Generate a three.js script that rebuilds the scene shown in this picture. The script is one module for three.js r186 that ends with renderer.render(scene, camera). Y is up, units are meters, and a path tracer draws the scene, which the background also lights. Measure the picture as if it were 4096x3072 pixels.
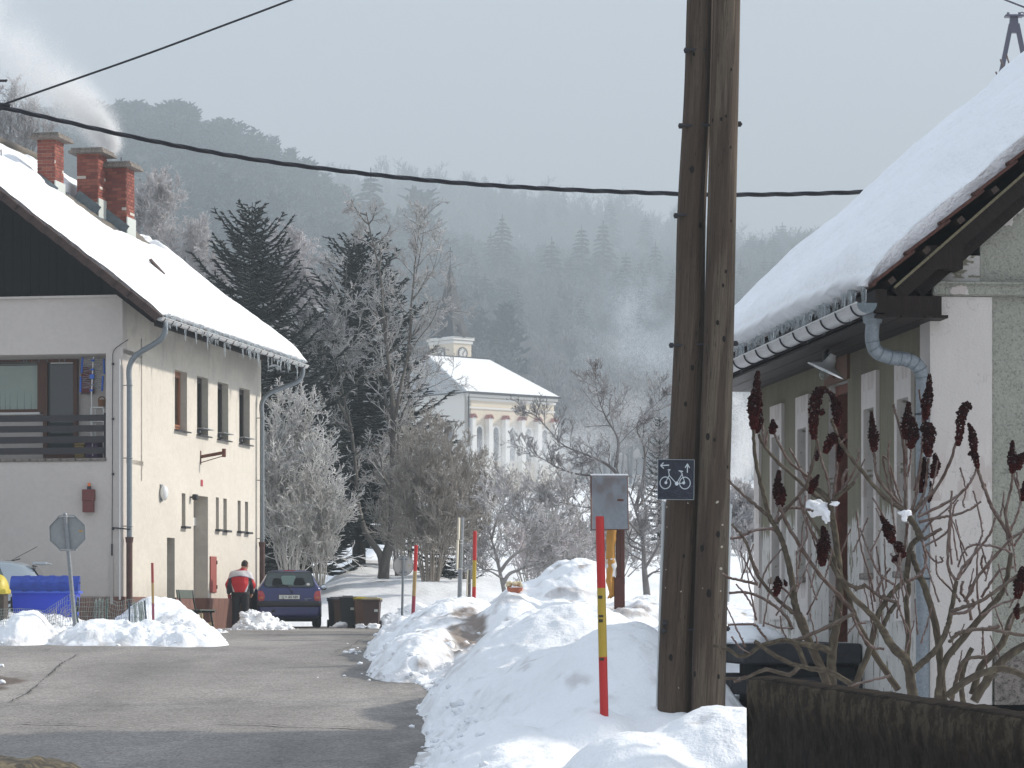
import * as THREE from 'three';
import { mergeGeometries, mergeVertices } from 'three/addons/utils/BufferGeometryUtils.js';
import { RoundedBoxGeometry } from 'three/addons/geometries/RoundedBoxGeometry.js';
import { MarchingCubes } from 'three/addons/objects/MarchingCubes.js';
import { ImprovedNoise } from 'three/addons/math/ImprovedNoise.js';

// ---------- camera, sky, sun, exposure ----------
const scene = new THREE.Scene();
const FPX = 3000;                                   // focal length in pixels of a 1024 x 768 picture
const camera = new THREE.PerspectiveCamera(2 * Math.atan(384 / FPX) * 180 / Math.PI, 1024 / 768, 0.5, 6000);
camera.position.set(0, 0, 0);                       // eye level is y = 0; the ground lies below it
camera.lookAt(0, 0, -1);
camera.setViewOffset(1024, 768, 0, -228.5, 1024, 768);   // a risen lens: the horizon sits low in the picture
scene.add(camera);
const renderer = new THREE.WebGLRenderer({ antialias: true });
renderer.setSize(1024, 768);
renderer.shadowMap.enabled = true;
renderer.toneMapping = THREE.LinearToneMapping;
renderer.toneMappingExposure = 1.22;
const SUN_AZ = 74 * Math.PI / 180, SUN_EL = 31 * Math.PI / 180;   // azimuth from the view direction, to the right
const sunDir = new THREE.Vector3(Math.cos(SUN_EL) * Math.sin(SUN_AZ), Math.sin(SUN_EL), -Math.cos(SUN_EL) * Math.cos(SUN_AZ));
const sun = new THREE.DirectionalLight(new THREE.Color(1, 0.93, 0.83), 4.7);
sun.position.copy(sunDir).multiplyScalar(150).add(new THREE.Vector3(0, 0, -60));
sun.target.position.set(0, 0, -60);
sun.castShadow = true; sun.shadow.radius = 5;
Object.assign(sun.shadow.camera, { left: -90, right: 90, top: 90, bottom: -90, near: 1, far: 500 });
sun.shadow.mapSize.set(4096, 4096);
scene.add(sun, sun.target);
scene.fog = new THREE.FogExp2(new THREE.Color(0.80, 0.915, 1.0), 0.0009);
{
  const W = 512, H = 256, data = new Float32Array(W * H * 4);
  for (let r = 0; r < H; r++) for (let c = 0; c < W; c++) {
    const up = ((r + 0.5) / H - 0.5) * Math.PI, ro = ((c + 0.5) / W - 0.5) * 2 * Math.PI;
    const x = Math.cos(ro) * Math.cos(up), y = Math.sin(up), z = Math.sin(ro) * Math.cos(up);
    const cs = x * sunDir.x + y * sunDir.y + z * sunDir.z, e = Math.max(0, y);
    const t = Math.min(1, e / 0.22), u = Math.min(1, e);
    // milky at the horizon, grey-blue above it, a little brighter overhead, and a broad veil round the sun
    let col = [0.67 - 0.17 * t + 0.10 * u, 0.66 - 0.10 * t + 0.11 * u, 0.68 - 0.02 * t + 0.12 * u];
    const g = 0.30 * Math.pow(Math.max(0, cs * 0.5 + 0.5), 5);
    col = [col[0] + g, col[1] + g * 0.95, col[2] + g * 0.86];
    if (y < 0) { const k = Math.min(1, -y * 6); col = col.map((v, i) => v * (1 - k) + [0.5, 0.52, 0.55][i] * k); }
    data.set([...col, 1], (r * W + c) * 4);
  }
  const sky = new THREE.DataTexture(data, W, H, THREE.RGBAFormat, THREE.FloatType);
  sky.mapping = THREE.EquirectangularReflectionMapping; sky.magFilter = THREE.LinearFilter; sky.needsUpdate = true;
  scene.background = sky; scene.environment = sky;
}

// ---------- helpers ----------
function rng(seed) { let a = seed >>> 0; return () => { a = (a + 0x6D2B79F5) | 0; let t = Math.imul(a ^ (a >>> 15), 1 | a); t = (t + Math.imul(t ^ (t >>> 7), 61 | t)) ^ t; return ((t ^ (t >>> 14)) >>> 0) / 4294967296; }; }
const PN = new ImprovedNoise();
const fbm = (x, y, z, o = 4, g = 0.5) => { let s = 0, a = 1; for (let i = 0; i < o; i++) { s += a * PN.noise(x, y, z); a *= g; x *= 2.03; y *= 2.03; z *= 2.03; } return s; };
const smooth = (a, b, x) => { const t = Math.min(1, Math.max(0, (x - a) / (b - a))); return t * t * (3 - 2 * t); };
const lerp = (a, b, t) => a + (b - a) * t;
// a point seen at (vx, vy) of a 2212-wide view of the place, d metres away
const F = 6480.4;
const at = (vx, vy, d) => new THREE.Vector3((vx - 1106) * d / F, (1323.1 - vy) * d / F, -d);
const names = {};
function numbered(n) { const k = names[n] = (names[n] ?? -1) + 1; return k ? n + '_' + String(k).padStart(3, '0') : n; }
function tag(o, label, category, group, kind) { if (label) o.userData.label = label; if (category) o.userData.category = category; if (group) o.userData.group = group; if (kind) o.userData.kind = kind; return o; }
function shade(o) { o.traverse((m) => { if (m.isMesh) { m.castShadow = true; m.receiveShadow = true; } }); return o; }
function thing(name, label, category, pos, turn = 0, group) {
  const o = new THREE.Group(); o.name = numbered(name); scene.add(o);
  if (pos) o.position.copy(pos); o.rotation.y = turn; tag(o, label, category, group); o.updateMatrixWorld(true); return o;
}
function part(parent, name, geo, mat) { const m = new THREE.Mesh(Array.isArray(geo) ? merge(geo) : geo, mat); m.name = name; m.castShadow = m.receiveShadow = true; parent.add(m); return m; }
function single(name, label, category, geo, mat, group, kind) { const m = part(scene, numbered(name), geo, mat); return tag(m, label, category, group, kind); }
function dup(o, label, group) { const c = o.clone(); c.name = numbered(o.name.replace(/_\d{3}$/, '')); scene.add(c); if (label) c.userData.label = label; if (group) c.userData.group = group; return c; }
function merge(list) {
  const keep = list.map((g) => { g = g.index ? g.toNonIndexed() : g; const o = new THREE.BufferGeometry(); for (const k of ['position', 'normal', 'uv', 'color']) if (g.attributes[k]) o.setAttribute(k, g.attributes[k]); return o; });
  const uv = keep.every((g) => g.attributes.uv), col = keep.every((g) => g.attributes.color);
  for (const g of keep) { if (!uv) g.deleteAttribute('uv'); if (!col) g.deleteAttribute('color'); }
  return mergeGeometries(keep);
}
const T = (g, x = 0, y = 0, z = 0, rx = 0, ry = 0, rz = 0) => { if (rx) g.rotateX(rx); if (ry) g.rotateY(ry); if (rz) g.rotateZ(rz); return g.translate(x, y, z); };
function metricUV(g) { g = g.index ? g.toNonIndexed() : g; const p = g.attributes.position, n = g.attributes.normal, uv = new Float32Array(p.count * 2);
  for (let i = 0; i < p.count; i++) { const a = Math.abs(n.getX(i)), b = Math.abs(n.getY(i)), c = Math.abs(n.getZ(i)), x = p.getX(i), y = p.getY(i), z = p.getZ(i);
    if (b >= a && b >= c) { uv[2 * i] = x; uv[2 * i + 1] = z; } else if (a >= c) { uv[2 * i] = z; uv[2 * i + 1] = y; } else { uv[2 * i] = x; uv[2 * i + 1] = y; } }
  g.setAttribute('uv', new THREE.BufferAttribute(uv, 2)); return g; }
const box = (w, h, d, x = 0, y = 0, z = 0, rx = 0, ry = 0, rz = 0) => T(metricUV(new THREE.BoxGeometry(w, h, d)), x, y, z, rx, ry, rz);
const rbox = (w, h, d, r = 0.01, x = 0, y = 0, z = 0, rx = 0, ry = 0, rz = 0, s = 2) => T(metricUV(new RoundedBoxGeometry(w, h, d, s, Math.min(r, w / 2.01, h / 2.01, d / 2.01))), x, y, z, rx, ry, rz);
// a tapered tube through points: pts Vector3[], radii number[]
function tube(pts, rad, sides = 5, cap = true) {
  const n = pts.length, pos = [], nor = [], uv = [], idx = []; let prev = new THREE.Vector3(), u = new THREE.Vector3(), len = 0;
  for (let i = 0; i < n; i++) {
    const t = new THREE.Vector3().subVectors(pts[Math.min(n - 1, i + 1)], pts[Math.max(0, i - 1)]).normalize();
    if (i === 0) { u.set(Math.abs(t.y) > 0.9 ? 1 : 0, Math.abs(t.y) > 0.9 ? 0 : 1, 0); } else len += pts[i].distanceTo(pts[i - 1]);
    u.addScaledVector(t, -u.dot(t)).normalize(); const w = new THREE.Vector3().crossVectors(t, u), r = Array.isArray(rad) ? rad[i] : rad;
    for (let k = 0; k <= sides; k++) { const a = k / sides * Math.PI * 2, c = Math.cos(a), s = Math.sin(a), x = u.x * c + w.x * s, y = u.y * c + w.y * s, z = u.z * c + w.z * s;
      pos.push(pts[i].x + x * r, pts[i].y + y * r, pts[i].z + z * r); nor.push(x, y, z); uv.push(k / sides * Math.PI * 2 * r, len); }
    if (i) { const b = (i - 1) * (sides + 1), c = i * (sides + 1); for (let k = 0; k < sides; k++) idx.push(b + k, b + k + 1, c + k, c + k, b + k + 1, c + k + 1); }
  }
  if (cap) for (const e of [0, n - 1]) { const b = pos.length / 3, t = new THREE.Vector3().subVectors(pts[e], pts[e ? n - 2 : 1]).normalize(), s0 = e * (sides + 1);
    for (let k = 0; k <= sides; k++) { pos.push(pos[(s0 + k) * 3], pos[(s0 + k) * 3 + 1], pos[(s0 + k) * 3 + 2]); nor.push(t.x, t.y, t.z); uv.push(0, 0); }
    for (let k = 1; k < sides - 1; k++) e ? idx.push(b, b + k, b + k + 1) : idx.push(b, b + k + 1, b + k); }
  const g = new THREE.BufferGeometry(); g.setAttribute('position', new THREE.Float32BufferAttribute(pos, 3)); g.setAttribute('normal', new THREE.Float32BufferAttribute(nor, 3)); g.setAttribute('uv', new THREE.Float32BufferAttribute(uv, 2)); g.setIndex(idx); return g;
}
const V3 = (x, y, z) => new THREE.Vector3(x, y, z);
const rod = (a, b, r, s = 8, r2 = r) => tube([a, b], [r, r2], s);
const curve = (pts, n) => new THREE.CatmullRomCurve3(pts, false, 'centripetal').getPoints(n);
// where the ray through (vx, vy) meets the plane axis = val of a thing's own axes, in those axes
function onPlane(grp, vx, vy, axis, val) {
  const inv = grp.matrixWorld.clone().invert(), o = V3(0, 0, 0).applyMatrix4(inv), p = at(vx, vy, 1).applyMatrix4(inv), t = (val - o[axis]) / (p[axis] - o[axis]);
  return o.lerp(p, t);
}
function setColor(g, r, gg, b) { const n = g.attributes.position.count, a = new Float32Array(n * 3); for (let i = 0; i < n; i++) a.set([r, gg, b], i * 3); g.setAttribute('color', new THREE.BufferAttribute(a, 3)); return g; }

// tileable textures
function lattice(seed, n) { const r = rng(seed), a = new Float32Array(n * n); for (let i = 0; i < n * n; i++) a[i] = r(); return (x, y) => { const x0 = Math.floor(x), y0 = Math.floor(y), fx = x - x0, fy = y - y0, sx = fx * fx * (3 - 2 * fx), sy = fy * fy * (3 - 2 * fy), m = (v) => ((v % n) + n) % n; const A = a[m(y0) * n + m(x0)], B = a[m(y0) * n + m(x0 + 1)], C = a[m(y0 + 1) * n + m(x0)], D = a[m(y0 + 1) * n + m(x0 + 1)]; return (A + (B - A) * sx) * (1 - sy) + (C + (D - C) * sx) * sy; }; }
const LAT = [4, 8, 16, 32, 64, 128, 256].map((n, i) => [n, lattice(77 + i, n)]);
// tn(u, v, first, last): fractal noise 0..1 that repeats over the unit square; sx, sy stretch by whole factors
function tn(u, v, first, last, g = 0.55, kx = 0, ky = 0) { let s = 0, w = 0, a = 1; for (let i = first; i <= last; i++) { const [nx] = LAT[Math.max(0, Math.min(6, i + kx))], [ny] = LAT[Math.max(0, Math.min(6, i + ky))], f = LAT[6][1]; s += a * LATXY(u, v, nx, ny, i); w += a; a *= g; } return s / w; }
function LATXY(u, v, nx, ny, i) { const n = Math.max(nx, ny), key = n, f = LAT.find((q) => q[0] === key)[1]; const x = u * nx, y = v * ny, x0 = Math.floor(x), y0 = Math.floor(y), fx = x - x0, fy = y - y0, sx = fx * fx * (3 - 2 * fx), sy = fy * fy * (3 - 2 * fy); const q = (a, b) => f(((a % nx) + nx) % nx, (((b % ny) + ny) % ny)); const A = q(x0, y0), B = q(x0 + 1, y0), C = q(x0, y0 + 1), D = q(x0 + 1, y0 + 1); return (A + (B - A) * sx) * (1 - sy) + (C + (D - C) * sx) * sy; }
function tex(n, fn, srgb, metres = 1, metresV = metres, m = n) {
  const d = new Uint8Array(n * m * 4); for (let j = 0; j < m; j++) for (let i = 0; i < n; i++) { const c = fn(i / n, j / m), k = (j * n + i) * 4; for (let q = 0; q < 3; q++) d[k + q] = Math.max(0, Math.min(255, (Array.isArray(c) ? c[q] : c) * 255)); d[k + 3] = 255; }
  const t = new THREE.DataTexture(d, n, m, THREE.RGBAFormat); t.wrapS = t.wrapT = THREE.RepeatWrapping; t.magFilter = THREE.LinearFilter; t.minFilter = THREE.LinearMipmapLinearFilter; t.generateMipmaps = true; t.repeat.set(1 / metres, 1 / metresV); if (srgb) t.colorSpace = THREE.SRGBColorSpace; t.needsUpdate = true; return t;
}
const L2S = (v) => v <= 0.0031308 ? v * 12.92 : 1.055 * Math.pow(v, 1 / 2.4) - 0.055;
const lin = (r, g, b) => [L2S(r), L2S(g), L2S(b)];           // a linear colour stored in an sRGB texture
const mix3 = (a, b, t) => [lerp(a[0], b[0], t), lerp(a[1], b[1], t), lerp(a[2], b[2], t)];
const col = (r, g, b) => new THREE.Color().setRGB(r, g, b);
const std = (o) => new THREE.MeshStandardMaterial({ roughness: 0.8, ...o });
const phy = (o) => new THREE.MeshPhysicalMaterial({ roughness: 0.5, ...o });

// ---------- materials ----------
const bumpFine = tex(512, (u, v) => tn(u, v, 4, 6), false, 0.9);
const bumpCoarse = tex(512, (u, v) => tn(u, v, 1, 6, 0.6), false, 3);
const M = {};
M.snow = std({ color: 0xffffff, roughness: 0.75, vertexColors: true, bumpMap: tex(512, (u, v) => tn(u, v, 2, 6, 0.7), false, 1.6), bumpScale: 0.022 });
M.snowPlain = std({ color: col(0.88, 0.9, 0.93), roughness: 0.75, bumpMap: tex(512, (u, v) => tn(u, v, 2, 6, 0.65), false, 1.2), bumpScale: 0.03 });
M.asphalt = std({ roughness: 0.9, vertexColors: true, map: tex(1024, (u, v) => { const n = tn(u, v, 5, 6, 0.9), b = tn(u, v, 1, 4), s = tn(v, u, 5, 6, 0.9), k = (0.82 + 0.9 * (n - 0.5) + 0.2 * (b - 0.5)) * (s > 0.70 ? 1.4 : 1) * (s < 0.3 ? 0.6 : 1); return lin(0.8 * k, 0.8 * k, 0.8 * k); }, true, 3.1), bumpMap: bumpFine, bumpScale: 0.006 });
M.plaster = std({ map: tex(512, (u, v) => { const b = tn(u, v, 0, 3, 0.6), f = tn(u, v, 4, 6), k = 0.93 + 0.16 * (b - 0.5) + 0.14 * (f - 0.5); return lin(0.66 * k, 0.615 * k, 0.54 * k); }, true, 4.3), bumpMap: bumpFine, bumpScale: 0.004, roughness: 0.92 });
M.plasterLong = std({ map: tex(1024, (u, v) => { const b = tn(u, v, 1, 4, 0.6), f = tn(u, v, 5, 6), y = v * 8.5, run = tn(u, v, 3, 6, 0.7, 1, -2), topDark = smooth(6.0, 7.3, y + 1.1 * (b - 0.5)) * smooth(0.42, 0.62, tn(u, v, 1, 4, 0.6)), splash = smooth(1.5, 0.7, y + 0.5 * (b - 0.5)) * 0.35 * run, drip = smooth(0.60, 0.72, run) * smooth(3, 5, y) * 0.22; const k = 0.93 + 0.16 * (b - 0.5) + 0.12 * (f - 0.5); return lin(...mix3([0.66 * k, 0.615 * k, 0.54 * k], [0.27, 0.25, 0.22], Math.min(0.8, topDark * 0.55 + splash + drip * 0.7))); }, true, 12.2, 8.5), bumpMap: bumpFine, bumpScale: 0.004, roughness: 0.92 });  // map darkens in blotches towards the wall top, with splash and drips below
M.plasterGrey = std({ map: tex(512, (u, v) => { const b = tn(u, v, 0, 3, 0.6), f = tn(u, v, 4, 6), k = 0.93 + 0.12 * (b - 0.5) + 0.1 * (f - 0.5); return lin(0.57 * k, 0.525 * k, 0.485 * k); }, true, 4.3), bumpMap: bumpFine, bumpScale: 0.004, roughness: 0.92 });
M.plinth = std({ map: tex(512, (u, v) => { const b = tn(u, v, 1, 5, 0.6, 2, 0), k = 0.6 + 0.9 * b; return lin(0.17 * k, 0.085 * k, 0.066 * k); }, true, 2.3), bumpMap: bumpFine, bumpScale: 0.004 });
const woodTex = (a, b, s) => tex(256, (u, v) => { const g = tn(u, v, 2, 6, 0.7, 2, -2), c = tn(u, v, 1, 3, 0.5, 1, 0), k = g * 0.7 + c * 0.3; return lin(...mix3(a, b, k)); }, true, s, s * 2.2);
const woodBump = tex(256, (u, v) => tn(u, v, 3, 6, 0.8, 2, -2), false, 0.5, 1.1);
M.blackWood = phy({ specularIntensity: 0.2, map: woodTex([0.0025, 0.002, 0.002], [0.010, 0.0075, 0.0065], 0.8), bumpMap: woodBump, bumpScale: 0.004, roughness: 0.85 });
M.brownFrame = std({ map: woodTex([0.06, 0.022, 0.012], [0.13, 0.05, 0.025], 0.6), roughness: 0.6 });
M.orangeFrame = std({ map: woodTex([0.2, 0.07, 0.03], [0.32, 0.13, 0.06], 0.6), roughness: 0.55 });
M.darkFrame = std({ color: col(0.035, 0.026, 0.024), roughness: 0.5 });
M.railBoard = std({ map: woodTex([0.014, 0.012, 0.014], [0.028, 0.023, 0.026], 0.8), roughness: 0.6 });
M.glass = phy({ color: col(0.04, 0.05, 0.05), roughness: 0.06, metalness: 0, specularIntensity: 1.0, ior: 1.6 });
M.pane = phy({ color: col(0.85, 0.92, 0.9), roughness: 0.02, transmission: 1, thickness: 0, ior: 1.5 });
M.tileBrown = std({ map: tex(256, (u, v) => { const k = 0.5 + tn(u, v, 2, 6, 0.7); return lin(0.05 * k, 0.026 * k, 0.02 * k); }, true, 0.7), bumpMap: bumpFine, bumpScale: 0.006 });
M.tileRed = std({ map: tex(256, (u, v) => { const k = 0.35 + 1.1 * tn(u, v, 2, 6, 0.7); return lin(0.085 * k, 0.028 * k, 0.018 * k); }, true, 0.6), bumpMap: bumpFine, bumpScale: 0.008 });
M.tileGrey = std({ map: tex(256, (u, v) => { const k = 0.5 + tn(u, v, 2, 6, 0.7); return lin(0.15 * k, 0.13 * k, 0.105 * k); }, true, 0.7), bumpMap: bumpFine, bumpScale: 0.01 });
M.brick = [[0.27, 0.075, 0.05], [0.22, 0.058, 0.042], [0.31, 0.1, 0.066], [0.19, 0.052, 0.04]].map((c) => std({ color: col(...c), bumpMap: bumpFine, bumpScale: 0.006, roughness: 0.9 }));
M.brickWhite = std({ color: col(0.6, 0.52, 0.46), bumpMap: bumpFine, bumpScale: 0.006 });
M.mortar = std({ color: col(0.42, 0.36, 0.3), bumpMap: bumpFine, bumpScale: 0.01 });
M.mortarDark = std({ color: col(0.16, 0.085, 0.065), bumpMap: bumpFine, bumpScale: 0.01 });
M.capStone = std({ map: tex(256, (u, v) => { const k = tn(u, v, 1, 6, 0.7), d = tn(v, u, 3, 6, 0.8) < 0.4 ? 0.35 : 1; return lin(...[0.22, 0.19, 0.165].map((c) => c * (0.4 + 1.1 * k) * d)); }, true, 0.8), bumpMap: bumpFine, bumpScale: 0.015 });
M.lead = std({ map: tex(256, (u, v) => { const k = 0.6 + 0.8 * tn(u, v, 1, 5); return lin(0.13 * k, 0.16 * k, 0.175 * k); }, true, 1.1), roughness: 0.6, metalness: 0.2 });
M.leadPale = std({ color: col(0.5, 0.53, 0.5), roughness: 0.7 });
M.zinc = std({ map: tex(256, (u, v) => { const k = 0.65 + 0.7 * tn(u, v, 3, 6, 0.8); return lin(0.2 * k, 0.225 * k, 0.245 * k); }, true, 0.5), roughness: 0.5, metalness: 0.35 });
M.zincPale = std({ map: tex(256, (u, v) => { const k = 0.7 + 0.6 * tn(u, v, 3, 6, 0.8); return lin(0.5 * k, 0.5 * k, 0.5 * k); }, true, 0.5), roughness: 0.5, metalness: 0.3 });
M.galv = std({ map: tex(256, (u, v) => { const k = 0.7 + 0.6 * tn(u, v, 2, 6, 0.8); return lin(0.26 * k, 0.275 * k, 0.29 * k); }, true, 0.4), roughness: 0.45, metalness: 0.55 });
M.castIron = std({ map: tex(256, (u, v) => { const k = 0.5 + tn(u, v, 1, 5, 0.6, 0, 0); return lin(0.085 * k, 0.042 * k, 0.035 * k); }, true, 0.8), roughness: 0.75 });
M.rust = std({ map: tex(256, (u, v) => { const k = tn(u, v, 1, 6, 0.7); return lin(...mix3([0.06, 0.022, 0.016], [0.22, 0.08, 0.05], k)); }, true, 0.5), roughness: 0.85 });
M.ironDark = std({ color: col(0.018, 0.018, 0.022), roughness: 0.6 });
M.white = std({ color: col(0.72, 0.71, 0.68), roughness: 0.6 });
M.whiteEnamel = phy({ color: col(0.75, 0.76, 0.76), roughness: 0.25, clearcoat: 0.5 });
M.ice = phy({ color: col(0.9, 0.95, 0.97), roughness: 0.12, transmission: 0.85, thickness: 0.02, ior: 1.31 });
M.cable = std({ color: col(0.012, 0.013, 0.02), roughness: 0.6 });
// ---------- ground, road, snow ----------
const pw = (tab, x) => { let i = 0; while (i < tab.length - 2 && x > tab[i + 1][0]) i++; const [a, b] = tab[i], [c, d] = tab[i + 1]; return lerp(b, d, Math.min(1, Math.max(0, (x - a) / (c - a)))); };
const ROADY = [[0, -2.45], [28, -1.45], [52, -0.585], [62, -0.43], [72, -0.40], [80, -0.36], [84, -0.3]];
const RIDGE1 = [[-900, 405], [0, 395], [250, 365], [400, 378], [540, 428], [650, 488], [760, 545], [900, 628], [1080, 662], [1250, 655], [1440, 662], [1600, 645], [1800, 605], [3200, 570]];
const RIDGE1D = [[-900, 1000], [400, 1080], [760, 1180], [1080, 1350], [1440, 1450], [3200, 1500]];
const D2 = 1800;
const RIDGE2 = [[-900, 430], [500, 440], [800, 455], [1000, 470], [1250, 505], [1450, 552], [1800, 620], [3200, 650]];
const LAWN = [[78, -0.36], [84, 0.05], [92, 0.95], [100, 1.6], [130, 3.2], [200, 7.0], [320, 12.7], [450, 17.6]];
// x edge of the road on the right, by distance
const EDGE = [[10, -1.3], [28, -1.04], [33, -1.0], [39, -1.15], [44, -1.75], [48, -2.27], [60, -2.6], [70, -2.7], [75, -3.3], [82, -4.2]];
function ground(x, d) {
  const r = pw(ROADY, d), vx = 1106 + x / d * F;
  let y = r;
  if (d > 78) y = d < 450 ? pw(LAWN, d) : 17.6;
  else if (x > pw(EDGE, d) + 0.6) y = r + 0.25 * smooth(0.6, 2.5, x - pw(EDGE, d)) ;
  if (x < -5 && d > 78) y = lerp(y, lerp(-0.3, y, smooth(95, 150, d)), smooth(-5, -8, x));
  if (d > 450) {
    const d1 = pw(RIDGE1D, vx), h1 = (1323 - pw(RIDGE1, vx)) * d1 / F, h2 = (1323 - pw(RIDGE2, vx)) * D2 / F;
    if (d < d1) y = lerp(17.6, h1, Math.pow((d - 450) / (d1 - 450), 1.2));
    else if (d < D2) y = lerp(h1, h2, Math.pow((d - d1) / (D2 - d1), 1.1)) - 14 * Math.sin(Math.PI * (d - d1) / (D2 - d1));
    else y = h2 - (d - D2) * 0.1;
    y += 5 * fbm(x / 90, d / 90, 3.3, 3) * smooth(450, 600, d);
  } else if (d > 82) y += 0.10 * fbm(x / 2.2, d / 4, 1.7, 4) + 0.5 * smooth(100, 200, d) * fbm(x / 18, d / 30, 4.1, 2);
  return y;
}
function heightMesh(xs, ds, H, C, keep) {
  const nx = xs.length, nd = ds.length, pos = new Float32Array(nx * nd * 3), c = new Float32Array(nx * nd * 3), uv = new Float32Array(nx * nd * 2), low = new Uint8Array(nx * nd), idx = [];
  for (let j = 0; j < nd; j++) for (let i = 0; i < nx; i++) { const k = j * nx + i, x = typeof xs[i] === 'function' ? xs[i](ds[j]) : xs[i], d = ds[j], y = H(x, d); pos.set([x, y, -d], k * 3); uv.set([x, d], k * 2); c.set(C(x, d, y), k * 3); low[k] = keep && !keep(x, d, y) ? 1 : 0; }
  for (let j = 0; j < nd - 1; j++) for (let i = 0; i < nx - 1; i++) { const a = j * nx + i, b = a + 1, e = a + nx, f = e + 1; if (low[a] && low[b] && low[e] && low[f]) continue; idx.push(a, b, e, e, b, f); }
  const g = new THREE.BufferGeometry(); g.setAttribute('position', new THREE.BufferAttribute(pos, 3)); g.setAttribute('color', new THREE.BufferAttribute(c, 3)); g.setAttribute('uv', new THREE.BufferAttribute(uv, 2)); g.setIndex(idx); g.computeVertexNormals(); return g;
}
const range = (a, b, s) => { const n = Math.max(2, Math.round((b - a) / s) + 1); return Array.from({ length: n }, (_, i) => lerp(a, b, i / (n - 1))); };
const SNOW = [0.88, 0.9, 0.93];
{
  const an = range(-0.36, 0.36, 0.0014), xs = an.map((a) => (d) => a * Math.max(d, 30)), ds = [];
  for (let d = 6; d < 2500; d += d < 110 ? (d > 76 ? 0.22 : 0.8) : d * 0.012) ds.push(d);
  const inRoad = (x, d) => d < 79.5 && x < pw(EDGE, d) + 0.9;
  const g = heightMesh(xs, ds, (x, d) => ground(x, d) - (inRoad(x, d) ? 0.12 : 0), (x, d) => { const f = smooth(470, 560, d); return [lerp(SNOW[0], 0.30, f), lerp(SNOW[1], 0.30, f), lerp(SNOW[2], 0.31, f)]; });
  const m = single('ground', 'snow covered ground rising from the road to the wooded hills', 'ground', g, M.snow, null, 'structure');
}
const inSoil = (x, d) => { const v = 1323 - pw(ROADY, d) * F / d, u = 1106 + x / d * F; return smooth(0.25, -0.1, (u + 60) / 170 - 0.6 + Math.abs((v - 1472) / 42) * 0.75 + 0.5 * fbm(x * 2.5, d * 0.8, 9, 3)); };
{
  const ds = []; for (let d = 8; d < 80; d += d * 0.006) ds.push(d);
  const xs = range(0, 1, 1 / 260).map((t) => (d) => lerp(-16, pw(EDGE, d) + 1.6, t));
  const road = thing('road', null, null, V3(0, 0, 0)); tag(road, 'grey brown worn asphalt road with cracks', 'road', null, 'structure');
  part(road, 'asphalt', heightMesh(xs, ds, (x, d) => pw(ROADY, d) + 0.012 * fbm(x * 0.8, d * 0.5, 2, 3), (x, d) => {
    let k = 0.36 * (1 + 0.35 * fbm(x * 0.5, d * 0.12, 5, 4)); const s = inSoil(x, d);
    const st = smooth(0.2, 0.7, fbm(x * 0.9 + 3, d * 0.42, 12, 5, 0.65)); k *= 1 - 0.16 * st;
    const edge = smooth(1.0, 0.2, pw(EDGE, d) - x) * (0.5 + 0.6 * fbm(x * 3, d, 7, 3)); k *= 1 - 0.4 * Math.max(0, edge);
    const wet = smooth(74, 78, d) * 0.5; k *= 1 - wet * (0.6 + fbm(x * 2, d * 2, 3, 2));
    return mix3([k * 1.04, k * 0.965, k * 0.9], [0.13, 0.085, 0.06], s * 0.85);
  }), M.asphalt);
  const crack = std({ color: col(0.045, 0.04, 0.037), roughness: 0.95 });
  const R = rng(5);
  const line = (pts, w) => { const pos = [], idx = []; const P = []; for (let i = 0; i < pts.length - 1; i++) for (let k = 0; k < 14; k++) { const t = k / 14; P.push([lerp(pts[i][0], pts[i + 1][0], t) + (R() - 0.5) * 5, lerp(pts[i][1], pts[i + 1][1], t) + (R() - 0.5) * 2]); }
    P.forEach(([vx, vy], i) => { let d = 40; for (let q = 0; q < 30; q++) d = lerp(d, Math.min(79, pw(ROADY, d) * F / (1323 - vy)), 0.5); const x = (vx - 1106) * d / F, ww = w * 0.34 * (0.15 + 1.2 * R()), wd = ww * 2.2; const y = pw(ROADY, d) + 0.022 + 0.012 * fbm(x * 0.8, d * 0.5, 2, 3);
      pos.push(x - ww * 0.5, y, -d + wd, x + ww * 0.5, y, -d - wd); if (i) { const b = i * 2; idx.push(b - 2, b - 1, b, b, b - 1, b + 1); } });
    const g = new THREE.BufferGeometry(); g.setAttribute('position', new THREE.Float32BufferAttribute(pos, 3)); g.setIndex(idx); g.computeVertexNormals(); part(road, 'crack', g, crack); };
  line([[170, 1414], [130, 1438], [95, 1470]], 0.05); line([[95, 1470], [60, 1500], [20, 1520]], 0.05); line([[0, 1400], [120, 1401], [300, 1404], [470, 1408]], 0.02);
  line([[480, 1376], [565, 1377], [620, 1372]], 0.03); line([[800, 1373], [760, 1395], [720, 1410]], 0.035); line([[560, 1405], [650, 1409], [780, 1410]], 0.02); line([[660, 1471], [820, 1469]], 0.012); line([[0, 1566], [110, 1567], [220, 1570]], 0.05); line([[475, 1566], [600, 1570], [850, 1574]], 0.045); line([[420, 1598], [500, 1600]], 0.03); line([[570, 1652], [640, 1644]], 0.05);
}
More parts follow.
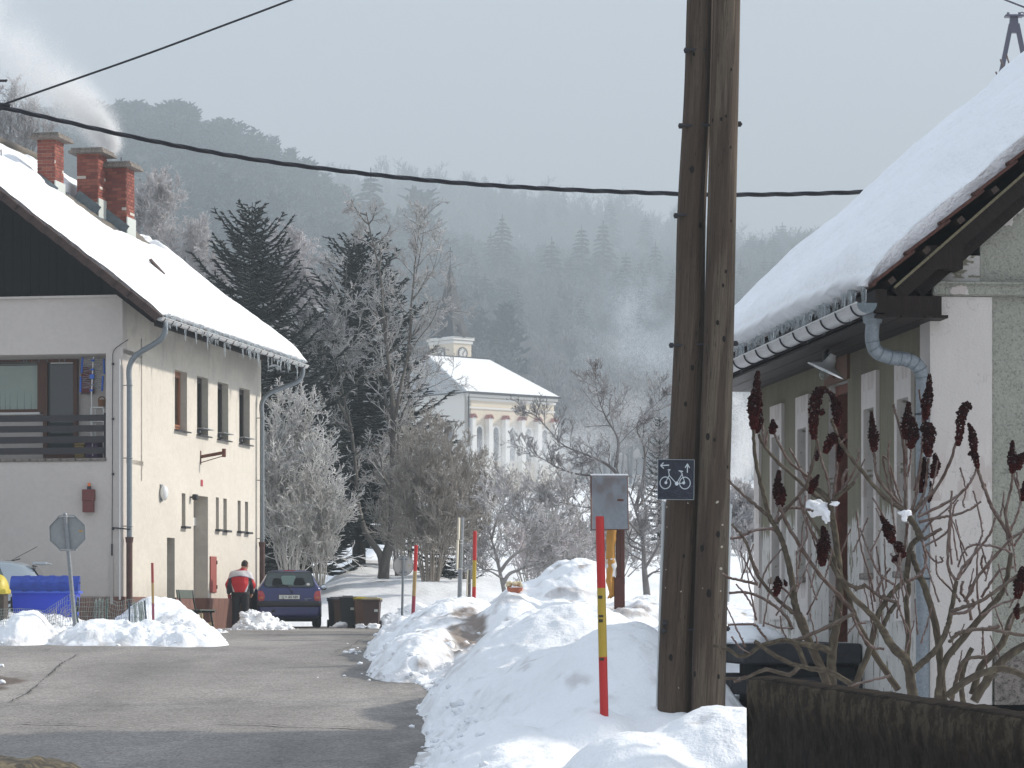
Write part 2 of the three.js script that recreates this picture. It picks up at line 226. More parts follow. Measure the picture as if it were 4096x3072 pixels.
// a heap of ploughed snow: domes [x, d, radius x, radius d, top height]
function heap(name, label, xr, dr, res, domes, base, dirt, seed = 0, rough = 1, clodN = 240) {
  const K = 14;
  const H = (x, d) => {
    let g = ground(x, d); if (d < 79.5) g = Math.min(g, pw(ROADY, d)); const b = base(x, d); let s = Math.exp(K * (b === null ? g - 0.14 : b));
    for (const [x0, d0, rx, rd, t] of domes) { if (t - g + 0.1 < 0.02) continue; const q = ((x - x0) / rx) ** 2 + ((d - d0) / rd) ** 2; s += Math.exp(K * (t - (t - g + 0.1) * Math.min(q, 4))); }
    let y = Math.log(s) / K; const up = smooth(-0.12, 0.25, y - g);
    const edge = smooth(0.55, 0.05, y - g);
    const far = smooth(28, 42, d) * 0.35 + 0.65, rgh = lerp(far, 1, edge); y += up * rough * rgh * (0.085 * fbm(x * 1.3 + seed, d * 0.75, y * 1.2, 3) + 0.05 * fbm(x * 2.4 + seed, d * 1.6, y * 2 + 4, 2) + (0.03 + 0.08 * edge) * fbm(x * 4.5, d * 2.6, seed + 5, 4, 0.6) + 0.028 * Math.abs(fbm(x * 9, d * 6, seed + 9, 3, 0.6)) * (0.4 + edge));
    return y;
  };
  const g = heightMesh(range(xr[0], xr[1], res), range(dr[0], dr[1], res * 2), H, (x, d, y) => { const g0 = d < 79.5 ? Math.min(ground(x, d), pw(ROADY, d)) : ground(x, d), k = Math.max(dirt ? dirt(x, d, y) : 0, 0.5 * smooth(0.22, 0.0, y - g0) * smooth(-0.15, 0.5, fbm(x * 3, d * 1.6, 31 + seed, 4, 0.65)), 0.22 * smooth(0.25, 0.6, fbm(x * 1.6 + 5, d * 0.9, y * 2 + seed, 4, 0.65)) * smooth(30, 40, d)); return mix3(SNOW, [0.2, 0.155, 0.125], k); }, (x, d, y) => y > Math.min(ground(x, d), d < 79.5 ? pw(ROADY, d) : 99) - 0.07);
  const R = rng(seed + 71), clods = [g]; const cg = [0, 1, 2].map((s) => { const q = new THREE.IcosahedronGeometry(1, 2), p = q.attributes.position; for (let i = 0; i < p.count; i++) { const v = V3().fromBufferAttribute(p, i), k = 1 + 0.5 * fbm(v.x * 1.3 + s * 9 + seed, v.y * 1.3, v.z * 1.3, 3); p.setXYZ(i, v.x * k * 1.2, v.y * k * 0.8, v.z * k); } q.deleteAttribute('uv'); q.deleteAttribute('normal'); const w = mergeVertices(q); w.computeVertexNormals(); return w; });
  for (let i = 0, n = 0; i < 9000 && n < clodN; i++) { const x = lerp(xr[0], xr[1], R()), d = lerp(dr[0], dr[1], R()), y = H(x, d), gg = d < 79.5 ? Math.min(ground(x, d), pw(ROADY, d)) : ground(x, d), hh = y - gg; if (hh < -0.12 || hh > 0.5 || (hh < -0.02 && R() < 0.75) || R() * 0.5 < hh - 0.12) continue; n++; const s = (0.022 + 0.06 * R() * R()) * (hh < 0 ? 0.6 : 1.1); const q = cg[n % 3].clone().scale(s, s, s).rotateY(R() * 6).translate(x, Math.max(y, gg) + s * 0.15, -d); q.setAttribute('uv', new THREE.BufferAttribute(new Float32Array(q.attributes.position.count * 2).map((_, k) => q.attributes.position.array[(k >> 1) * 3 + (k & 1)]), 2)); clods.push(setColor(q, ...SNOW)); }
  const m = single(name, label, 'snow bank', clods, M.snow); m.userData.H = H; return m;
}
const vOf = (x, d, y) => [1106 + x / d * F, 1323 - y * F / d];
const blot = (u, v, a, b, ru, rv) => Math.max(0, 1 - ((u - a) / ru) ** 2 - ((v - b) / rv) ** 2);
const rightBank = heap('snow_bank', 'large ploughed snow bank heaped along the right side of the road round the utility pole', [-3.2, 4.2], [15, 62], 0.034, [
  [1.55, 22.2, 1.15, 1.7, -0.67], [0.85, 21.6, 0.9, 2.0, -0.86], [1.3, 24.9, 1.0, 1.7, -0.73], [0.72, 24.3, 0.8, 1.5, -0.79], [0.1, 24, 1.05, 4, -0.98], [-0.1, 27, 0.8, 3, -1.0], [1.1, 29, 1.45, 4.2, -0.13], [0.5, 30.5, 1.2, 4, -0.36], [0.72, 36, 1.9, 4.6, 0.08], [-0.1, 33.5, 0.95, 4.5, -0.62], [2.2, 36, 1.5, 5, -0.05],
  [-0.85, 50, 1.45, 6.5, 0.23], [-1.3, 44.5, 0.9, 3.5, -0.25], [-1.75, 50, 0.75, 4, -0.2], [-1.8, 55, 0.7, 4, -0.12], [0.0, 46.5, 0.9, 2.6, 0.28], [1.16, 52, 1.5, 3.2, 0.95], [0.35, 52, 1.2, 3, 0.52], [0.9, 47, 1.6, 2.4, 0.22], [2.1, 48, 1.7, 4, 0.24], [1.75, 45, 1.0, 2.0, 0.1]],
  (x, d) => { const e = x - pw(EDGE, d); const g = pw(ROADY, d); return e > 0.1 ? g + (d > 24 ? 0.35 : 0.12) * smooth(0.1, 1.2, e) + 0.28 * smooth(1.5, 3.2, x) * smooth(24, 30, d) : g - 0.14; },
  (x, d, y) => { const [u, v] = vOf(x, d, y), n = fbm(x * 3, d * 2, y * 3, 4);
    let k = smooth(0.1, 0.75, blot(u, v, 1012, 1358, 58, 62) + n * 0.7) * (d > 40 ? 0.95 : 0.1);
    if (d > 43) k = Math.max(k, smooth(0.3, 0.9, blot(u, v, 1235, 1282, 90, 16) + n * 0.9) * 0.45, smooth(0.3, 0.9, blot(u, v, 1370, 1320, 70, 26) + n) * 0.7, smooth(0.3, 0.9, blot(u, v, 1090, 1290, 60, 22) + n) * 0.35);
    k = Math.max(k, smooth(0.35, 0.8, blot(u, v, 950, 1440, 70, 45) + n * 0.9) * 0.3, smooth(0.4, 0.9, blot(u, v, 1255, 1470, 45, 30) + n) * 0.35);
    return k; }, 0, 1, 650);
const bankY = (x, d) => rightBank.userData.H(x, d);
const leftBank = heap('snow_bank', 'low snow bank round the leaning stop sign in front of the left house', [-12.5, -4.6], [50.5, 64], 0.045, [
  [-8.75, 54.2, 0.62, 1.8, 0.02], [-9.7, 54.5, 0.9, 1.6, -0.28], [-7.4, 54, 1.0, 1.8, -0.12], [-6.5, 53.6, 1.0, 1.7, -0.22], [-5.75, 53, 0.8, 1.4, -0.3], [-5.25, 52.6, 0.3, 0.8, -0.42], [-7.0, 59.2, 1.05, 2.6, 0.3], [-6.45, 58, 0.75, 2.4, 0.02], [-6.0, 56, 0.7, 2, -0.16], [-9.3, 58.5, 1.5, 2.2, 0.02], [-10.6, 57.5, 1.2, 2, 0.0]],
  (x, d) => d > 53.5 && x < -6 ? pw(ROADY, d) + 0.22 * smooth(53.5, 55.5, d) * smooth(-6, -6.8, x) * smooth(63.5, 61, d) : null,
  (x, d, y) => { const [u, v] = vOf(x, d, y); return smooth(0.2, 0.9, blot(u, v, 110, 1360, 45, 34) + 0.9 * fbm(x * 4, d * 2, y * 4, 4)) * 0.38; }, 20, 0.9);
const carHeap = heap('snow_heap', 'lumpy heap of shovelled snow on the road behind the blue car', [-7.2, -4.9], [69.5, 73.2], 0.035, [[-6.22, 71, 0.32, 0.8, -0.03], [-5.82, 71, 0.34, 0.8, -0.07], [-6.0, 70.8, 0.75, 1.1, -0.2], [-5.5, 71, 0.42, 0.8, -0.25]], () => null, null, 40, 1.2);
carHeap.userData.category = 'snow heap';
const binBank = heap('snow_bank', 'snow bank between the wheelie bins and the round sign', [-3.9, -1.2], [72, 83], 0.05, [[-2.9, 76.5, 0.75, 2, -0.02], [-2.5, 79, 0.9, 3, 0.22], [-1.9, 77, 0.8, 3, 0.1], [-2.2, 73.5, 0.55, 1.5, -0.15]], () => null, null, 60, 1);
// crumbs of snow left on the road
{
  const lump = (seed, r) => { const g = new THREE.IcosahedronGeometry(r, 3), p = g.attributes.position; for (let i = 0; i < p.count; i++) { const v = V3().fromBufferAttribute(p, i), k = 1 + 0.55 * fbm(v.x / r * 1.4 + seed, v.y / r * 1.4, v.z / r * 1.4, 3); p.setXYZ(i, v.x * k * 1.3, v.y * k * 0.75, v.z * k); } const h = mergeVertices(g.deleteAttribute('uv') && g.deleteAttribute('normal')); h.computeVertexNormals(); return h; };
  const R = rng(31), chips = [0, 1, 2, 3].map((s) => lump(s * 7, 1));
  const put = (vx, vy, vw, label) => { let d = 50; for (let q = 0; q < 40; q++) d = lerp(d, Math.min(78, pw(ROADY, d) * F / (1323 - vy)), 0.5); const r = vw * d / F / 2.4, p = V3((vx - 1106) * d / F, pw(ROADY, d) + r * 0.35, -d); const m = single('snow_lump', label, 'snow lump', chips[Math.floor(R() * 4)], M.snowPlain, 'lumps of snow left on the road'); m.position.copy(p); m.scale.setScalar(r); m.rotation.y = R() * 6; };
  put(761, 1411, 22, 'flat lump of snow lying alone on the road left of the large snow bank'); put(800, 1411, 14, 'small snow lump at the tip of the large snow bank'); put(2, 1440, 14, 'white snow lump at the left edge of the road, the upper one'); put(3, 1477, 18, 'white snow lump on the brown soil at the left edge of the road');
  put(735, 1357, 30, 'lumpy strip of snow in front of the dark wheelie bins'); put(757, 1356, 34, 'tallest snow lump in front of the black wheelie bin'); put(780, 1358, 24, 'snow lump in front of the yellow lidded bin'); put(806, 1358, 26, 'snow lump in front of the brown bin nearest the snow bank'); put(905, 1430, 16, 'snow lump at the foot of the large snow bank');
}
// ---------- house with chimneys on the left ----------
const icicleGeo = (() => { const r = rng(8); return [0, 1, 2, 3].map(() => { const n = 5, p = [], q = []; for (let i = 0; i <= n; i++) { p.push(V3((r() - 0.5) * 0.03, -i / n, (r() - 0.5) * 0.03)); q.push((0.075 * Math.pow(1 - i / n, 0.8) + 0.012) * (0.8 + 0.4 * r())); } return tube(p, q, 5); }); })();
function snowSlab(w0, w1, s0, s1, pitch, thick, nu, ns, seed, bare, eaveLip = 0.12, vergeW = 0.4) {
  // snow on a roof plane: u runs up the slope, s along the eave; returns geometry in (u along x/y by the pitch, s along -z)
  const pos = [], idx = [], cl = [], uv = []; const c = Math.cos(pitch), si = Math.sin(pitch);
  const top = [], N = nu + 1;
  for (let j = 0; j <= ns; j++) for (let i = 0; i <= nu; i++) {
    const fu = i / nu, fs = j / ns, u = lerp(w0, w1, fu), s = lerp(s0, s1, fs);
    const eu = Math.min(1, (u - w0) / 0.45), es = Math.min(1, Math.min((s - s0) / vergeW, (s1 - s) / 0.4));
    let t = thick * (0.80 + 0.2 * fbm(u * 0.5 + seed, s * 0.4, 2, 3)) * Math.sqrt(Math.max(0.0, 1 - (1 - eu) ** 2) * 0.75 + 0.25) * Math.sqrt(Math.max(0, 1 - (1 - Math.max(0, es)) ** 2) * 0.8 + 0.2);
    t += 0.018 * fbm(u * 2 + seed, s * 2, 5, 3); if (bare) t *= bare(u, s); t = Math.max(t, -0.03);
    const uu = u + (i === 0 ? -eaveLip * (0.6 + 0.5 * fbm(s * 2.3, 4, seed, 3)) : 0), ss = s + (j === 0 ? -0.06 * (0.5 + fbm(u * 3, 1, seed, 2)) : j === ns ? 0.06 : 0);
    pos.push(uu * c - t * si, uu * si + t * c, -ss); uv.push(u, s); cl.push(0.88, 0.9, 0.93);
  }
  const B = pos.length / 3;
  for (let j = 0; j <= ns; j++) for (let i = 0; i <= nu; i++) if (i === 0 || j === 0 || i === nu || j === ns) { const k = (j * N + i) * 3; }
  for (let j = 0; j < ns; j++) for (let i = 0; i < nu; i++) { const a = j * N + i, b = a + 1, d = a + N, e = d + 1; idx.push(a, b, d, d, b, e); }
  // skirt down to the tiles along the four edges
  const skirt = (list) => { let prev = -1; for (const k of list) { const i = k % N, j = Math.floor(k / N), u = lerp(w0, w1, i / nu), s = lerp(s0, s1, j / ns), r = 0.025 * fbm(u * 6, s * 6, seed, 3); pos.push((u + r) * c, (u + r) * si - 0.02, -s); uv.push(u, s - 0.2); cl.push(0.88, 0.9, 0.93); const q = pos.length / 3 - 1; if (prev >= 0) idx.push(prev, q - 1, q, prev, q, k); if (prev >= 0) idx.pop(), idx.pop(), idx.pop(), idx.pop(), idx.pop(), idx.pop(), idx.push(prev, k, q, prev, q, q - 1); prev = k; } };
  skirt(Array.from({ length: ns + 1 }, (_, j) => j * N)); skirt(Array.from({ length: ns + 1 }, (_, j) => j * N + nu)); skirt(Array.from({ length: N }, (_, i) => i)); skirt(Array.from({ length: N }, (_, i) => ns * N + i));
  const g = new THREE.BufferGeometry(); g.setAttribute('position', new THREE.Float32BufferAttribute(pos, 3)); g.setAttribute('uv', new THREE.Float32BufferAttribute(uv, 2)); g.setAttribute('color', new THREE.Float32BufferAttribute(cl, 3)); g.setIndex(idx); g.computeVertexNormals(); return g;
}
const rectHole = (sh, x0, y0, x1, y1) => { const p = new THREE.Path(); p.moveTo(x0, y0); p.lineTo(x1, y0); p.lineTo(x1, y1); p.lineTo(x0, y1); p.closePath(); sh.holes.push(p); };
const polyShape = (pts) => { const s = new THREE.Shape(); pts.forEach(([x, y], i) => i ? s.lineTo(x, y) : s.moveTo(x, y)); s.closePath(); return s; };
const extr = (sh, depth) => new THREE.ExtrudeGeometry(sh, { depth, bevelEnabled: false, curveSegments: 12 });
const GY = -0.42;
const LH = thing('house', 'cream rendered house with snowy roof, three brick chimneys and a dark wooden gable', 'house', V3(-8.57, GY, -66), Math.asin(-0.177));
{
  const Y = (a) => a - GY, SL = 11.46, PT = Math.atan(0.764), TP = 0.764, EX = 1.03, EY = Y(6.47), RX = -6.15, WID = 12.3;   // roof: eave x, eave y (top of tiles)
  const roofY = (x) => EY + (EX - x) * TP, under = (x) => roofY(x) - 0.22;
  const onWall = (vx, vy) => { const p = onPlane(LH, vx, vy, 'x', 0); return [-p.z, p.y]; };
  // long wall
  const wt = 0.32, wall = polyShape([[wt + 0.003, 0], [SL, 0], [SL, under(0) - 0.004], [wt + 0.003, under(0) - 0.004]]);
  const wins = [[377.5, 797.7, 404, 926.4], [425.6, 811.4, 449.6, 940], [470, 824.6, 493.3, 950.4], [516.8, 836.5, 539.6, 958.4]].map(([a, t, b, l]) => { const [s0, y1] = onWall(a, t), [, y0] = onWall(a, l), [s1] = onWall(b, t); return [s0, y0, s1, y1]; });
  const yt = wins[0][3], yb = wins[0][1]; wins.forEach((w) => { w[1] = lerp(w[1], yb, 0.8); w[3] = lerp(w[3], yt, 0.8); });
  const slits = [[392.6, 1065, 400.6, 1136.5], [466.4, 1074, 472.8, 1143], [482.4, 1076.5, 490, 1145], [513.4, 1081, 520, 1147], [529.3, 1083.4, 536, 1149]].map(([a, t, b, l]) => { const [s0, y1] = onWall(a, t), [, y0] = onWall(a, l), [s1] = onWall(b, t); return [s0, y0, s1, y1]; });
  const [e0, e1y] = onWall(418, 1069), [e1] = onWall(449.3, 1075), [d0, d1y] = onWall(360.7, 1161), [d1] = onWall(377.5, 1163);
  for (const [a, b, c, d] of [...wins, ...slits]) rectHole(wall, a, b, c, d);
  rectHole(wall, e0, 0.02, e1, e1y); rectHole(wall, d0, 0.05, d1, d1y);
  const place = (g, off = -wt) => g.rotateY(Math.PI / 2).translate(off, 0, 0);
  const PL = Y(0.35);
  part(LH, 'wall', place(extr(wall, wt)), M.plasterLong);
  // brown plinth, set proud of the wall, broken by the doorways
  for (const [a, b] of [[0.0, d0 - 0.0], [d1, e0], [e1, SL]]) { const h = 0.03; part(LH, 'plinth', place(T(metricUV(new THREE.BoxGeometry(b - a, PL, h)), (a + b) / 2, PL / 2, h / 2), 0.001), M.plinth); }
  part(LH, 'plinth', box(7.5, PL, 0.03, -3.75, PL / 2, 0.016), M.plinth);
  // gable wall with the balcony opening
  const o1 = onPlane(LH, 228.7, 763.4, 'z', 0), o0 = onPlane(LH, 228.7, 989, 'z', 0), cy = onPlane(LH, 100, 640, 'z', 0).y;
  const xcut = (y) => EX - (y - EY + 0.22) / TP;    // x on the roof underside at a height
  const gab = polyShape([[-WID, 0], [0, 0], [0, under(0) - 0.004], [Math.min(0, 0), cy], [-WID, cy]]);
  rectHole(gab, -5.6, o0.y, o1.x, o1.y);
  part(LH, 'wall', T(extr(gab, wt), 0, 0, -wt), M.plasterGrey);
  // dark planks of the gable
  const R = rng(3); let k = 0;
  for (let x = -0.1; x > -6.6; x -= 0.205, k++) { const top = under(x) - 0.03, low = cy - 0.03 - 0.02 * R(); if (top - low > 0.05) { const w = 0.19, g = polyShape([[x - w, low], [x, low], [x, under(x) - 0.03], [x - w, under(x - w) - 0.03]]); part(LH, 'plank', T(extr(g, 0.03), 0, 0, -0.12 + 0.02 * R()), M.blackWood); } }
  part(LH, 'gable_backing', T(extr(polyShape([[-WID, cy], [0, cy], [RX, under(RX)]]), 0.1), 0, 0, -0.26), M.blackWood);
  part(LH, 'ledge', box(6.6, 0.05, 0.1, -3.3, cy - 0.027, 0.052 - 0.03), M.plasterGrey);
  // far end, back and floor slab so that the house is closed
  part(LH, 'wall', [T(extr(polyShape([[-WID, 0], [0.0, 0], [0.0, under(0) - 0.006], [RX, under(RX)], [-WID, under(0) - 0.006]]), 0.3), -0.001, 0, -SL - 0.303), box(0.3, under(0), SL, -WID + 0.15, under(0) / 2, -SL / 2 - 0.15)], M.plaster);
  part(LH, 'interior_floor', [box(WID - 0.6, 0.2, SL - 0.7, -WID / 2, Y(2.2), -SL / 2 - 0.0), box(WID - 0.6, 0.15, SL - 0.7, -WID / 2, Y(5.9), -SL / 2)], M.white);
  // roof
  const OV = 0.8, S0 = -OV, S1 = SL + 0.75, RU = (EX - RX) / Math.cos(PT);
  const slope = (g) => g.rotateZ(Math.PI - 0).clone();
  const roof = new THREE.Group(); roof.name = 'roof'; LH.add(roof);
  // deck boards under the tiles, both pitches
  const deckR = T(metricUV(new THREE.BoxGeometry(RU, 0.16, S1 - S0)), -RU / 2, -0.13, -(S0 + S1) / 2).rotateZ(-PT).translate(EX, EY, 0);
  const deckL = T(metricUV(new THREE.BoxGeometry(RU, 0.16, S1 - S0)), RU / 2, -0.13, -(S0 + S1) / 2).rotateZ(PT).translate(2 * RX - EX, EY, 0);
  part(roof, 'deck', [deckR, deckL], M.blackWood);
  part(roof, 'tile_field', [T(metricUV(new THREE.BoxGeometry(RU - 0.02, 0.045, S1 - S0 - 0.3)), -RU / 2, -0.022, -(S0 + S1) / 2).rotateZ(-PT).translate(EX, EY, 0), T(metricUV(new THREE.BoxGeometry(RU, 0.045, S1 - S0 - 0.3)), RU / 2, -0.022, -(S0 + S1) / 2).rotateZ(PT).translate(2 * RX - EX, EY, 0)], M.tileGrey);
  // verge tiles, one by one
  const vg = [0, 1, 2].map((q) => mergeVerge(q)); function mergeVerge(q) { const g = rbox(0.46, 0.05, 0.2, 0.015, 0, 0, 0), e = rbox(0.46, 0.17, 0.03, 0.01, 0, -0.06, 0.09); return merge([g, e]); }
  for (let i = 0, u = 0.12; u < RU; u += 0.4, i++) { const m = part(roof, 'tile', vg[i % 3], M.tileBrown); m.position.set(EX - u * Math.cos(PT), EY + u * Math.sin(PT) + 0.03 + 0.008 * R(), OV - 0.03); m.rotation.z = -PT - 0.05 + 0.02 * R(); }
  // tiles left bare by the snow below the ridge and round the chimneys
  for (let r = 0; r < 6; r++) for (let i = 0; i < 17; i++) { const u = 4.6 + r * 0.33, s = 4.6 + i * 0.46; const m = part(roof, 'tile', tileBare(), M.tileGrey); m.position.set(EX - u * Math.cos(PT), EY + u * Math.sin(PT) + 0.035, -s); m.rotation.z = -PT - 0.1 + 0.03 * R(); }
  function tileBare() { return (tileBare.g ??= rbox(0.4, 0.03, 0.44, 0.01)); }
  for (let s = S0 + 0.15; s < S1; s += 0.36) { const m = part(roof, 'tile', (tileBare.r ??= T(new THREE.CylinderGeometry(0.12, 0.13, 0.4, 8, 1, false), 0, 0, 0, Math.PI / 2)), M.tileGrey); m.position.set(RX, EY + RU * Math.sin(PT) + 0.0, -s); }
  // snow on the sunny pitch with a bare strip along the chimneys
  const bare = (u, s) => { let k = 1; const n = 0.35 * fbm(u * 1.1, s * 0.9, 8, 4); const strip = (uc, s0, s1, w) => { const q = Math.abs(u - uc + n * 0.6) / w; if (s > s0 && s < s1) k = Math.min(k, smooth(0.75, 1.15, q + smooth(s0 + 0.7, s0, s) + smooth(s1 - 0.9, s1, s))); };
    strip(6.0, 5.4, 12.7, 0.8); strip(5.2, 5.8, 12.2, 0.7); strip(4.9, 7.5, 10.5, 0.3); strip(7.5, -1, 6.0, 0.6); if (u > 7.0) k *= smooth(9.2, 7.4, u) * 0.8 + 0.2 * smooth(0, 0.2, n); return k < 0.25 ? -0.15 : k; };
  const sn = snowSlab(0.02, RU - 0.05, S0 + 0.1, S1, PT, 0.26, 150, 150, 3, bare, 0.16); sn.scale(-1, 1, 1).translate(EX, EY + 0.02, 0); flip(sn); sn.computeVertexNormals(); part(roof, 'snow_cover', sn, M.snow);
  function flip(g) { const a = g.index.array; for (let i = 0; i < a.length; i += 3) { const t = a[i + 1]; a[i + 1] = a[i + 2]; a[i + 2] = t; } }
  const sn2 = snowSlab(0.02, RU - 0.1, S0 + 0.1, S1, PT, 0.3, 40, 40, 9, null); sn2.translate(2 * RX - EX, EY + 0.02, 0); part(roof, 'snow_cover', sn2, M.snow);
  const hole = onPlane(LH, 422, 630, 'x', -1.2); part(roof, 'tile', rbox(0.5, 0.04, 0.3, 0.01, EX - 2.45 * Math.cos(PT), EY + 2.45 * Math.sin(PT) + 0.3, -5.6, 0, 0.25, -PT - 0.2), M.tileBrown);
  // gutter with brackets and downpipes
  const gut = (len, r) => { const g = new THREE.CylinderGeometry(r, r, len, 14, 1, true, Math.PI * 0.5, Math.PI); const h = new THREE.CylinderGeometry(r * 0.93, r * 0.93, len, 14, 1, true, Math.PI * 0.5, Math.PI); return merge([g.rotateX(Math.PI / 2).rotateZ(Math.PI / 2), h.rotateX(Math.PI / 2).rotateZ(Math.PI / 2)]); };
  const GX = EX + 0.05, GYY = EY - 0.07, gutter = part(LH, 'gutter', [gut(S1 - S0, 0.075).rotateZ(Math.PI / 2).translate(GX, GYY, -(S0 + S1) / 2), rod(V3(GX + 0.08, GYY, -S0), V3(GX + 0.08, GYY, -S1), 0.014, 6), T(new THREE.CircleGeometry(0.075, 14, Math.PI, Math.PI), GX, GYY, -S0 + 0.002)], M.zincPale);
  for (let s = S0 + 0.2; s < S1; s += 0.62) { const br = part(gutter, 'bracket', (gut.b ??= new THREE.TorusGeometry(0.083, 0.011, 5, 10, Math.PI).rotateZ(Math.PI)), M.darkFrame); br.position.set(GX, GYY, -s); }
  part(LH, 'fascia', box(0.03, 0.16, S1 - S0 - 0.1, EX - 0.06, EY - 0.17, -(S0 + S1) / 2), M.blackWood);
  for (const [s, lowY] of [[0.06, 0.3], [SL - 0.12, 0.3]]) {
    const near = s < 1, sx = near ? 0.14 : 0.14, top = near ? S0 + 0.45 : S1 - 0.35;
    const pts = curve([V3(GX, GYY - 0.05, -top), V3(GX, GYY - 0.24, -top), V3(GX - 0.1, GYY - 0.42, -top - (s - top) * 0.1), V3(lerp(GX, sx, 0.85), GYY - 0.78, -lerp(top, s, 0.85)), V3(sx, GYY - 1.0, -s), V3(sx, GYY - 1.4, -s)], 26);
    const split = Y(near ? 1.6 : 1.75), dp = part(LH, 'downpipe', [tube(pts, 0.062, 10), rod(V3(sx, GYY - 1.4, -s), V3(sx, split, -s), 0.062, 10)], M.zinc);
    for (const y of [Y(5.0), Y(3.4), Y(1.9)]) part(dp, 'clamp', [T(new THREE.TorusGeometry(0.066, 0.012, 5, 12), sx, y, -s, Math.PI / 2), rod(V3(sx, y, -s), V3(0, y, -s), 0.012, 5)], M.galv);
    part(LH, 'standpipe', [rod(V3(sx, split + 0.02, -s), V3(sx, 0, -s), 0.072, 10), T(new THREE.CylinderGeometry(0.095, 0.08, 0.12, 12), sx, split, -s)], M.castIron);
  }
  const bits = []; for (let i = 0; i < 150; i++) { const s = S0 + 0.2 + (S1 - S0 - 0.3) * R(), l = R() < 0.25 ? 0.2 + 0.25 * R() : 0.05 + 0.14 * R(), g = icicleGeo[i % 4].clone(), w = 0.26 + 0.2 * R(); g.scale(w, l, w).translate(EX + 0.02 + R() * 0.12, EY + 0.02 - (R() < 0.35 ? 0.1 : 0), -s); bits.push(g); }
  part(LH, 'icicles', bits, M.ice).userData.kind = 'stuff';
  // upper windows
  wins.forEach(([a, b, c, d], i) => {
    const w = new THREE.Group(); w.name = 'window'; LH.add(w); const fm = i === 0 ? M.orangeFrame : M.darkFrame, x = -0.2, m = (a + c) / 2, W = c - a, h = d - b, f = 0.09, fr = (y0, y1, z0, z1, xx = x, dd = 0.07) => box(dd, y1 - y0, z1 - z0, xx, (y0 + y1) / 2, -(z0 + z1) / 2);
    part(w, 'frame', [fr(b, b + f, a, c), fr(d - f, d, a, c), fr(b + f, d - f, a, a + f), fr(b + f, d - f, c - f, c), ...(i && i !== 2 ? [fr(b + f, d - f, a + W * 0.48, a + W * 0.56)] : []), fr(b + f, b + f + 0.05, a + f, c - f, x + 0.02), fr(d - f - 0.05, d - f, a + f, c - f, x + 0.02)], fm);
    part(w, 'pane', box(0.01, h - 2 * f, W - 2 * f, x - 0.01, (b + d) / 2, -m), M.pane);
    part(w, 'curtain', box(0.01, h - 2 * f, W - 2 * f, x - 0.12, (b + d) / 2, -m), i === 2 ? (M.curtain ??= std({ color: col(0.3, 0.31, 0.28) })) : (M.curtainB ??= std({ color: col(0.12, 0.11, 0.1) })));
    part(w, 'sill', box(0.24, 0.03, W + 0.08, -0.02, b - 0.02, -m, 0, 0, -0.1), M.ironDark);
    if (i) part(w, 'flower_rack', [box(0.3, 0.02, W - 0.04, -0.0, b + 0.14, -m), box(0.2, 0.05, 0.1, -0.1, b + 0.07, -m + W * 0.2)], M.galv);
  });
  slits.forEach(([a, b, c, d]) => { const w = new THREE.Group(); w.name = 'window'; LH.add(w); const m = (a + c) / 2, W = c - a; part(w, 'pane', box(0.01, d - b, W, -0.28, (b + d) / 2, -m), M.glass); part(w, 'frame', [box(0.04, d - b, 0.035, -0.27, (b + d) / 2, -a - 0.018), box(0.04, d - b, 0.035, -0.27, (b + d) / 2, -c + 0.018)], M.darkFrame); part(w, 'sill', box(0.2, 0.05, W + 0.12, 0.02, b - 0.026, -m), M.ironDark); });
  // porch passage and the side door
  const porch = new THREE.Group(); porch.name = 'porch'; LH.add(porch);
  const PD = 1.3, em = (e0 + e1) / 2, ew = e1 - e0; part(porch, 'side_wall', [box(PD, e1y, 0.1, -wt - PD / 2, e1y / 2, -e1 - 0.052), box(PD, e1y, 0.1, -wt - PD / 2, e1y / 2, -e0 + 0.052), box(PD, 0.1, ew + 0.2, -wt - PD / 2, e1y + 0.053, -em)], M.plasterGrey); part(porch, 'door', box(0.06, e1y, ew, -wt - PD, e1y / 2, -em), M.brownFrame); part(porch, 'plinth', box(PD + wt, PL, 0.02, -(wt + PD) / 2 + 0.01, PL / 2, -e1 + 0.011), M.plinth);
  const door = part(LH, 'door', [box(0.05, d1y - 0.05, d1 - d0, -0.28, d1y / 2, -(d0 + d1) / 2)], M.darkFrame); part(door, 'handle', [box(0.06, 0.02, 0.12, -0.22, 1.15, -(d0 + 0.14)), box(0.02, 0.22, 0.05, -0.25, 1.1, -(d0 + 0.1))], M.galv); part(door, 'frame', [box(0.08, d1y - 0.06, 0.07, -0.26, d1y / 2, -d0 - 0.036), box(0.09, 0.07, d1 - d0 - 0.15, -0.26, d1y - 0.036, -(d0 + d1) / 2)], M.railBoard);
  const bx = (u0, v0, u1, v1, th, mat, name) => { const [a, y1] = onWall(u0, v0), [, y0] = onWall(u0, v1), [b] = onWall(u1, v0); return part(LH, name, rbox(th, y1 - y0, b - a, 0.012, th / 2 + 0.002, (y0 + y1) / 2, -(a + b) / 2), mat); };
  const redMetal = std({ color: col(0.3, 0.075, 0.06), roughness: 0.65, bumpMap: bumpFine, bumpScale: 0.003 });
  const cab = bx(452.7, 1201.5, 465.3, 1280, 0.035, redMetal, 'meter_cabinet'); { const [a, y] = onWall(464.6, 1215), [, y2] = onWall(464.6, 1268); part(cab, 'hinge', [box(0.03, 0.09, 0.03, 0.045, y, -a), box(0.03, 0.09, 0.03, 0.045, y2, -a)], M.rust); }
  bx(433.2, 1036, 437.4, 1050, 0.015, std({ color: col(0.42, 0.03, 0.05), roughness: 0.4 }), 'house_number_plate');
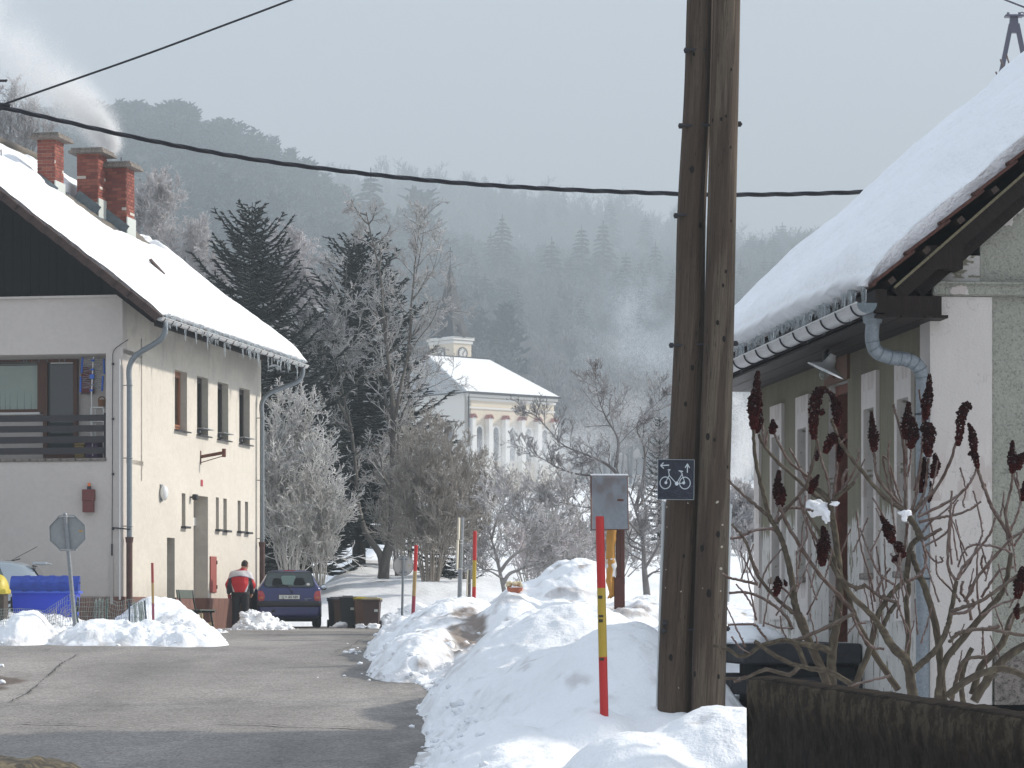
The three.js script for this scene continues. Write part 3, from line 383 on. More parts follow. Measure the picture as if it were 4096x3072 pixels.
  { const [a, y1] = onWall(343, 1047.6), [b, y0] = onWall(351.6, 1082), m = (a + b) / 2, y = (y0 + y1) / 2; const l = part(LH, 'wall_lamp', box(0.03, (y1 - y0) * 1.1, (b - a) * 0.5, 0.017, y, -m), M.galv); const g = new THREE.SphereGeometry(1, 16, 12); g.scale(0.1, (y1 - y0) / 2, (b - a) * 0.42).translate(0.08, y, -m); part(l, 'lamp_shade', g, M.whiteEnamel); }
  { const [a, y] = onWall(412, 1074); part(LH, 'security_lamp', [rbox(0.12, 0.14, 0.16, 0.03, 0.11, y, -a), rod(V3(0, y, -a), V3(0.08, y, -a), 0.02, 6)], M.ironDark); }
  { const [a, y1] = onWall(433, 976), [, y0] = onWall(433, 1001), b = part(LH, 'pole_bracket', [box(0.012, y1 - y0 + 0.05, 0.06, 0.008, (y0 + y1) / 2, -a), rod(V3(0.02, y0 + 0.16, -a), V3(0.5, y1 - 0.02, -a - 0.18), 0.04, 8), rod(V3(0.02, y0 + 0.02, -a), V3(0.5, y1 - 0.1, -a - 0.18), 0.012, 5), rod(V3(0.53, y1 - 0.12, -a - 0.19), V3(0.53, y1 + 0.08, -a - 0.19), 0.05, 8)], M.rust); }
  // lightning conductor and cable on the gable
  const cx = onPlane(LH, 244, 800, 'z', 0.03).x, ly = (v) => onPlane(LH, 244, v, 'z', 0.03).y;
  const cond = part(LH, 'lightning_cable', [tube(curve([V3(0.16, ly(735), 0.1), V3(-0.03, ly(745), 0.05), V3(cx + 0.02, ly(758), 0.04), V3(cx, ly(790), 0.04), V3(cx - 0.01, ly(1020), 0.04), V3(cx - 0.02, ly(1200), 0.04)], 40), 0.009, 4), rod(V3(cx - 0.02, ly(1140), 0.05), V3(0.2, ly(1144), 0.06), 0.016, 5), rod(V3(cx - 0.02, ly(1175), 0.04), V3(cx - 0.02, ly(1200), 0.04), 0.02, 6)], M.ironDark);
  for (const v of [786, 905, 1024, 1142]) part(cond, 'clip', rbox(0.05, 0.05, 0.05, 0.01, cx, ly(v), 0.03), M.ironDark);
  part(LH, 'cable_duct', box(0.07, ly(1200) - 0.6, 0.04, cx - 0.03, ly(1200) / 2 + 0.3, 0.022), std({ color: col(0.42, 0.39, 0.36) }));
  part(LH, 'conduit', [rod(V3(-0.05, 0.7, 0.03), V3(-0.05, ly(775), 0.03), 0.022, 6)], M.white);
  // balcony: recessed back wall, window, glazed door, sill slabs, board railing
  const BZ = -1.35, bp = (u, v) => onPlane(LH, u, v, 'z', BZ), bal = new THREE.Group(); bal.name = 'balcony'; LH.add(bal);
  const gb = (u0, v0, u1, v1, th, z = BZ) => { const a = bp(u0, v0), b = bp(u1, v1); return box(b.x - a.x, a.y - b.y, th, (a.x + b.x) / 2, (a.y + b.y) / 2, z + th / 2); };
  part(bal, 'back_wall', [box(6, 3.2, 0.1, -3, (o0.y + o1.y) / 2, BZ - 0.055)], M.plasterGrey);
  part(bal, 'ceiling', [box(5.7, 0.1, 1.4, -2.85, o1.y + 0.052, BZ / 2 - 0.1), box(0.1, 2.9, 1.0, o1.x + 0.052, (o0.y + o1.y) / 2, -0.83)], M.plasterGrey); part(bal, 'floor', box(5.7, 0.1, 1.3, -2.85, o0.y - 0.06, -0.9), M.plasterGrey);
  const bw = part(bal, 'window', [gb(-60, 767, 96, 786, 0.1), gb(84, 786, 96, 893, 0.1), gb(-60, 886, 84, 893, 0.1), gb(-60, 786, 84, 789, 0.07)], M.brownFrame); part(bw, 'pane', gb(-60, 788, 84, 886, 0.012), M.pane); part(bw, 'sill', gb(-60, 893, 90, 896, 0.16), M.white); part(bw, 'blind_box', gb(-60, 783.5, 83, 788, 0.1), std({ color: col(0.22, 0.25, 0.23) }));
  { const a = bp(-60, 792), b = bp(84, 886), R2 = rng(12); for (let x = a.x + 0.05; x < b.x; x += 0.11 + 0.09 * R2()) part(bw, 'curtain', T(new THREE.CylinderGeometry(0.05, 0.06, a.y - b.y, 6), x, (a.y + b.y) / 2, BZ - 0.06), (M.net ??= std({ color: col(0.17, 0.19, 0.2), roughness: 1 }))); }
  const bd = part(bal, 'door', [gb(96, 767, 170, 783, 0.1), gb(96, 783, 105, 990, 0.1), gb(161, 783, 170, 990, 0.1), gb(105, 975, 161, 990, 0.09)], M.brownFrame); part(bd, 'pane', gb(105, 783, 161, 975, 0.012), M.glass); part(bd, 'blind_box', gb(112, 783, 160, 785.5, 0.08), M.white);
  for (let i = 0; i < 9; i++) { const u = [41, 54, 60, 71, 87, 105, 116, 131, 142][i]; part(bal, 'peg', gb(u, 776, u + 1.5, 783, 0.12), i % 3 === 0 ? M.orangeFrame : M.zinc); }
  [[895.4, 909], [918, 932], [941.5, 956], [965.8, 980]].forEach(([v0, v1]) => { const a = onPlane(LH, 228, v0, 'z', -0.06), b = onPlane(LH, 228, v1, 'z', -0.06); part(bal, 'board', rbox(5.4, a.y - b.y, 0.04, 0.006, a.x - 2.72, (a.y + b.y) / 2, -0.08), M.railBoard); });
  for (const x of [o1.x - 0.06]) part(bal, 'post', box(0.05, 1.0, 0.05, x, o0.y + 0.5, -0.14), M.railBoard);
  for (let i = 0; i < 16; i++) part(bal, 'slab', rbox(0.345, 0.075, 0.36, 0.008, o1.x - 0.16 - i * 0.352, o0.y - 0.036, -0.15), M.capStone);
  // chimneys of separate bricks
  const bg = [0, 1].map((i) => rbox(1, 1, 1, 0.06, 0, 0, 0, 0, 0, 0, 1));
  const chim = (s, u, w, d, hTop, below, mort, wide) => {
    const ch = new THREE.Group(); ch.name = 'chimney'; LH.add(ch); const x = EX - u * Math.cos(PT), yb = EY + u * Math.sin(PT), r2 = rng(Math.round(s * 10) + 7);
    ch.position.set(x, 0, -s);
    part(ch, 'core', box(w - 0.02, hTop - yb + 0.8, d - 0.02, 0, (hTop + yb - 0.8) / 2, 0), mort);
    const course = 0.083, bl = 0.245, gap = 0.013, y0 = yb + 0.12;
    for (let y = y0, c = 0; y < hTop - 0.03; y += course, c++) for (const side of [0, 1]) {
      const L = side ? d : w, off = c % 2 ? bl / 2 : 0; for (let q = -L / 2 - off; q < L / 2 - 0.03; q += bl + gap * 0) { const a = Math.max(q, -L / 2), b = Math.min(q + bl, L / 2); if (b - a < 0.05) continue; const m = part(ch, 'brick', bg[0], r2() < 0.05 ? M.brickWhite : M.brick[Math.floor(r2() * 4)]); const ln = b - a - gap, pr = 0.004 + 0.006 * r2();
        if (side) { m.scale.set(0.05, course - gap, ln); m.position.set(w / 2 - 0.025 + pr, y + course / 2, (a + b) / 2); } else { m.scale.set(ln, course - gap, 0.05); m.position.set((a + b) / 2, y + course / 2, d / 2 - 0.025 + pr); } } }
    const cap = part(ch, 'cap', [rbox(wide, 0.07, d + 0.42, 0.012, 0.02, hTop + 0.035, 0), rbox(wide - 0.1, 0.07, d + 0.3, 0.012, 0.02, hTop + 0.107, 0)], M.capStone);
    // sheet metal apron along the slope and a pale flashing at the lower right corner
    part(ch, 'flashing', [box(w + 0.16, 0.3, 0.02, 0, 0, 0, 0, 0, -PT).translate(0, yb + 0.16, d / 2 + 0.03), box(w + 1.0, 0.02, 0.4, 0, 0, 0, 0, 0, -PT).translate(-0.2, yb + 0.2, d / 2 + 0.15)], M.lead);
    part(ch, 'corner_flashing', box(0.03, 0.62, d + 0.06, w / 2 + 0.02, yb - 0.02, 0), M.leadPale);
    return [ch, hTop];
  };
  const base = (vx, vy) => { const o = V3(0, 0, 0).applyMatrix4(LH.matrixWorld.clone().invert()), p = at(vx, vy, 1).applyMatrix4(LH.matrixWorld.clone().invert()).sub(o); const t = (EY + (EX - o.x) * TP - o.y) / (p.y + p.x * TP); return o.addScaledVector(p, t); };
  const heightAt = (p, v) => Y((1323.1 - v) * -p.clone().applyMatrix4(LH.matrixWorld).z / F);
  const c1 = base(120, 432), c2 = base(210, 470), c3 = base(272, 512);
  const uOf = (p) => (EX - p.x) / Math.cos(PT);
  chim(-c1.z + 0.32, uOf(c1) + 0.3, 0.44, 0.68, heightAt(c1, 300), 0, M.mortar, 0.78);
  chim(-c2.z + 0.35, uOf(c2) + 0.32, 0.56, 0.72, heightAt(c2, 332), 0, M.mortarDark, 0.92);
  chim(-c3.z + 0.3, uOf(c3) + 0.36, 0.62, 0.66, heightAt(c3, 362), 0, M.mortarDark, 0.96);
  const rd = (p, h) => part(LH, 'lightning_rod', rod(p, p.clone().add(V3(0, h, 0)), 0.012, 5), M.ironDark);
  { const p = base(262, 500); rd(V3(p.x - 0.1, heightAt(c3, 350), p.z - 0.3), 0.25); }
  // snow guard wires on the bare strip
  const gw = []; for (let i = 0; i < 9; i++) { const s = 0.5 + i * 0.62, u = 7.3 + 0.05 * (i % 2), x = EX - u * Math.cos(PT), y = EY + u * Math.sin(PT); gw.push(rod(V3(x, y, -s), V3(x, y + 0.25, -s), 0.012, 4)); if (i) gw.push(rod(V3(x, y + 0.2, -s), V3(x, y + 0.22, -s + 0.62), 0.008, 4)); }
  part(LH, 'snow_guard', gw, M.ironDark);
}
const onGable = (u, v, z = 0) => onPlane(LH, u, v, 'z', z).applyMatrix4(LH.matrixWorld);
{
  const p = onGable(194, 1085, 0), t = thing('alarm_siren', 'dark red box with an orange lamp on top, fixed to the gable wall', 'alarm siren', p, LH.rotation.y), s = 66 / F;
  const red = std({ color: col(0.14, 0.03, 0.025), roughness: 0.5 });
  part(t, 'housing', [rbox(26 * s, 25 * s, 0.16, 0.012, 0.4 * s, 15 * s, 0.09)], red); part(t, 'lower_box', rbox(23.5 * s, 25 * s, 0.14, 0.012, -0.5 * s, -9.5 * s, 0.08), red); part(t, 'collar', T(new THREE.CylinderGeometry(4.4 * s, 4.8 * s, 7 * s, 12), 1 * s, 31 * s, 0.08), M.ironDark); part(t, 'lamp', T(new THREE.CylinderGeometry(3.2 * s, 3.6 * s, 7 * s, 12), 1 * s, 38 * s, 0.08), phy({ color: col(0.7, 0.16, 0.03), roughness: 0.3 }));
}
{ // things on the balcony
  const Z = -0.55, p = onGable(202, 989, Z), s = 66.5 / F, f = (u, v) => [(u - 202) * s, (989 - v) * s];
  const t = thing('grid_antenna', 'white grid aerial with blue rods on the balcony', 'aerial', p, LH.rotation.y), blue = std({ color: col(0.03, 0.12, 0.5), roughness: 0.5 });
  const R = (u0, v0, u1, v1, r, z = 0) => { const [a, b] = f(u0, v0), [c, d] = f(u1, v1); return rod(V3(a, b, z), V3(c, d, z), r, 6); };
  part(t, 'mast', [R(202, 770, 197.5, 850, 0.018), R(197.5, 850, 200, 985, 0.014)], M.white);
  for (const [a, b, c, d] of [[178, 771, 176, 805], [174, 813, 173, 847], [226, 775, 227, 808], [224, 812, 222, 845]]) part(t, 'rod', R(a, b, c, d, 0.024, 0.02), blue);
  part(t, 'clamp', [box(0.1, 0.1, 0.05, ...f(199.5, 813), 0.02), box(0.07, 0.04, 0.05, ...f(200.5, 798), 0.02), box(0.07, 0.04, 0.05, ...f(198, 843), 0.02), box(0.07, 0.04, 0.05, ...f(201.5, 778), 0.02)], blue);
  const w = []; for (let i = 0; i < 9; i++) w.push(R(179, 773 + i * 3.7, 226, 775 + i * 3.7, 0.006)); for (let i = 0; i < 7; i++) w.push(R(176, 813 + i * 4, 224, 812 + i * 4.5, 0.006)); for (const v of [780, 795, 812, 830]) w.push(R(180, v - 6, 222, v + 8, 0.007, 0.03), R(180, v + 8, 222, v - 6, 0.007, 0.03));
  part(t, 'wires', w, M.galv).userData.kind = 'stuff';
  const q = (name, label, cat, u0, v0, u1, v1, th, mat, z) => { const b = thing(name, label, cat, onGable((u0 + u1) / 2, v1, z), LH.rotation.y), k = 66.8 / F; return [b, (u1 - u0) * k, (v1 - v0) * k, th, mat]; };
  { const [b, wd, h, th] = q('storage_box', 'purple plastic box behind the balcony boards', 'box', 190, 955, 218, 990, 0.4, null, -0.75), m = std({ color: col(0.1, 0.05, 0.13) }); part(b, 'body', rbox(wd, h * 0.85, th, 0.02, 0, h * 0.43, 0), m); part(b, 'lid', rbox(wd + 0.03, h * 0.15, th + 0.03, 0.02, 0, h * 0.93, 0), m); }
  { const [b, wd, h, th] = q('storage_box', 'ochre box standing by the balcony door', 'box', 166, 958, 188, 990, 0.35, null, -0.8), m = std({ color: col(0.32, 0.22, 0.07) }); part(b, 'body', rbox(wd, h * 0.85, th, 0.02, 0, h * 0.43, 0), m); part(b, 'lid', rbox(wd + 0.02, h * 0.15, th + 0.02, 0.02, 0, h * 0.93, 0), m); }
  { const [b, wd, h] = q('rack', 'white metal rack in the corner of the balcony', 'rack', 201, 881, 229, 990, 0.4, null, -0.85); part(b, 'frame', [box(0.03, h, 0.03, -wd / 2, h / 2, 0.15), box(0.03, h, 0.03, -wd / 2, h / 2, -0.15), box(0.03, h, 0.03, wd / 2, h / 2, 0.15), box(wd, 0.03, 0.35, 0, h, 0)], M.white); part(b, 'shelf', [box(wd, 0.025, 0.34, 0, h * 0.72, 0), box(wd, 0.025, 0.34, 0, h * 0.35, 0)], M.white); }
  { const [b, wd, h] = q('basket', 'brown basket on the white balcony rack', 'basket', 211, 856, 229, 880.5, 0.3, null, -0.85); const m = std({ color: col(0.22, 0.1, 0.04) }); part(b, 'body', T(new THREE.CylinderGeometry(wd * 0.5, wd * 0.42, h * 0.7, 14), 0, h * 0.35, 0), m); part(b, 'handle', T(new THREE.TorusGeometry(wd * 0.42, 0.014, 5, 12, Math.PI), 0, h * 0.65, 0), m); }
  { const c = onGable(189, 821, -1.28), b = thing('wall_plaque', 'dark red rounded plaque on the balcony back wall', 'plaque', c, LH.rotation.y); part(b, 'plate', rbox(0.29, 0.6, 0.03, 0.01, 0, 0, -0.01), std({ color: col(0.16, 0.04, 0.04) })); part(b, 'rim', [box(0.3, 0.025, 0.04, 0, -0.3, 0), box(0.3, 0.025, 0.04, 0, 0, 0)], M.darkFrame); }
}
// ---------- old house on the right ----------
const RH = thing('cottage', 'old greenish grey cottage with thick roof snow, icicles and peeling white paint', 'cottage', V3(3.644, -0.8, -26), Math.asin(0.108));
{
  const R = rng(44), L = 8.05, wt = 0.42, eave = onPlane(RH, 1893, 615, 'z', 0.36), up = onPlane(RH, 2212, 335, 'z', 0.36), TP = (up.y - eave.y) / (up.x - eave.x), PT = Math.atan(TP), EX = eave.x, EY = eave.y, W = 9.2, RX = W / 2;
  const roofY = (x) => EY + (x - EX) * TP, under = (x) => roofY(x) - 0.2;
  const onW = (u, v) => { const p = onPlane(RH, u, v, 'x', 0); return [-p.z, p.y]; }, onG = (u, v, z = 0) => onPlane(RH, u, v, 'z', z);
  // long wall: olive render above, white paint flaking below
  M.flaky = std({ roughness: 0.92, bumpMap: bumpFine, bumpScale: 0.006, map: tex(512, (u, v) => { const st = tn(u, v, 2, 6, 0.75, 1, -2), b = tn(u, v, 0, 3), k = 0.75 + 0.35 * st + 0.2 * (b - 0.5), lim = 0.40 + 0.16 * (tn(u, v, 2, 6, 0.8, 2, -2) - 0.5) + 0.14 * (b - 0.5); const s = smooth(lim + 0.01, lim - 0.01, v), chip = smooth(0.62, 0.66, tn(u, v, 3, 6, 0.75, 1, -1)); return lin(...mix3([0.17 * k, 0.155 * k, 0.105 * k], [0.52 * k, 0.50 * k, 0.47 * k], s * (1 - chip * 0.9))); }, true, 4.1, 4.1) });
  M.greenWall = std({ roughness: 0.95, map: tex(512, (u, v) => { const f = tn(u, v, 5, 6, 0.9), b = tn(u, v, 0, 3), k = 0.92 + 0.2 * (b - 0.5) + 0.3 * (f - 0.5), d = f < 0.3 ? 0.8 : 1; return lin(0.335 * k * d, 0.335 * k * d, 0.285 * k * d); }, true, 2.2), bumpMap: bumpFine, bumpScale: 0.016 });
  M.whiteWall = std({ roughness: 0.9, map: tex(512, (u, v) => { const b = tn(u, v, 0, 4, 0.6), st = tn(u, v, 2, 5, 0.7, 1, -1), c = Math.abs(tn(u, v, 1, 5, 0.6) - 0.5) < 0.004 && tn(v, u, 1, 3) > 0.55 ? 0.75 : 1, low = smooth(0.25, 0.0, v) * smooth(0.5, 0.6, st) * 0.45; const k = (0.9 + 0.2 * (b - 0.5) + 0.1 * (st - 0.5)) * c; return lin(...mix3([0.62 * k, 0.575 * k, 0.54 * k], [0.33, 0.25, 0.22], low)); }, true, 3.4, 3.4), bumpMap: bumpFine, bumpScale: 0.005 });
  const wins = [[1669.5, 882, 1694.7], [1725, 861, 1752], [1868, 810, 1900], [1939.5, 788, 1975.5]].map(([a, t, b]) => { const [s1, y] = onW(a, t), [s0] = onW(b, t); return [Math.min(s0, s1), Math.max(s0, s1), y]; });
  const wy = wins[2][2]; const wall = polyShape([[0.001, 0], [L, 0], [L, under(0) - 0.003], [0.001, under(0) - 0.003]]);
  const ops = wins.map(([a, b]) => [a + (b - a) * 0.16, wy - 0.34 - 1.55, b - (b - a) * 0.16, wy - 0.34]);
  const [da, dy1] = onW(1790, 836), [db] = onW(1831, 836), dlow = onW(1800, 1387)[1];
  for (const [a, b, c, d] of ops) rectHole(wall, a, b, c, d); rectHole(wall, Math.min(da, db), dlow, Math.max(da, db), dy1);
  part(RH, 'wall', extr(wall, wt).rotateY(Math.PI / 2), M.flaky);
  part(RH, 'wall', [T(extr(polyShape([[wt + 0.003, 0], [W, 0], [W, under(0) - 0.003], [RX, under(RX)], [wt + 0.003, under(wt) - 0.003]]), 0.4), 0, 0, -0.4)], M.greenWall);
  part(RH, 'wall', [T(extr(polyShape([[wt + 0.003, 0], [W, 0], [W, under(0) - 0.003], [RX, under(RX)], [wt + 0.003, under(wt) - 0.003]]), 0.4), 0, 0, -L), box(0.4, under(0), L - 0.9, W - 0.21, under(0) / 2, -L / 2)], M.greenWall);
  part(RH, 'floor_slab', box(W - 1, 0.2, L - 0.9, W / 2, dlow - 0.15, -L / 2), M.blackWood);
  // corner pilaster and the cornice band
  const p1 = onG(2143, 900, 0.035).x, ptop = onG(2080, 641, 0.035).y, ctop = onG(2100, 612, 0.05).y;
  const pil = part(RH, 'pilaster', box(p1 + 0.03, ptop, 0.36, (p1 - 0.03) / 2, ptop / 2, -0.145), M.whiteWall);
  part(RH, 'pilaster', box(0.36, under(0) - 0.3, 0.3, 0.15, (under(0) - 0.3) / 2, -L + 0.13), M.whiteWall);
  part(RH, 'cornice', [rbox(5, ctop - ptop, 0.07, 0.02, 2.5 - 0.02, (ctop + ptop) / 2 + 0.006, 0.036), rbox(5, 0.03, 0.1, 0.012, 2.48, ctop, 0.05)], M.greenWall);
  part(RH, 'plinth', [box(5, 0.42, 0.05, 2.52 + p1, 0.21, 0.027)], M.capStone);
  // pale bare patches where the render came off
  const patch = (pts, z = 0.003) => { const P = [], n = pts.length; for (let i = 0; i < n; i++) { const a = pts[i], b = pts[(i + 1) % n]; for (let k = 0; k < 5; k++) { const t = k / 5, q = onG(lerp(a[0], b[0], t) + (R() - 0.5) * 5, lerp(a[1], b[1], t) + (R() - 0.5) * 5); P.push([q.x, q.y]); } } return T(extr(polyShape(P), 0.004), 0, 0, z); };
  part(RH, 'bare_patch', patch([[2212, 420], [2190, 440], [2168, 452], [2140, 478], [2122, 500], [2140, 492], [2160, 484], [2184, 488], [2190, 470], [2212, 452]]), M.whiteWall); part(RH, 'bare_patch', patch([[2046, 636], [2054, 622], [2072, 616], [2084, 626], [2088, 638]], 0.072), M.whiteWall);
  // windows of the long wall
  ops.forEach(([a, b, c, d], i) => {
    const w = new THREE.Group(); w.name = 'window'; RH.add(w); const m = (a + c) / 2, [sa, sb] = wins[i], t = 0.035;
    const bar = (y0, y1, s0, s1, x, th, mat) => box(th, y1 - y0, s1 - s0, x, (y0 + y1) / 2, -(s0 + s1) / 2);
    part(w, 'surround', [bar(b - 0.45, wy, sa, a, -t / 2, t), bar(b - 0.45, wy, c, sb, -t / 2, t), bar(d, wy, a, c, -t / 2, t), bar(b - 0.45, b, a, c, -t / 2, t)], M.whiteWall);
    const old = (M.oldPaint ??= std({ map: woodTex([0.2, 0.18, 0.14], [0.5, 0.47, 0.4], 0.5), roughness: 0.9 }));
    part(w, 'frame', [bar(b, b + 0.07, a, c, 0.13, 0.08), bar(d - 0.07, d, a, c, 0.13, 0.08), bar(b + 0.07, d - 0.07, a, a + 0.07, 0.13, 0.08), bar(b + 0.07, d - 0.07, c - 0.07, c, 0.13, 0.08), bar(d - 0.42, d - 0.35, a + 0.07, c - 0.07, 0.13, 0.07), bar(b + 0.07, d - 0.42, m - 0.03, m + 0.03, 0.13, 0.07), bar(b + 0.5, b + 0.55, a + 0.07, c - 0.07, 0.14, 0.05)], old);
    part(w, 'pane', [bar(b + 0.07, d - 0.07, a + 0.07, c - 0.07, 0.15, 0.008)], M.pane); part(w, 'sill', rbox(0.2, 0.06, c - a, 0.01, 0.02, b - 0.032, -m), M.capStone);
    part(w, 'curtain', bar(b + 0.1, d - 0.4, a + 0.07, m - 0.04, 0.24, 0.01), (M.oldCurtain ??= std({ color: col(0.5, 0.46, 0.34) })));
  });
  // door, its frame, transom and the lamp above
  const d0 = Math.min(da, db), d1 = Math.max(da, db), dm = (d0 + d1) / 2; const door = new THREE.Group(); door.name = 'door'; RH.add(door);
  part(door, 'leaf', [box(0.05, dy1 - dlow - 0.5, d1 - d0 - 0.14, 0.3, (dy1 - 0.5 + dlow) / 2, -dm), ...[0, 1, 2].map((i) => rbox(0.03, 0.5, d1 - d0 - 0.4, 0.01, 0.27, dlow + 0.4 + i * 0.62, -dm))], M.darkFrame); part(door, 'frame', [box(0.16, dy1 - dlow, 0.08, 0.15, (dy1 + dlow) / 2, -d0 - 0.041), box(0.16, dy1 - dlow, 0.08, 0.15, (dy1 + dlow) / 2, -d1 + 0.041), box(0.16, 0.09, d1 - d0 - 0.17, 0.15, dy1 - 0.046, -dm), box(0.1, 0.06, d1 - d0 - 0.17, 0.2, dy1 - 0.5, -dm)], M.rust); part(door, 'transom', box(0.01, 0.36, d1 - d0 - 0.18, 0.2, dy1 - 0.28, -dm), M.glass); part(door, 'handle', rbox(0.08, 0.03, 0.14, 0.01, 0.24, dlow + 1.05, -d0 - 0.2), M.galv);
  part(RH, 'lintel', box(0.03, 0.3, d1 - d0 + 0.2, -0.012, dy1 + 0.16, -dm), std({ map: woodTex([0.07, 0.035, 0.022], [0.16, 0.075, 0.045], 0.5) }));
  { const l = new THREE.Group(); l.name = 'yard_lamp'; const a = onPlane(RH, 1810, 762, 'x', 0), c = onPlane(RH, 1784, 801, 'x', -0.34); RH.add(l); part(l, 'arm', tube(curve([V3(0, a.y, a.z), V3(-0.2, a.y + 0.02, lerp(a.z, c.z, 0.6)), V3(-0.34, c.y + 0.16, c.z)], 10), 0.016, 6), M.ironDark); const sh = new THREE.LatheGeometry([[0.03, 0.17], [0.05, 0.12], [0.07, 0.06], [0.19, 0.005], [0.195, -0.004], [0.185, -0.004], [0.06, 0.045]].map(([x, y]) => new THREE.Vector2(x, y)), 24).rotateZ(-0.42).rotateX(0.12).translate(-0.34, c.y, c.z); part(l, 'lamp_shade', sh, M.whiteEnamel); part(l, 'socket', rod(V3(-0.34, c.y + 0.16, c.z), V3(-0.34, c.y + 0.02, c.z), 0.03, 8), M.ironDark); part(l, 'bulb', T(new THREE.SphereGeometry(0.045, 12, 10), -0.36, c.y - 0.04, c.z), M.pane); part(l, 'wall_bracket', box(0.03, 0.4, 0.07, -0.045, a.y - 0.05, a.z), M.rust); }
  // stone doorstep with old snow at its end
  const st = new THREE.Group(); st.name = 'doorstep'; RH.add(st); const stone = std({ map: tex(256, (u, v) => { const k = 0.3 + 1.2 * tn(u, v, 1, 6, 0.7); return lin(0.03 * k, 0.03 * k, 0.033 * k); }, true, 1.2), bumpMap: bumpCoarse, bumpScale: 0.03 });
  part(st, 'slab', rbox(1.15, 0.2, 2.2, 0.03, -0.58, dlow - 0.1, -dm), stone); part(st, 'block', rbox(0.8, 0.5, 1.9, 0.03, -0.42, dlow - 0.46, -dm), stone); part(st, 'block', rbox(1.3, 0.16, 2.4, 0.03, -0.62, 0.1, -dm - 0.1), stone);
  { const g = new THREE.SphereGeometry(1, 28, 16), p = g.attributes.position; for (let i = 0; i < p.count; i++) { const x = p.getX(i), y = p.getY(i), z = p.getZ(i), k = 1 + 0.18 * fbm(x * 1.5, y * 1.5, z * 1.5, 3); p.setXYZ(i, x * 0.36 * k, Math.max(-0.02, y * 0.17 * k), z * 0.9 * k); } g.computeVertexNormals(); part(st, 'snow_cap', g.translate(-0.93, dlow + 0.01, -dm), M.snowPlain); }
  // roof: rafters, battens, separate verge tiles, snow
  const OV = 0.36, RU = (RX - EX) / Math.cos(PT), S0 = -OV, S1 = L + 0.4, roof = new THREE.Group(); roof.name = 'roof'; RH.add(roof);
  const onSlope = (g, u, off, z) => g.rotateZ(PT).translate(EX + u * Math.cos(PT) - off * Math.sin(PT), EY + u * Math.sin(PT) + off * Math.cos(PT), z);
  part(roof, 'sheathing', [onSlope(box(RU, 0.03, S1 - S0 - 0.22), RU / 2, -0.14, -(S0 + S1) / 2 - 0.06), box(RU, 0.12, S1 - S0, 0, 0, 0, 0, 0, -PT).translate(RX + RU / 2 * Math.cos(PT), EY + RU / 2 * Math.sin(PT) - 0.08, -(S0 + S1) / 2)], M.blackWood);
  part(roof, 'tile_field', onSlope(box(RU, 0.03, S1 - S0 - 0.5), RU / 2, 0.0, -(S0 + S1) / 2 - 0.1), M.tileRed);
  const tg = [0, 1, 2].map((i) => merge([rbox(0.47, 0.026, 0.26, 0.01), rbox(0.05, 0.045, 0.26, 0.015, -0.225, -0.006, 0)]));
  for (let i = 0; i < 15; i++) { const u = 0.2 + i * 0.4 + 0.02 * (R() - 0.5), m = part(roof, 'tile', tg[i % 3], M.tileRed); m.position.set(EX + u * Math.cos(PT) + 0.0, EY + u * Math.sin(PT) + 0.02, OV - 0.13 + 0.015 * R()); m.rotation.z = PT - 0.075 + 0.02 * R(); }
  for (let i = 0; i < 15; i++) { const u = 0.14 + i * 0.4; part(roof, 'batten', onSlope(box(0.06, 0.05, 1.1), u, -0.045 - 0.02, 0.3 - 0.55 + 0.02 * R()), (M.batten ??= std({ map: woodTex([0.025, 0.015, 0.011], [0.06, 0.036, 0.026], 0.4) }))); }
  const oldWood = (M.oldWood ??= phy({ specularIntensity: 0.25, map: woodTex([0.009, 0.006, 0.005], [0.03, 0.02, 0.016], 0.6), bumpMap: woodBump, bumpScale: 0.006 })), mossEdge = std({ map: woodTex([0.1, 0.085, 0.045], [0.2, 0.175, 0.11], 0.4), bumpMap: bumpFine, bumpScale: 0.01 });
  part(roof, 'rafter', onSlope(box(RU, 0.13, 0.09), RU / 2 + 0.1, -0.19, 0.22), oldWood); part(roof, 'rafter_edge', onSlope(box(RU, 0.022, 0.03), RU / 2 + 0.12, -0.125, 0.285), mossEdge); part(roof, 'rafter', onSlope(box(RU, 0.12, 0.1), RU / 2 + 0.3, -0.3, 0.06), oldWood);
  for (let i = 0; i < 3; i++) part(roof, 'soffit_board', box(0.2, 0.025, L + 0.62, EX + 0.16 + i * 0.21 - 0.04, EY - 0.26 + 0.0, -(S0 + S1) / 2 + 0.02), oldWood);
  part(roof, 'eave_beam', [box(0.5, 0.17, 0.36, EX + 0.34, EY - 0.17, 0.1), box(0.1, 0.2, L + 0.6, EX + 0.06, EY - 0.13, -(S0 + S1) / 2 + 0.01)], oldWood);
  const eTop = onG(1990, 640, 0.1); part(roof, 'purlin', box(0.34, 0.2, 0.5, 0.03, under(0.1) - 0.14, 0.02), oldWood);
  const sn = snowSlab(-0.02, RU - 0.05, S0 + 0.1, S1 + 0.1, PT, 0.36, 170, 150, 21, null, 0.15, 1.3); sn.translate(EX, EY + 0.03, 0); sn.computeVertexNormals(); part(roof, 'snow_cover', sn, M.snow);
  // the ragged edge of the snow over the eave and verge
  // gutter with brackets, end cap and swan-neck downpipe
  const gy = onG(1917, 655, 0.3).y, gr = 0.088, GX = EX - 0.07, gutter = part(RH, 'gutter', [new THREE.CylinderGeometry(gr, gr, S1 - S0 - 0.1, 20, 1, true, Math.PI / 2, Math.PI).rotateX(Math.PI / 2).rotateZ(Math.PI).translate(GX, gy, -(S0 + S1) / 2), rod(V3(GX - gr, gy, 0.3), V3(GX - gr, gy, -S1), 0.012, 8)], M.zincPale);
  { const mesh = gutter.geometry; }
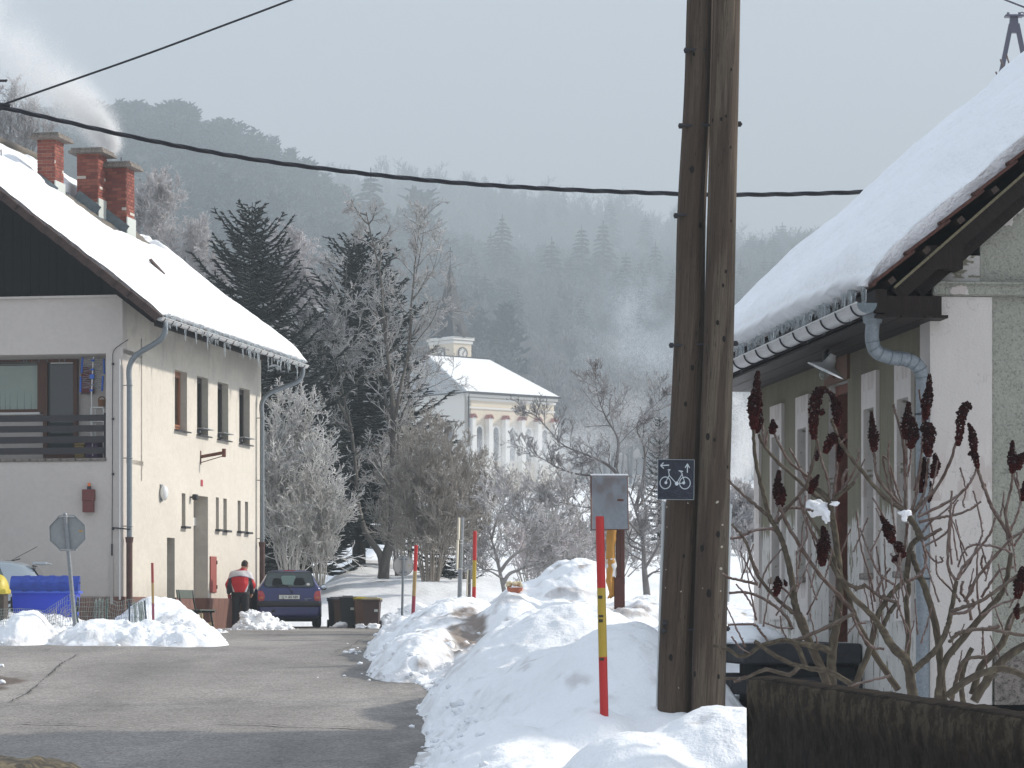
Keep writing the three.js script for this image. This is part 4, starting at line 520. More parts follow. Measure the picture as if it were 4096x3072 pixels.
  part(gutter, 'end_cap', T(new THREE.CircleGeometry(gr, 20, Math.PI, Math.PI), GX, gy, 0.312), M.lead);
  const br = new THREE.TorusGeometry(gr + 0.006, 0.009, 6, 16, Math.PI).rotateZ(Math.PI); for (let s = -0.1; s < S1; s += 0.62) { const m = part(gutter, 'bracket', br, M.ironDark); m.position.set(GX, gy, -s); }
  const q = (u, v, z) => onG(u, v, z), P = [q(1885, 700, 0.12), q(1884, 735, 0.12), q(1892, 758, 0.12), q(1925, 772, 0.1), q(1960, 777, 0.08), q(1984, 792, 0.06), q(1993, 820, 0.05), q(1993, 850, 0.05)];
  const dp = part(RH, 'downpipe', [tube(curve(P, 30), 0.062, 14), rod(P[7], V3(P[7].x, 0.02, 0.05), 0.06, 14), tube([V3(P[0].x, gy - 0.05, 0.12), V3(P[0].x, gy - 0.15, 0.12), P[0]], [0.1, 0.08, 0.062], 16)], M.zinc);
  curve(P, 12).forEach((p, i, a) => { if (i > 1 && i < 11) { const t = a[i + 1].clone().sub(a[i - 1]).normalize(), tor = new THREE.TorusGeometry(0.063, 0.0035, 5, 18); tor.applyQuaternion(new THREE.Quaternion().setFromUnitVectors(V3(0, 0, 1), t)); part(dp, 'seam', tor.translate(p.x, p.y, p.z), M.lead); } });
  for (const v of [895, 1250]) { const p = q(1993, v, 0.05); part(dp, 'clamp', [T(new THREE.TorusGeometry(0.065, 0.008, 5, 18), P[7].x, p.y, 0.05, Math.PI / 2), rod(V3(P[7].x, p.y, 0.05), V3(P[7].x + 0.14, p.y, 0.0), 0.008, 5)], M.ironDark); }
  // icicles, one by one
  for (let i = 0; i < 120; i++) { const s = S0 + 0.12 + Math.pow(R(), 0.8) * 6.2, big = fbm(s * 1.1, 3, 8, 2) > -0.05, l = (big ? 0.09 + 0.19 * R() : 0.04 + 0.07 * R()), m = part(RH, 'icicle', icicleGeo[i % 4], M.ice); const w = 0.16 + 0.12 * R(); m.position.set(EX - 0.02 - 0.07 * R(), EY + 0.015, -s); m.scale.set(w, l, w); }
}

// ---------- twin wooden pole with its fittings ----------
const UP = thing('utility_pole', 'weathered twin wooden utility pole standing in the roadside snow', 'utility pole', V3(1.46, -1.2, -24.5));
{
  const R = rng(9), z = -24.5, O = UP.position, loc = (u, v, d = 24.5) => at(u, v, d).sub(O);
  const wood = (dark, seed) => std({ roughness: 0.9, bumpMap: tex(256, (u, v) => tn(u, v, 2, 6, 0.8, 2, -2), false, 0.5, 1.5), bumpScale: 0.008, map: tex(512, (u, v) => { const g = tn(u + seed, v, 3, 6, 0.8, 2, -2), s = tn(u, v + seed, 1, 4, 0.6, 1, -1), d = tn(u + 0.3, v, 1, 3, 0.6, 1, -1), c = Math.abs(tn(u, v, 2, 3, 0.5, 2, -2) - 0.5) < 0.012 ? 0.35 : 1; const k = (0.45 + 0.8 * g + 0.5 * (s - 0.5)) * c; return lin(...mix3([0.072 * k, 0.049 * k, 0.033 * k], [0.14 * k, 0.108 * k, 0.076 * k], smooth(0.42, 0.66, d) * dark)); }, true, 0.9, 3.2) });
  const pole = (pts, seed, dark, d) => { const P = pts.map(([u, v]) => loc(u, v, d)), r = pts.map((p) => p[2] * d / F); return part(UP, 'pole', tube(curve(P, 60), curve(pts.map((p) => V3(p[2] * d / F, p[1], 0)), 60).map((p) => p.x), 28), wood(dark, seed)); };
  const a = pole([[1461.5, 1700, 38], [1457, 1520, 37], [1472, 1130, 35.2], [1489.6, 700, 32.5], [1494, 460, 31], [1507.5, 200, 30], [1513, 0, 29.4], [1519, -150, 28], [1540, -640, 25]], 0.1, 0.35, 24.6), b = pole([[1526, 1700, 37.5], [1530, 1520, 36.8], [1540, 1130, 35], [1553.5, 700, 32.4], [1559, 460, 31.2], [1565.5, 200, 30.2], [1570, 0, 29.4], [1573, -150, 29], [1580, -640, 26]], 0.6, 0.9, 24.45);
  for (const [v, u0, u1] of [[105, 1478, 1480], [268, 1466, 1602], [462, 1456, 1458], [742, 1446, 1594], [1342, 1432, 1434], [1358, 1428, 1576]]) { const l = loc(u0, v + 4), r = loc(Math.max(u1, u0 + 60), v); part(UP, 'bolt', [rod(V3(l.x - 0.004, l.y, l.z), V3(r.x + (u1 > 1500 ? 0.004 : -0.05), r.y, r.z), 0.011, 6), T(new THREE.CylinderGeometry(0.024, 0.024, 0.03, 6), l.x + 0.016, l.y, l.z, 0, 0, Math.PI / 2), ...(u1 > 1500 ? [T(new THREE.CylinderGeometry(0.024, 0.024, 0.03, 6), r.x - 0.02, r.y, r.z, 0, 0, Math.PI / 2)] : [])], M.ironDark); }
  const front = (u, v, left) => { const P = left ? [[1457, 1520, 37], [1472, 1130, 35.2], [1488, 700, 32.5], [1512, 0, 28.8]] : [[1530, 1520, 36.8], [1540, 1130, 35], [1553.5, 700, 32.4], [1570, 0, 29.4]]; const d = left ? 24.6 : 24.45, cx = pw(P.map((p) => [-p[1], p[0]]), -v), r = pw(P.map((p) => [-p[1], p[2]]), -v), x = Math.max(-0.97, Math.min(0.97, (u - cx) / r)); const q = loc(u, v, d); q.z += Math.sqrt(1 - x * x) * r * d / F; return [q, x]; };
  const knotG = new THREE.SphereGeometry(1, 12, 8), knotM = std({ color: col(0.01, 0.008, 0.006), roughness: 1 }), paper = std({ color: col(0.42, 0.38, 0.31), roughness: 0.9 });
  for (const [u, v, r, l] of [[1493, 371, 7, 1], [1532, 105, 8, 1], [1497, 122, 4, 1], [1511, 490, 6, 1], [1538, 262, 4, 0], [1556, 262, 4, 0], [1566, 256, 3, 0], [1578, 155, 3, 0], [1577, 322, 3, 0], [1494, 797, 6, 1], [1479, 875, 5, 1], [1527, 945, 7, 0], [1541, 952, 4, 0], [1549, 1155, 6.5, 0], [1515, 1185, 7, 0], [1475, 1202, 4, 1], [1447, 1420, 7, 1], [1500, 1456, 6, 0], [1550, 1461, 5, 0], [1570, 1010, 4, 0], [1529, 1282, 8, 0], [1566, 590, 4, 0], [1578, 480, 3, 0], [1560, 620, 4, 0], [1548, 700, 5, 0], [1562, 735, 6, 0]]) { const [p, x] = front(u, v, l), m = part(UP, 'knot', knotG, knotM); m.position.copy(p); m.scale.set(r * 0.0026, r * 0.0043, 0.004); m.rotation.y = Math.asin(x); }
  const scrap = new THREE.IcosahedronGeometry(1, 1);
  for (const [u, v, r, l] of [[1547, 1086, 4, 0], [1558.6, 1135, 4, 0], [1556.8, 1182, 3.5, 0], [1555, 1229, 4, 0], [1554.5, 1277, 2.5, 0], [1516, 1271, 2, 0], [1469, 1278, 3, 1], [1484, 1088, 2.6, 1], [1440, 1096, 2.6, 1], [1440, 1139, 2, 1], [1438, 1231, 2, 1], [1437, 1270, 2, 1], [1464, 1485, 2.2, 1]]) { const [p, x] = front(u, v, l), m = part(UP, 'paper_scrap', scrap, paper); m.position.copy(p); m.scale.set(r * 0.0032 * (0.6 + 0.7 * R()), r * 0.003 * (0.6 + 0.8 * R()), 0.005); m.rotation.set(R(), R(), R() * 3); m.rotation.y = Math.asin(x) * 0.5; }
  const pvc = std({ color: col(0.5, 0.53, 0.53), roughness: 0.45 });
  part(UP, 'cable_conduit', [rod(loc(1434.5, 1092, 24.62), loc(1421, 1530, 24.7), 0.017, 8), T(new THREE.SphereGeometry(0.024, 10, 8), ...loc(1434.5, 1090, 24.62).toArray())], pvc); part(UP, 'cable_conduit', [rod(loc(1576.5, 1096, 24.5), loc(1571, 1300, 24.6), 0.017, 8), T(new THREE.SphereGeometry(0.024, 10, 8), ...loc(1576.5, 1094, 24.5).toArray())], pvc);
}
{ // painted cycle route sign
  const c = at(1460, 1036, 24.3), t = thing('cycle_route_sign', 'dark square sign with white bicycle and two arrows nailed to the utility pole', 'sign', c, 0.0); t.rotation.z = -0.012;
  const cv = document.createElement('canvas'); cv.width = cv.height = 512; const g = cv.getContext('2d'); g.fillStyle = '#171b2a'; g.fillRect(0, 0, 512, 512); const R = rng(6);
  for (let i = 0; i < 1300; i++) { const x = R() * 512, y = R() * 512, l = 10 + R() * 60, w = R() * 3; g.strokeStyle = R() < 0.5 ? `rgba(135,145,165,${0.1 + 0.28 * R() * (y > 330 ? 1.7 : 0.8)})` : 'rgba(4,5,10,0.4)'; g.lineWidth = w; g.beginPath(); g.moveTo(x, y); g.lineTo(x + l * (y > 330 ? 1 : 0.2), y + (y > 330 ? l * 0.25 : l)); g.stroke(); }
  g.strokeStyle = '#b9c2c6'; g.lineCap = 'round'; g.lineJoin = 'round'; g.lineWidth = 15; const ln = (...p) => { g.beginPath(); p.forEach(([x, y], i) => i ? g.lineTo(x, y) : g.moveTo(x, y)); g.stroke(); };
  g.lineWidth = 14; ln([150, 70], [42, 76]); ln([72, 42], [36, 76], [76, 110]); ln([418, 160], [418, 60]); ln([388, 96], [418, 52], [446, 98]);
  g.lineWidth = 12; for (const x of [105, 385]) { g.beginPath(); g.arc(x, 300, 76, 0, 7); g.stroke(); g.fillStyle = '#c4ccd2'; g.beginPath(); g.arc(x + (x < 200 ? 8 : -18), 298, 20, 0, 7); g.fill(); }
  g.lineWidth = 11; ln([105, 300], [160, 200], [150, 150], [172, 128], [140, 132]); ln([160, 205], [265, 308], [345, 180], [320, 150]); ln([265, 308], [385, 300], [345, 190]); g.lineWidth = 15; ln([300, 142], [350, 150]); g.fillStyle = '#c4ccd2'; g.beginPath(); g.arc(268, 308, 26, 0, 7); g.fill();
  const tx = new THREE.CanvasTexture(cv); tx.colorSpace = THREE.SRGBColorSpace;
  const w = 0.298, h = 0.327; const face = new THREE.PlaneGeometry(w - 0.008, h - 0.008); part(t, 'plate', rbox(w, h, 0.012, 0.004), std({ color: col(0.32, 0.36, 0.38), roughness: 0.7 })); part(t, 'face', face.translate(0, 0, 0.0085), std({ map: tx, roughness: 0.6 }));
  for (const [x, y] of [[0, 0.13], [0, -0.13]]) part(t, 'screw', T(new THREE.SphereGeometry(0.006, 8, 6), x, y, 0.009), M.ironDark);
}
// ---------- wires ----------
{
  const d = 40, P = [[-26, 226], [0, 231], [120, 258], [260, 290], [420, 322], [560, 346], [720, 367], [870, 384], [1000, 396], [1200, 408.5], [1330, 414], [1460, 418.5], [1590, 420.5], [1700, 419.5], [1905, 413], [2100, 400], [2300, 380]].map(([u, v]) => at(u, v, d)), C = new THREE.CatmullRomCurve3(P, false, 'centripetal'), N = 500, base = C.getSpacedPoints(N);
  const t = thing('bundled_cable', 'thick twisted black cable sagging across the street behind the pole', 'cable', V3(0, 0, 0)); let L = 0;
  for (let k = 0; k < 3; k++) part(t, 'strand', tube(base.map((p, i) => { const a = i * 0.16 + k * 2.094 + 0.8 * fbm(i * 0.02, 1, 1, 2); return V3(p.x, p.y + 0.016 * Math.cos(a), p.z + 0.016 * Math.sin(a)); }), 0.0165, 6), M.cable);
  const w = [[-26, 237], [0, 228], [160, 172], [330, 112], [480, 56], [628, 0], [1100, -190], [1530, -380]].map(([u, v]) => at(u, v, d)); single('overhead_wire', 'thin wire rising from the left edge to the top of the sky', 'wire', tube(curve(w, 60), 0.0145, 6), M.cable);
  single('overhead_wire', 'short grey wire crossing the top right corner above the steel mast', 'wire', tube(curve([[1560, -260], [1900, -112], [2170, -1], [2216, 17], [2330, 62], [2900, 250]].map(([u, v]) => at(u, v, 42)), 20), 0.013, 6), std({ color: col(0.1, 0.1, 0.13) }));
  single('wire_clamp', 'small dark anchor clamp where the wires meet at the left edge', 'clamp', [rod(at(-4, 224, 40), at(22, 228, 40), 0.02, 6), rod(at(-4, 236, 40), at(8, 231, 40), 0.03, 6)], M.ironDark);
  single('overhead_wire', 'wire end with beads at the left edge above the bundled cable', 'wire', [rod(at(-30, 178, 40), at(16, 173, 40), 0.012, 6), ...[2, 7, 12].map((u) => T(new THREE.SphereGeometry(0.02, 8, 6), ...at(u, 174.5, 40).toArray()))], M.ironDark);
  { const B = at(-30, 1500, 40), q = thing('utility_pole', 'dark wooden pole just left of the picture that holds the two wires', 'utility pole', B); part(q, 'pole', tube([V3(0, -0.5, 0), at(-30, 700, 40).sub(B), at(-30, 60, 40).sub(B)], [0.13, 0.115, 0.1], 16), M.oldWood); part(q, 'bracket', [rod(at(-40, 224, 39.9).sub(B), at(2, 226, 40).sub(B), 0.02, 6), rod(at(-40, 178, 39.9).sub(B), at(-4, 176, 40).sub(B), 0.02, 6)], M.ironDark); }
  const m = thing('steel_mast', 'grey steel A-frame mast rising behind the snowy cottage roof', 'mast', V3(at(2190, 38, 40).x, ground(6.6, 40), -40)); const loc = (u, v) => at(u, v, 40).sub(m.position), gy = 0; const steel = std({ color: col(0.15, 0.15, 0.19), roughness: 0.5, metalness: 0.5 });
  const lb = loc(2155, 195), lt = loc(2184, 52), rt = loc(2197, 52), k = (lt.y - gy) / (lt.y - lb.y); const lg = V3(lt.x + (lb.x - lt.x) * k, gy, 0), rg = V3(rt.x - (lb.x - lt.x) * k, gy, 0);
  const leg = (a, b) => { const g = box(0.058, a.distanceTo(b), 0.06); g.rotateZ(Math.atan2(-(b.x - a.x), b.y - a.y)); return g.translate((a.x + b.x) / 2, (a.y + b.y) / 2, 0); };
  part(m, 'leg', leg(lg, lt), steel); part(m, 'leg', leg(rg, rt), steel); part(m, 'gusset', T(extr(polyShape([[-0.062, -0.12], [0.062, -0.12], [0.05, 0.1], [-0.05, 0.1]]), 0.07), 0, lt.y, -0.035), steel); part(m, 'head_plate', rbox(0.24, 0.03, 0.14, 0.008, 0, loc(0, 35).y, 0), steel);
  for (const x of [-0.075, 0.075]) part(m, 'bolt', T(new THREE.CylinderGeometry(0.02, 0.02, 0.05, 6), x, loc(0, 31).y, 0), steel); part(m, 'hook', T(new THREE.TorusGeometry(0.03, 0.008, 5, 12), 0.11, loc(0, 33).y + 0.01, 0), steel);
}
// ---------- dark garden wall and mossy boulder ----------
{
  const A = at(1612, 1461, 20), B = at(2212, 1548, 15), dir = B.clone().sub(A), E = A.clone().addScaledVector(dir, 1.6), n = V3(dir.z, 0, -dir.x).normalize(); if (n.z > 0) n.negate(); const th = 0.24, nu = 150, hgt = 2.2;
  const pos = [], idx = [], uv = []; const L = A.distanceTo(E), prof = [[0, -hgt], [0, -hgt * 0.75], [0, -hgt * 0.5], [0, -0.75], [0, -0.55], [0, -0.4], [0, -0.3], [0, -0.22], [0, -0.16], [0, -0.11], [0, -0.07], [0, -0.04], [0.012, -0.012], [0.04, 0], [th * 0.4, 0.004], [th * 0.7, 0.002], [th - 0.02, -0.005], [th, -0.04], [th, -hgt]];
  for (let i = 0; i <= nu; i++) for (let j = 0; j < prof.length; j++) { const t = i / nu, s = t * L, [a, b] = prof[j], p = A.clone().lerp(E, t); const r = 0.012 * fbm(s * 3, b * 3, 3, 4, 0.7) + (b > -0.3 && a < 0.1 ? 0.012 * fbm(s * 14, b * 14, 7, 3) : 0), ov = b < -0.2 && a === 0 ? 0.018 * smooth(-0.2, -0.26, b + 0.05 * fbm(s * 4, 1, 2, 3)) : 0; const q = p.addScaledVector(n, a + r + ov + (i === 0 ? 0 : 0)); q.y += b + 0.012 * fbm(s * 5, a * 8, 9, 4); q.x += i === 0 ? 0 : 0; pos.push(q.x, q.y, q.z); uv.push(s, b + a); }
  const m = prof.length; for (let i = 0; i < nu; i++) for (let j = 0; j < m - 1; j++) { const a = i * m + j; idx.push(a, a + m, a + 1, a + 1, a + m, a + m + 1); } for (let j = 1; j < m - 1; j++) idx.push(0, j, j + 1);
  const g = new THREE.BufferGeometry(); g.setAttribute('position', new THREE.Float32BufferAttribute(pos, 3)); g.setAttribute('uv', new THREE.Float32BufferAttribute(uv, 2)); g.setIndex(idx); g.computeVertexNormals();
  single('garden_wall', 'dark mossy concrete garden wall in the right foreground', 'wall', g, phy({ specularIntensity: 0.15, roughness: 1, map: tex(512, (u, v) => { const k = tn(u, v, 2, 6, 0.75), st = tn(u, v, 2, 6, 0.75, 1, 0), l = tn(v, u, 3, 6, 0.8), top = smooth(0.82, 0.97, v) , lich = smooth(0.6, 0.7, l) * 0.5; let c = mix3([0.006, 0.0045, 0.0036], [0.03, 0.0225, 0.017], smooth(0.2, 0.8, k * 0.6 + st * 0.4)); c = mix3(c, [0.075, 0.06, 0.042], Math.min(1, lich * 0.25 + top * (0.25 + 0.6 * smooth(0.4, 0.65, k)))); return lin(...c); }, true, 1.7, 1.7), bumpMap: bumpCoarse, bumpScale: 0.05 }));
  const b = new THREE.IcosahedronGeometry(1, 20), p = b.attributes.position; for (let i = 0; i < p.count; i++) { const v = V3().fromBufferAttribute(p, i), k = 1 + 0.16 * fbm(v.x * 1.3, v.y * 1.3, v.z * 1.3, 3) + 0.06 * fbm(v.x * 7, v.y * 7, v.z * 7, 3); p.setXYZ(i, v.x * 0.6 * k, v.y * 0.36 * k, v.z * 1.3 * k); } b.deleteAttribute('uv'); b.deleteAttribute('normal'); const bb = mergeVertices(b); bb.computeVertexNormals();
  const bm = metricUV(bb); bm.translate(-2.82, -1.2, -17); single('boulder', 'mossy brown boulder at the bottom left corner beside the road', 'boulder', bm, std({ roughness: 1, map: tex(256, (u, v) => { const k = tn(u, v, 2, 6, 0.8), q = tn(v, u, 1, 5); return lin(...mix3([0.035, 0.03, 0.026], [0.19, 0.155, 0.09], smooth(0.35, 0.75, k * 0.6 + q * 0.4))); }, true, 0.9), bumpMap: bumpCoarse, bumpScale: 0.05 }));
}
// ---------- surfaces meshed from distance fields (figures) ----------
const sminK = (a, b, k) => { const h = Math.max(k - Math.abs(a - b), 0) / k; return Math.min(a, b) - h * h * k * 0.25; };
function capsule(a, b, ra, rb) { const ba = b.clone().sub(a), l2 = ba.lengthSq() || 1e-9, pa = V3(); return (p) => { pa.subVectors(p, a); const h = Math.min(1, Math.max(0, pa.dot(ba) / l2)); return Math.hypot(pa.x - ba.x * h, pa.y - ba.y * h, pa.z - ba.z * h) - lerp(ra, rb, h); }; }
const ellip = (c, r) => (p) => { const x = (p.x - c.x) / r.x, y = (p.y - c.y) / r.y, z = (p.z - c.z) / r.z, k = Math.hypot(x, y, z); return (k - 1) * Math.min(r.x, r.y, r.z); };
const union = (list, k) => (p) => { let d = 1e9; for (const f of list) d = d > 1e8 ? f(p) : sminK(d, f(p), k); return d; };
function surfaceNet(f, mn, mx, h, color) {
  const n = [0, 1, 2].map((i) => Math.ceil((mx.getComponent(i) - mn.getComponent(i)) / h) + 1), val = new Float32Array(n[0] * n[1] * n[2]), id = new Int32Array(val.length).fill(-1), p = V3(), I = (x, y, z) => (z * n[1] + y) * n[0] + x;
  for (let z = 0; z < n[2]; z++) for (let y = 0; y < n[1]; y++) for (let x = 0; x < n[0]; x++) val[I(x, y, z)] = f(p.set(mn.x + x * h, mn.y + y * h, mn.z + z * h));
  const pos = [], nor = [], cl = [], idx = [];
  for (let z = 0; z < n[2] - 1; z++) for (let y = 0; y < n[1] - 1; y++) for (let x = 0; x < n[0] - 1; x++) {
    let cx = 0, cy = 0, cz = 0, c = 0; const g = (q) => val[I(x + (q & 1), y + (q >> 1 & 1), z + (q >> 2))];
    for (let a = 0; a < 8; a++) for (const b of [1, 2, 4]) if (!(a & b)) { const u = g(a), v = g(a | b); if (u < 0 !== v < 0) { const t = u / (u - v); cx += (a & 1) + (b === 1 ? t : 0); cy += (a >> 1 & 1) + (b === 2 ? t : 0); cz += (a >> 2) + (b === 4 ? t : 0); c++; } }
    if (!c) continue; const q = V3(mn.x + (x + cx / c) * h, mn.y + (y + cy / c) * h, mn.z + (z + cz / c) * h); id[I(x, y, z)] = pos.length / 3; pos.push(q.x, q.y, q.z);
    const e = h * 0.5, d0 = f(q), m = V3(f(p.copy(q).setX(q.x + e)) - d0, f(p.copy(q).setY(q.y + e)) - d0, f(p.copy(q).setZ(q.z + e)) - d0).normalize(); nor.push(m.x, m.y, m.z); if (color) cl.push(...color(q, m));
  }
  const quad = (a, b, c, d, fl) => { if (a < 0 || b < 0 || c < 0 || d < 0) return; fl ? idx.push(a, b, c, a, c, d) : idx.push(a, c, b, a, d, c); };
  for (let z = 1; z < n[2] - 1; z++) for (let y = 1; y < n[1] - 1; y++) for (let x = 1; x < n[0] - 1; x++) { const s = val[I(x, y, z)] < 0;
    if (s !== val[I(x + 1, y, z)] < 0) quad(id[I(x, y - 1, z - 1)], id[I(x, y, z - 1)], id[I(x, y, z)], id[I(x, y - 1, z)], s);
    if (s !== val[I(x, y + 1, z)] < 0) quad(id[I(x - 1, y, z - 1)], id[I(x - 1, y, z)], id[I(x, y, z)], id[I(x, y, z - 1)], s);
    if (s !== val[I(x, y, z + 1)] < 0) quad(id[I(x - 1, y - 1, z)], id[I(x, y - 1, z)], id[I(x, y, z)], id[I(x - 1, y, z)], s); }
  const G = new THREE.BufferGeometry(); G.setAttribute('position', new THREE.Float32BufferAttribute(pos, 3)); G.setAttribute('normal', new THREE.Float32BufferAttribute(nor, 3)); if (color) G.setAttribute('color', new THREE.Float32BufferAttribute(cl, 3)); G.setIndex(idx); return G;
}
// ---------- snow stakes ----------
const paint = (r, g, b) => std({ color: col(r, g, b), roughness: 0.45, bumpMap: bumpFine, bumpScale: 0.001 });
const RED = paint(0.46, 0.018, 0.016), YEL = paint(0.42, 0.29, 0.03), TAN = paint(0.36, 0.24, 0.1), DRED = paint(0.28, 0.035, 0.06), GREY = paint(0.25, 0.2, 0.19);
function stake(label, d, top, bottom, w, bands) {
  const B = at(...bottom, d), t = thing('snow_stake', label, 'snow stake', B, 0, 'striped snow stakes along the road'), P = (v) => { const k = (v - bottom[1]) / (top[1] - bottom[1]); return at(lerp(bottom[0], top[0], k), v, d).sub(B); }, r = w * d / F / 2;
  const v = [bottom[1] + 60, ...bands.map((b) => b[0]).slice().reverse()]; const bb = bands.slice().reverse();
  let low = P(bottom[1] + 70 * 24 / d); for (const [vt, mat, low0] of bb) { const hi = P(vt); part(t, 'band', rod(low, hi, r, 16), mat); low = hi; }
  part(t, 'cap', T(new THREE.CylinderGeometry(r * 0.9, r * 1.02, r * 0.5, 16), low.x, low.y + r * 0.15, 0), bb[bb.length - 1][1]); return t;
}
const nearStake = stake('tall red and yellow snow stake stuck in the nearest snow, left of the utility pole', 24, [1295.5, 1119], [1305, 1537], 18.6, [[1119, RED], [1270, YEL], [1419, RED]]);
{ const tape = std({ color: col(0.05, 0.04, 0.02), roughness: 0.8 }); for (const [v, h, w] of [[1290, 7, 0.7], [1331, 5, 0.8], [1341, 7, 0.7], [1424, 6, 0.75]]) { const p = at(lerp(1305, 1295.5, (1537 - v) / 418), v, 24).sub(nearStake.position), r = 18.6 * 24 / F / 2 + 0.0015; part(nearStake, 'scuff', T(new THREE.CylinderGeometry(r, r, h * 24 / F, 16, 1, true, -0.9, 1.5 * w), p.x, p.y, p.z), tape); } }
stake('red, tan and dark red snow stake right of the round sign', 60, [899, 1179], [892, 1334], 8, [[1179, RED], [1233.6, TAN], [1287.7, DRED]]);
stake('red and yellow snow stake beside the grey sign post', 56, [1026, 1148.5], [1023.5, 1307], 8.4, [[1148.5, RED], [1210.6, YEL], [1267.6, RED]]);
stake('faded red snow stake in the snow before the cream house', 55.5, [329, 1217], [331.5, 1366], 5.8, [[1217, paint(0.3, 0.05, 0.045)], [1259, TAN], [1303, paint(0.24, 0.06, 0.09)], [1347.7, GREY]]);
// ---------- signs seen from behind ----------
{
  const d = 54, C = at(145, 1151, d), base = at(163, 1356, d), t = thing('stop_sign', 'back of an octagonal sign on a leaning grey post in the left snow bank', 'road sign', base), L = (u, v, z = 0) => { const q = at(u, v, d).sub(base); q.z += z; return q; }, r = 41.5 * d / F;
  const back = std({ map: tex(256, (u, v) => { const k = 0.85 + 0.3 * tn(u, v, 1, 5); return lin(0.3 * k, 0.32 * k, 0.325 * k); }, true, 0.6), roughness: 0.55, metalness: 0.2 });
  part(t, 'post', rod(L(165, 1385), L(140.5, 1111), 4.6 * d / F, 14), M.galv); part(t, 'post_cap', T(new THREE.SphereGeometry(4.9 * d / F, 12, 8), ...L(140.5, 1112).toArray()), M.galv);
  const c = L(145, 1151, -0.055); const oc = (R) => { const s = new THREE.Shape(); for (let i = 0; i < 8; i++) { const a = Math.PI / 8 + i * Math.PI / 4 + 0.04; s[i ? 'lineTo' : 'moveTo'](Math.cos(a) * R, Math.sin(a) * R); } s.closePath(); return s; };
  part(t, 'plate', T(extr(oc(r), 0.004), c.x, c.y, c.z), back); const rim = oc(r), hl = oc(r * 0.965); rim.holes.push(new THREE.Path(hl.getPoints().reverse())); part(t, 'rim', T(extr(rim, 0.03), c.x, c.y, c.z), M.galv);
  for (const v of [1115.5, 1188]) part(t, 'bracket', [rbox(0.34, 0.03, 0.02, 0.005, L(145, v).x, L(145, v).y, -0.035), T(new THREE.TorusGeometry(5.2 * d / F, 0.008, 5, 14), L(lerp(140.5, 147.5, (v - 1111) / 77), v).x, L(145, v).y, 0, Math.PI / 2)], M.zincPale);
  part(t, 'sticker', box(0.07, 0.025, 0.003, L(174, 1147).x, L(174, 1147).y, -0.048), paint(0.6, 0.33, 0.03));
}
{
  const d = 74, base = at(868.5, 1330, d), t = thing('round_sign', 'back of a round sign on a thin post beside the snowy lawn', 'road sign', base), L = (u, v, z = 0) => { const q = at(u, v, d).sub(base); q.z += z; return q; }, r = 21.5 * d / F, c = L(871, 1222, -0.05);
  part(t, 'post', rod(L(868.3, 1345), L(871.5, 1201), 2.7 * d / F, 10), M.zinc); part(t, 'plate', T(new THREE.CylinderGeometry(r, r, 0.006, 32), c.x, c.y, c.z, Math.PI / 2), std({ color: col(0.44, 0.42, 0.4), roughness: 0.6 })); part(t, 'rim', T(new THREE.TorusGeometry(r, 0.012, 6, 36), c.x, c.y, c.z), M.galv); part(t, 'bracket', [box(0.2, 0.03, 0.03, c.x, c.y + 0.16, c.z + 0.02), box(0.2, 0.03, 0.03, c.x, c.y - 0.16, c.z + 0.02)], M.zinc); part(t, 'sticker', box(0.05, 0.018, 0.003, c.x + 0.14, c.y, c.z + 0.006), paint(0.5, 0.38, 0.06));
}
{
  const d = 57, base = at(992, 1316, d), t = thing('sign_post', 'grey metal post with a pale sign panel seen edge on', 'sign post', base), L = (u, v, z = 0) => { const q = at(u, v, d).sub(base); q.z += z; return q; }, cream = std({ color: col(0.62, 0.57, 0.46), roughness: 0.5 });
  part(t, 'post', rod(L(991.5, 1330), L(998, 1118.5), 4.7 * d / F, 14), M.galv); part(t, 'post_cap', T(new THREE.CylinderGeometry(0.045, 0.045, 0.02, 14), ...L(998, 1118).toArray()), M.galv);
  const pan = (u0, u1, v0, v1) => { const a = L(u0, v0), b = L(u1, v1); return rbox(0.03, a.y - b.y, 0.62, 0.006, (a.x + b.x) / 2, (a.y + b.y) / 2, 0, 0, -0.05, -0.03); };
  part(t, 'panel', pan(991, 994, 1119, 1166), cream); part(t, 'panel', pan(988, 991, 1167, 1230), cream);
  for (const v of [1168, 1174, 1229]) part(t, 'clamp', T(new THREE.TorusGeometry(5.1 * d / F, 0.01, 5, 14), L(996.5 - (v - 1118) * 0.03, v).x, L(0, v).y, 0, Math.PI / 2), M.zincPale);
  const b2 = at(1014, 1308, d - 0.5), s = thing('sign_post', 'short dark post with a narrow sign beside the grey sign post', 'sign post', b2), K = (u, v) => at(u, v, d - 0.5).sub(b2);
  part(s, 'post', rod(K(1013.5, 1325), K(1014.5, 1231), 3.2 * d / F, 12), std({ color: col(0.1, 0.1, 0.11), roughness: 0.6 })); { const a = K(1009.5, 1230), b = K(1009.5, 1288); part(s, 'panel', rbox(0.025, a.y - b.y, 0.4, 0.005, a.x, (a.y + b.y) / 2, 0, 0, 0, -0.03), cream); } for (const v of [1260, 1287]) part(s, 'clamp', T(new THREE.TorusGeometry(3.6 * d / F, 0.008, 5, 12), K(1014, v).x, K(1014, v).y, 0, Math.PI / 2), M.galv);
  single('tie_wire', 'dark wire tied between the grey sign post and the short dark post', 'wire', [tube(curve([at(992, 1294, d - 0.1), at(1003, 1292, d - 0.2), at(1012, 1288.5, d - 0.4)], 10), 0.012, 5), rod(at(1003, 1292, d - 0.2), at(1002, 1312, d - 0.2), 0.009, 5), rod(at(1003, 1292, d - 0.2), at(1005, 1310, d - 0.2), 0.009, 5)], M.ironDark);
}
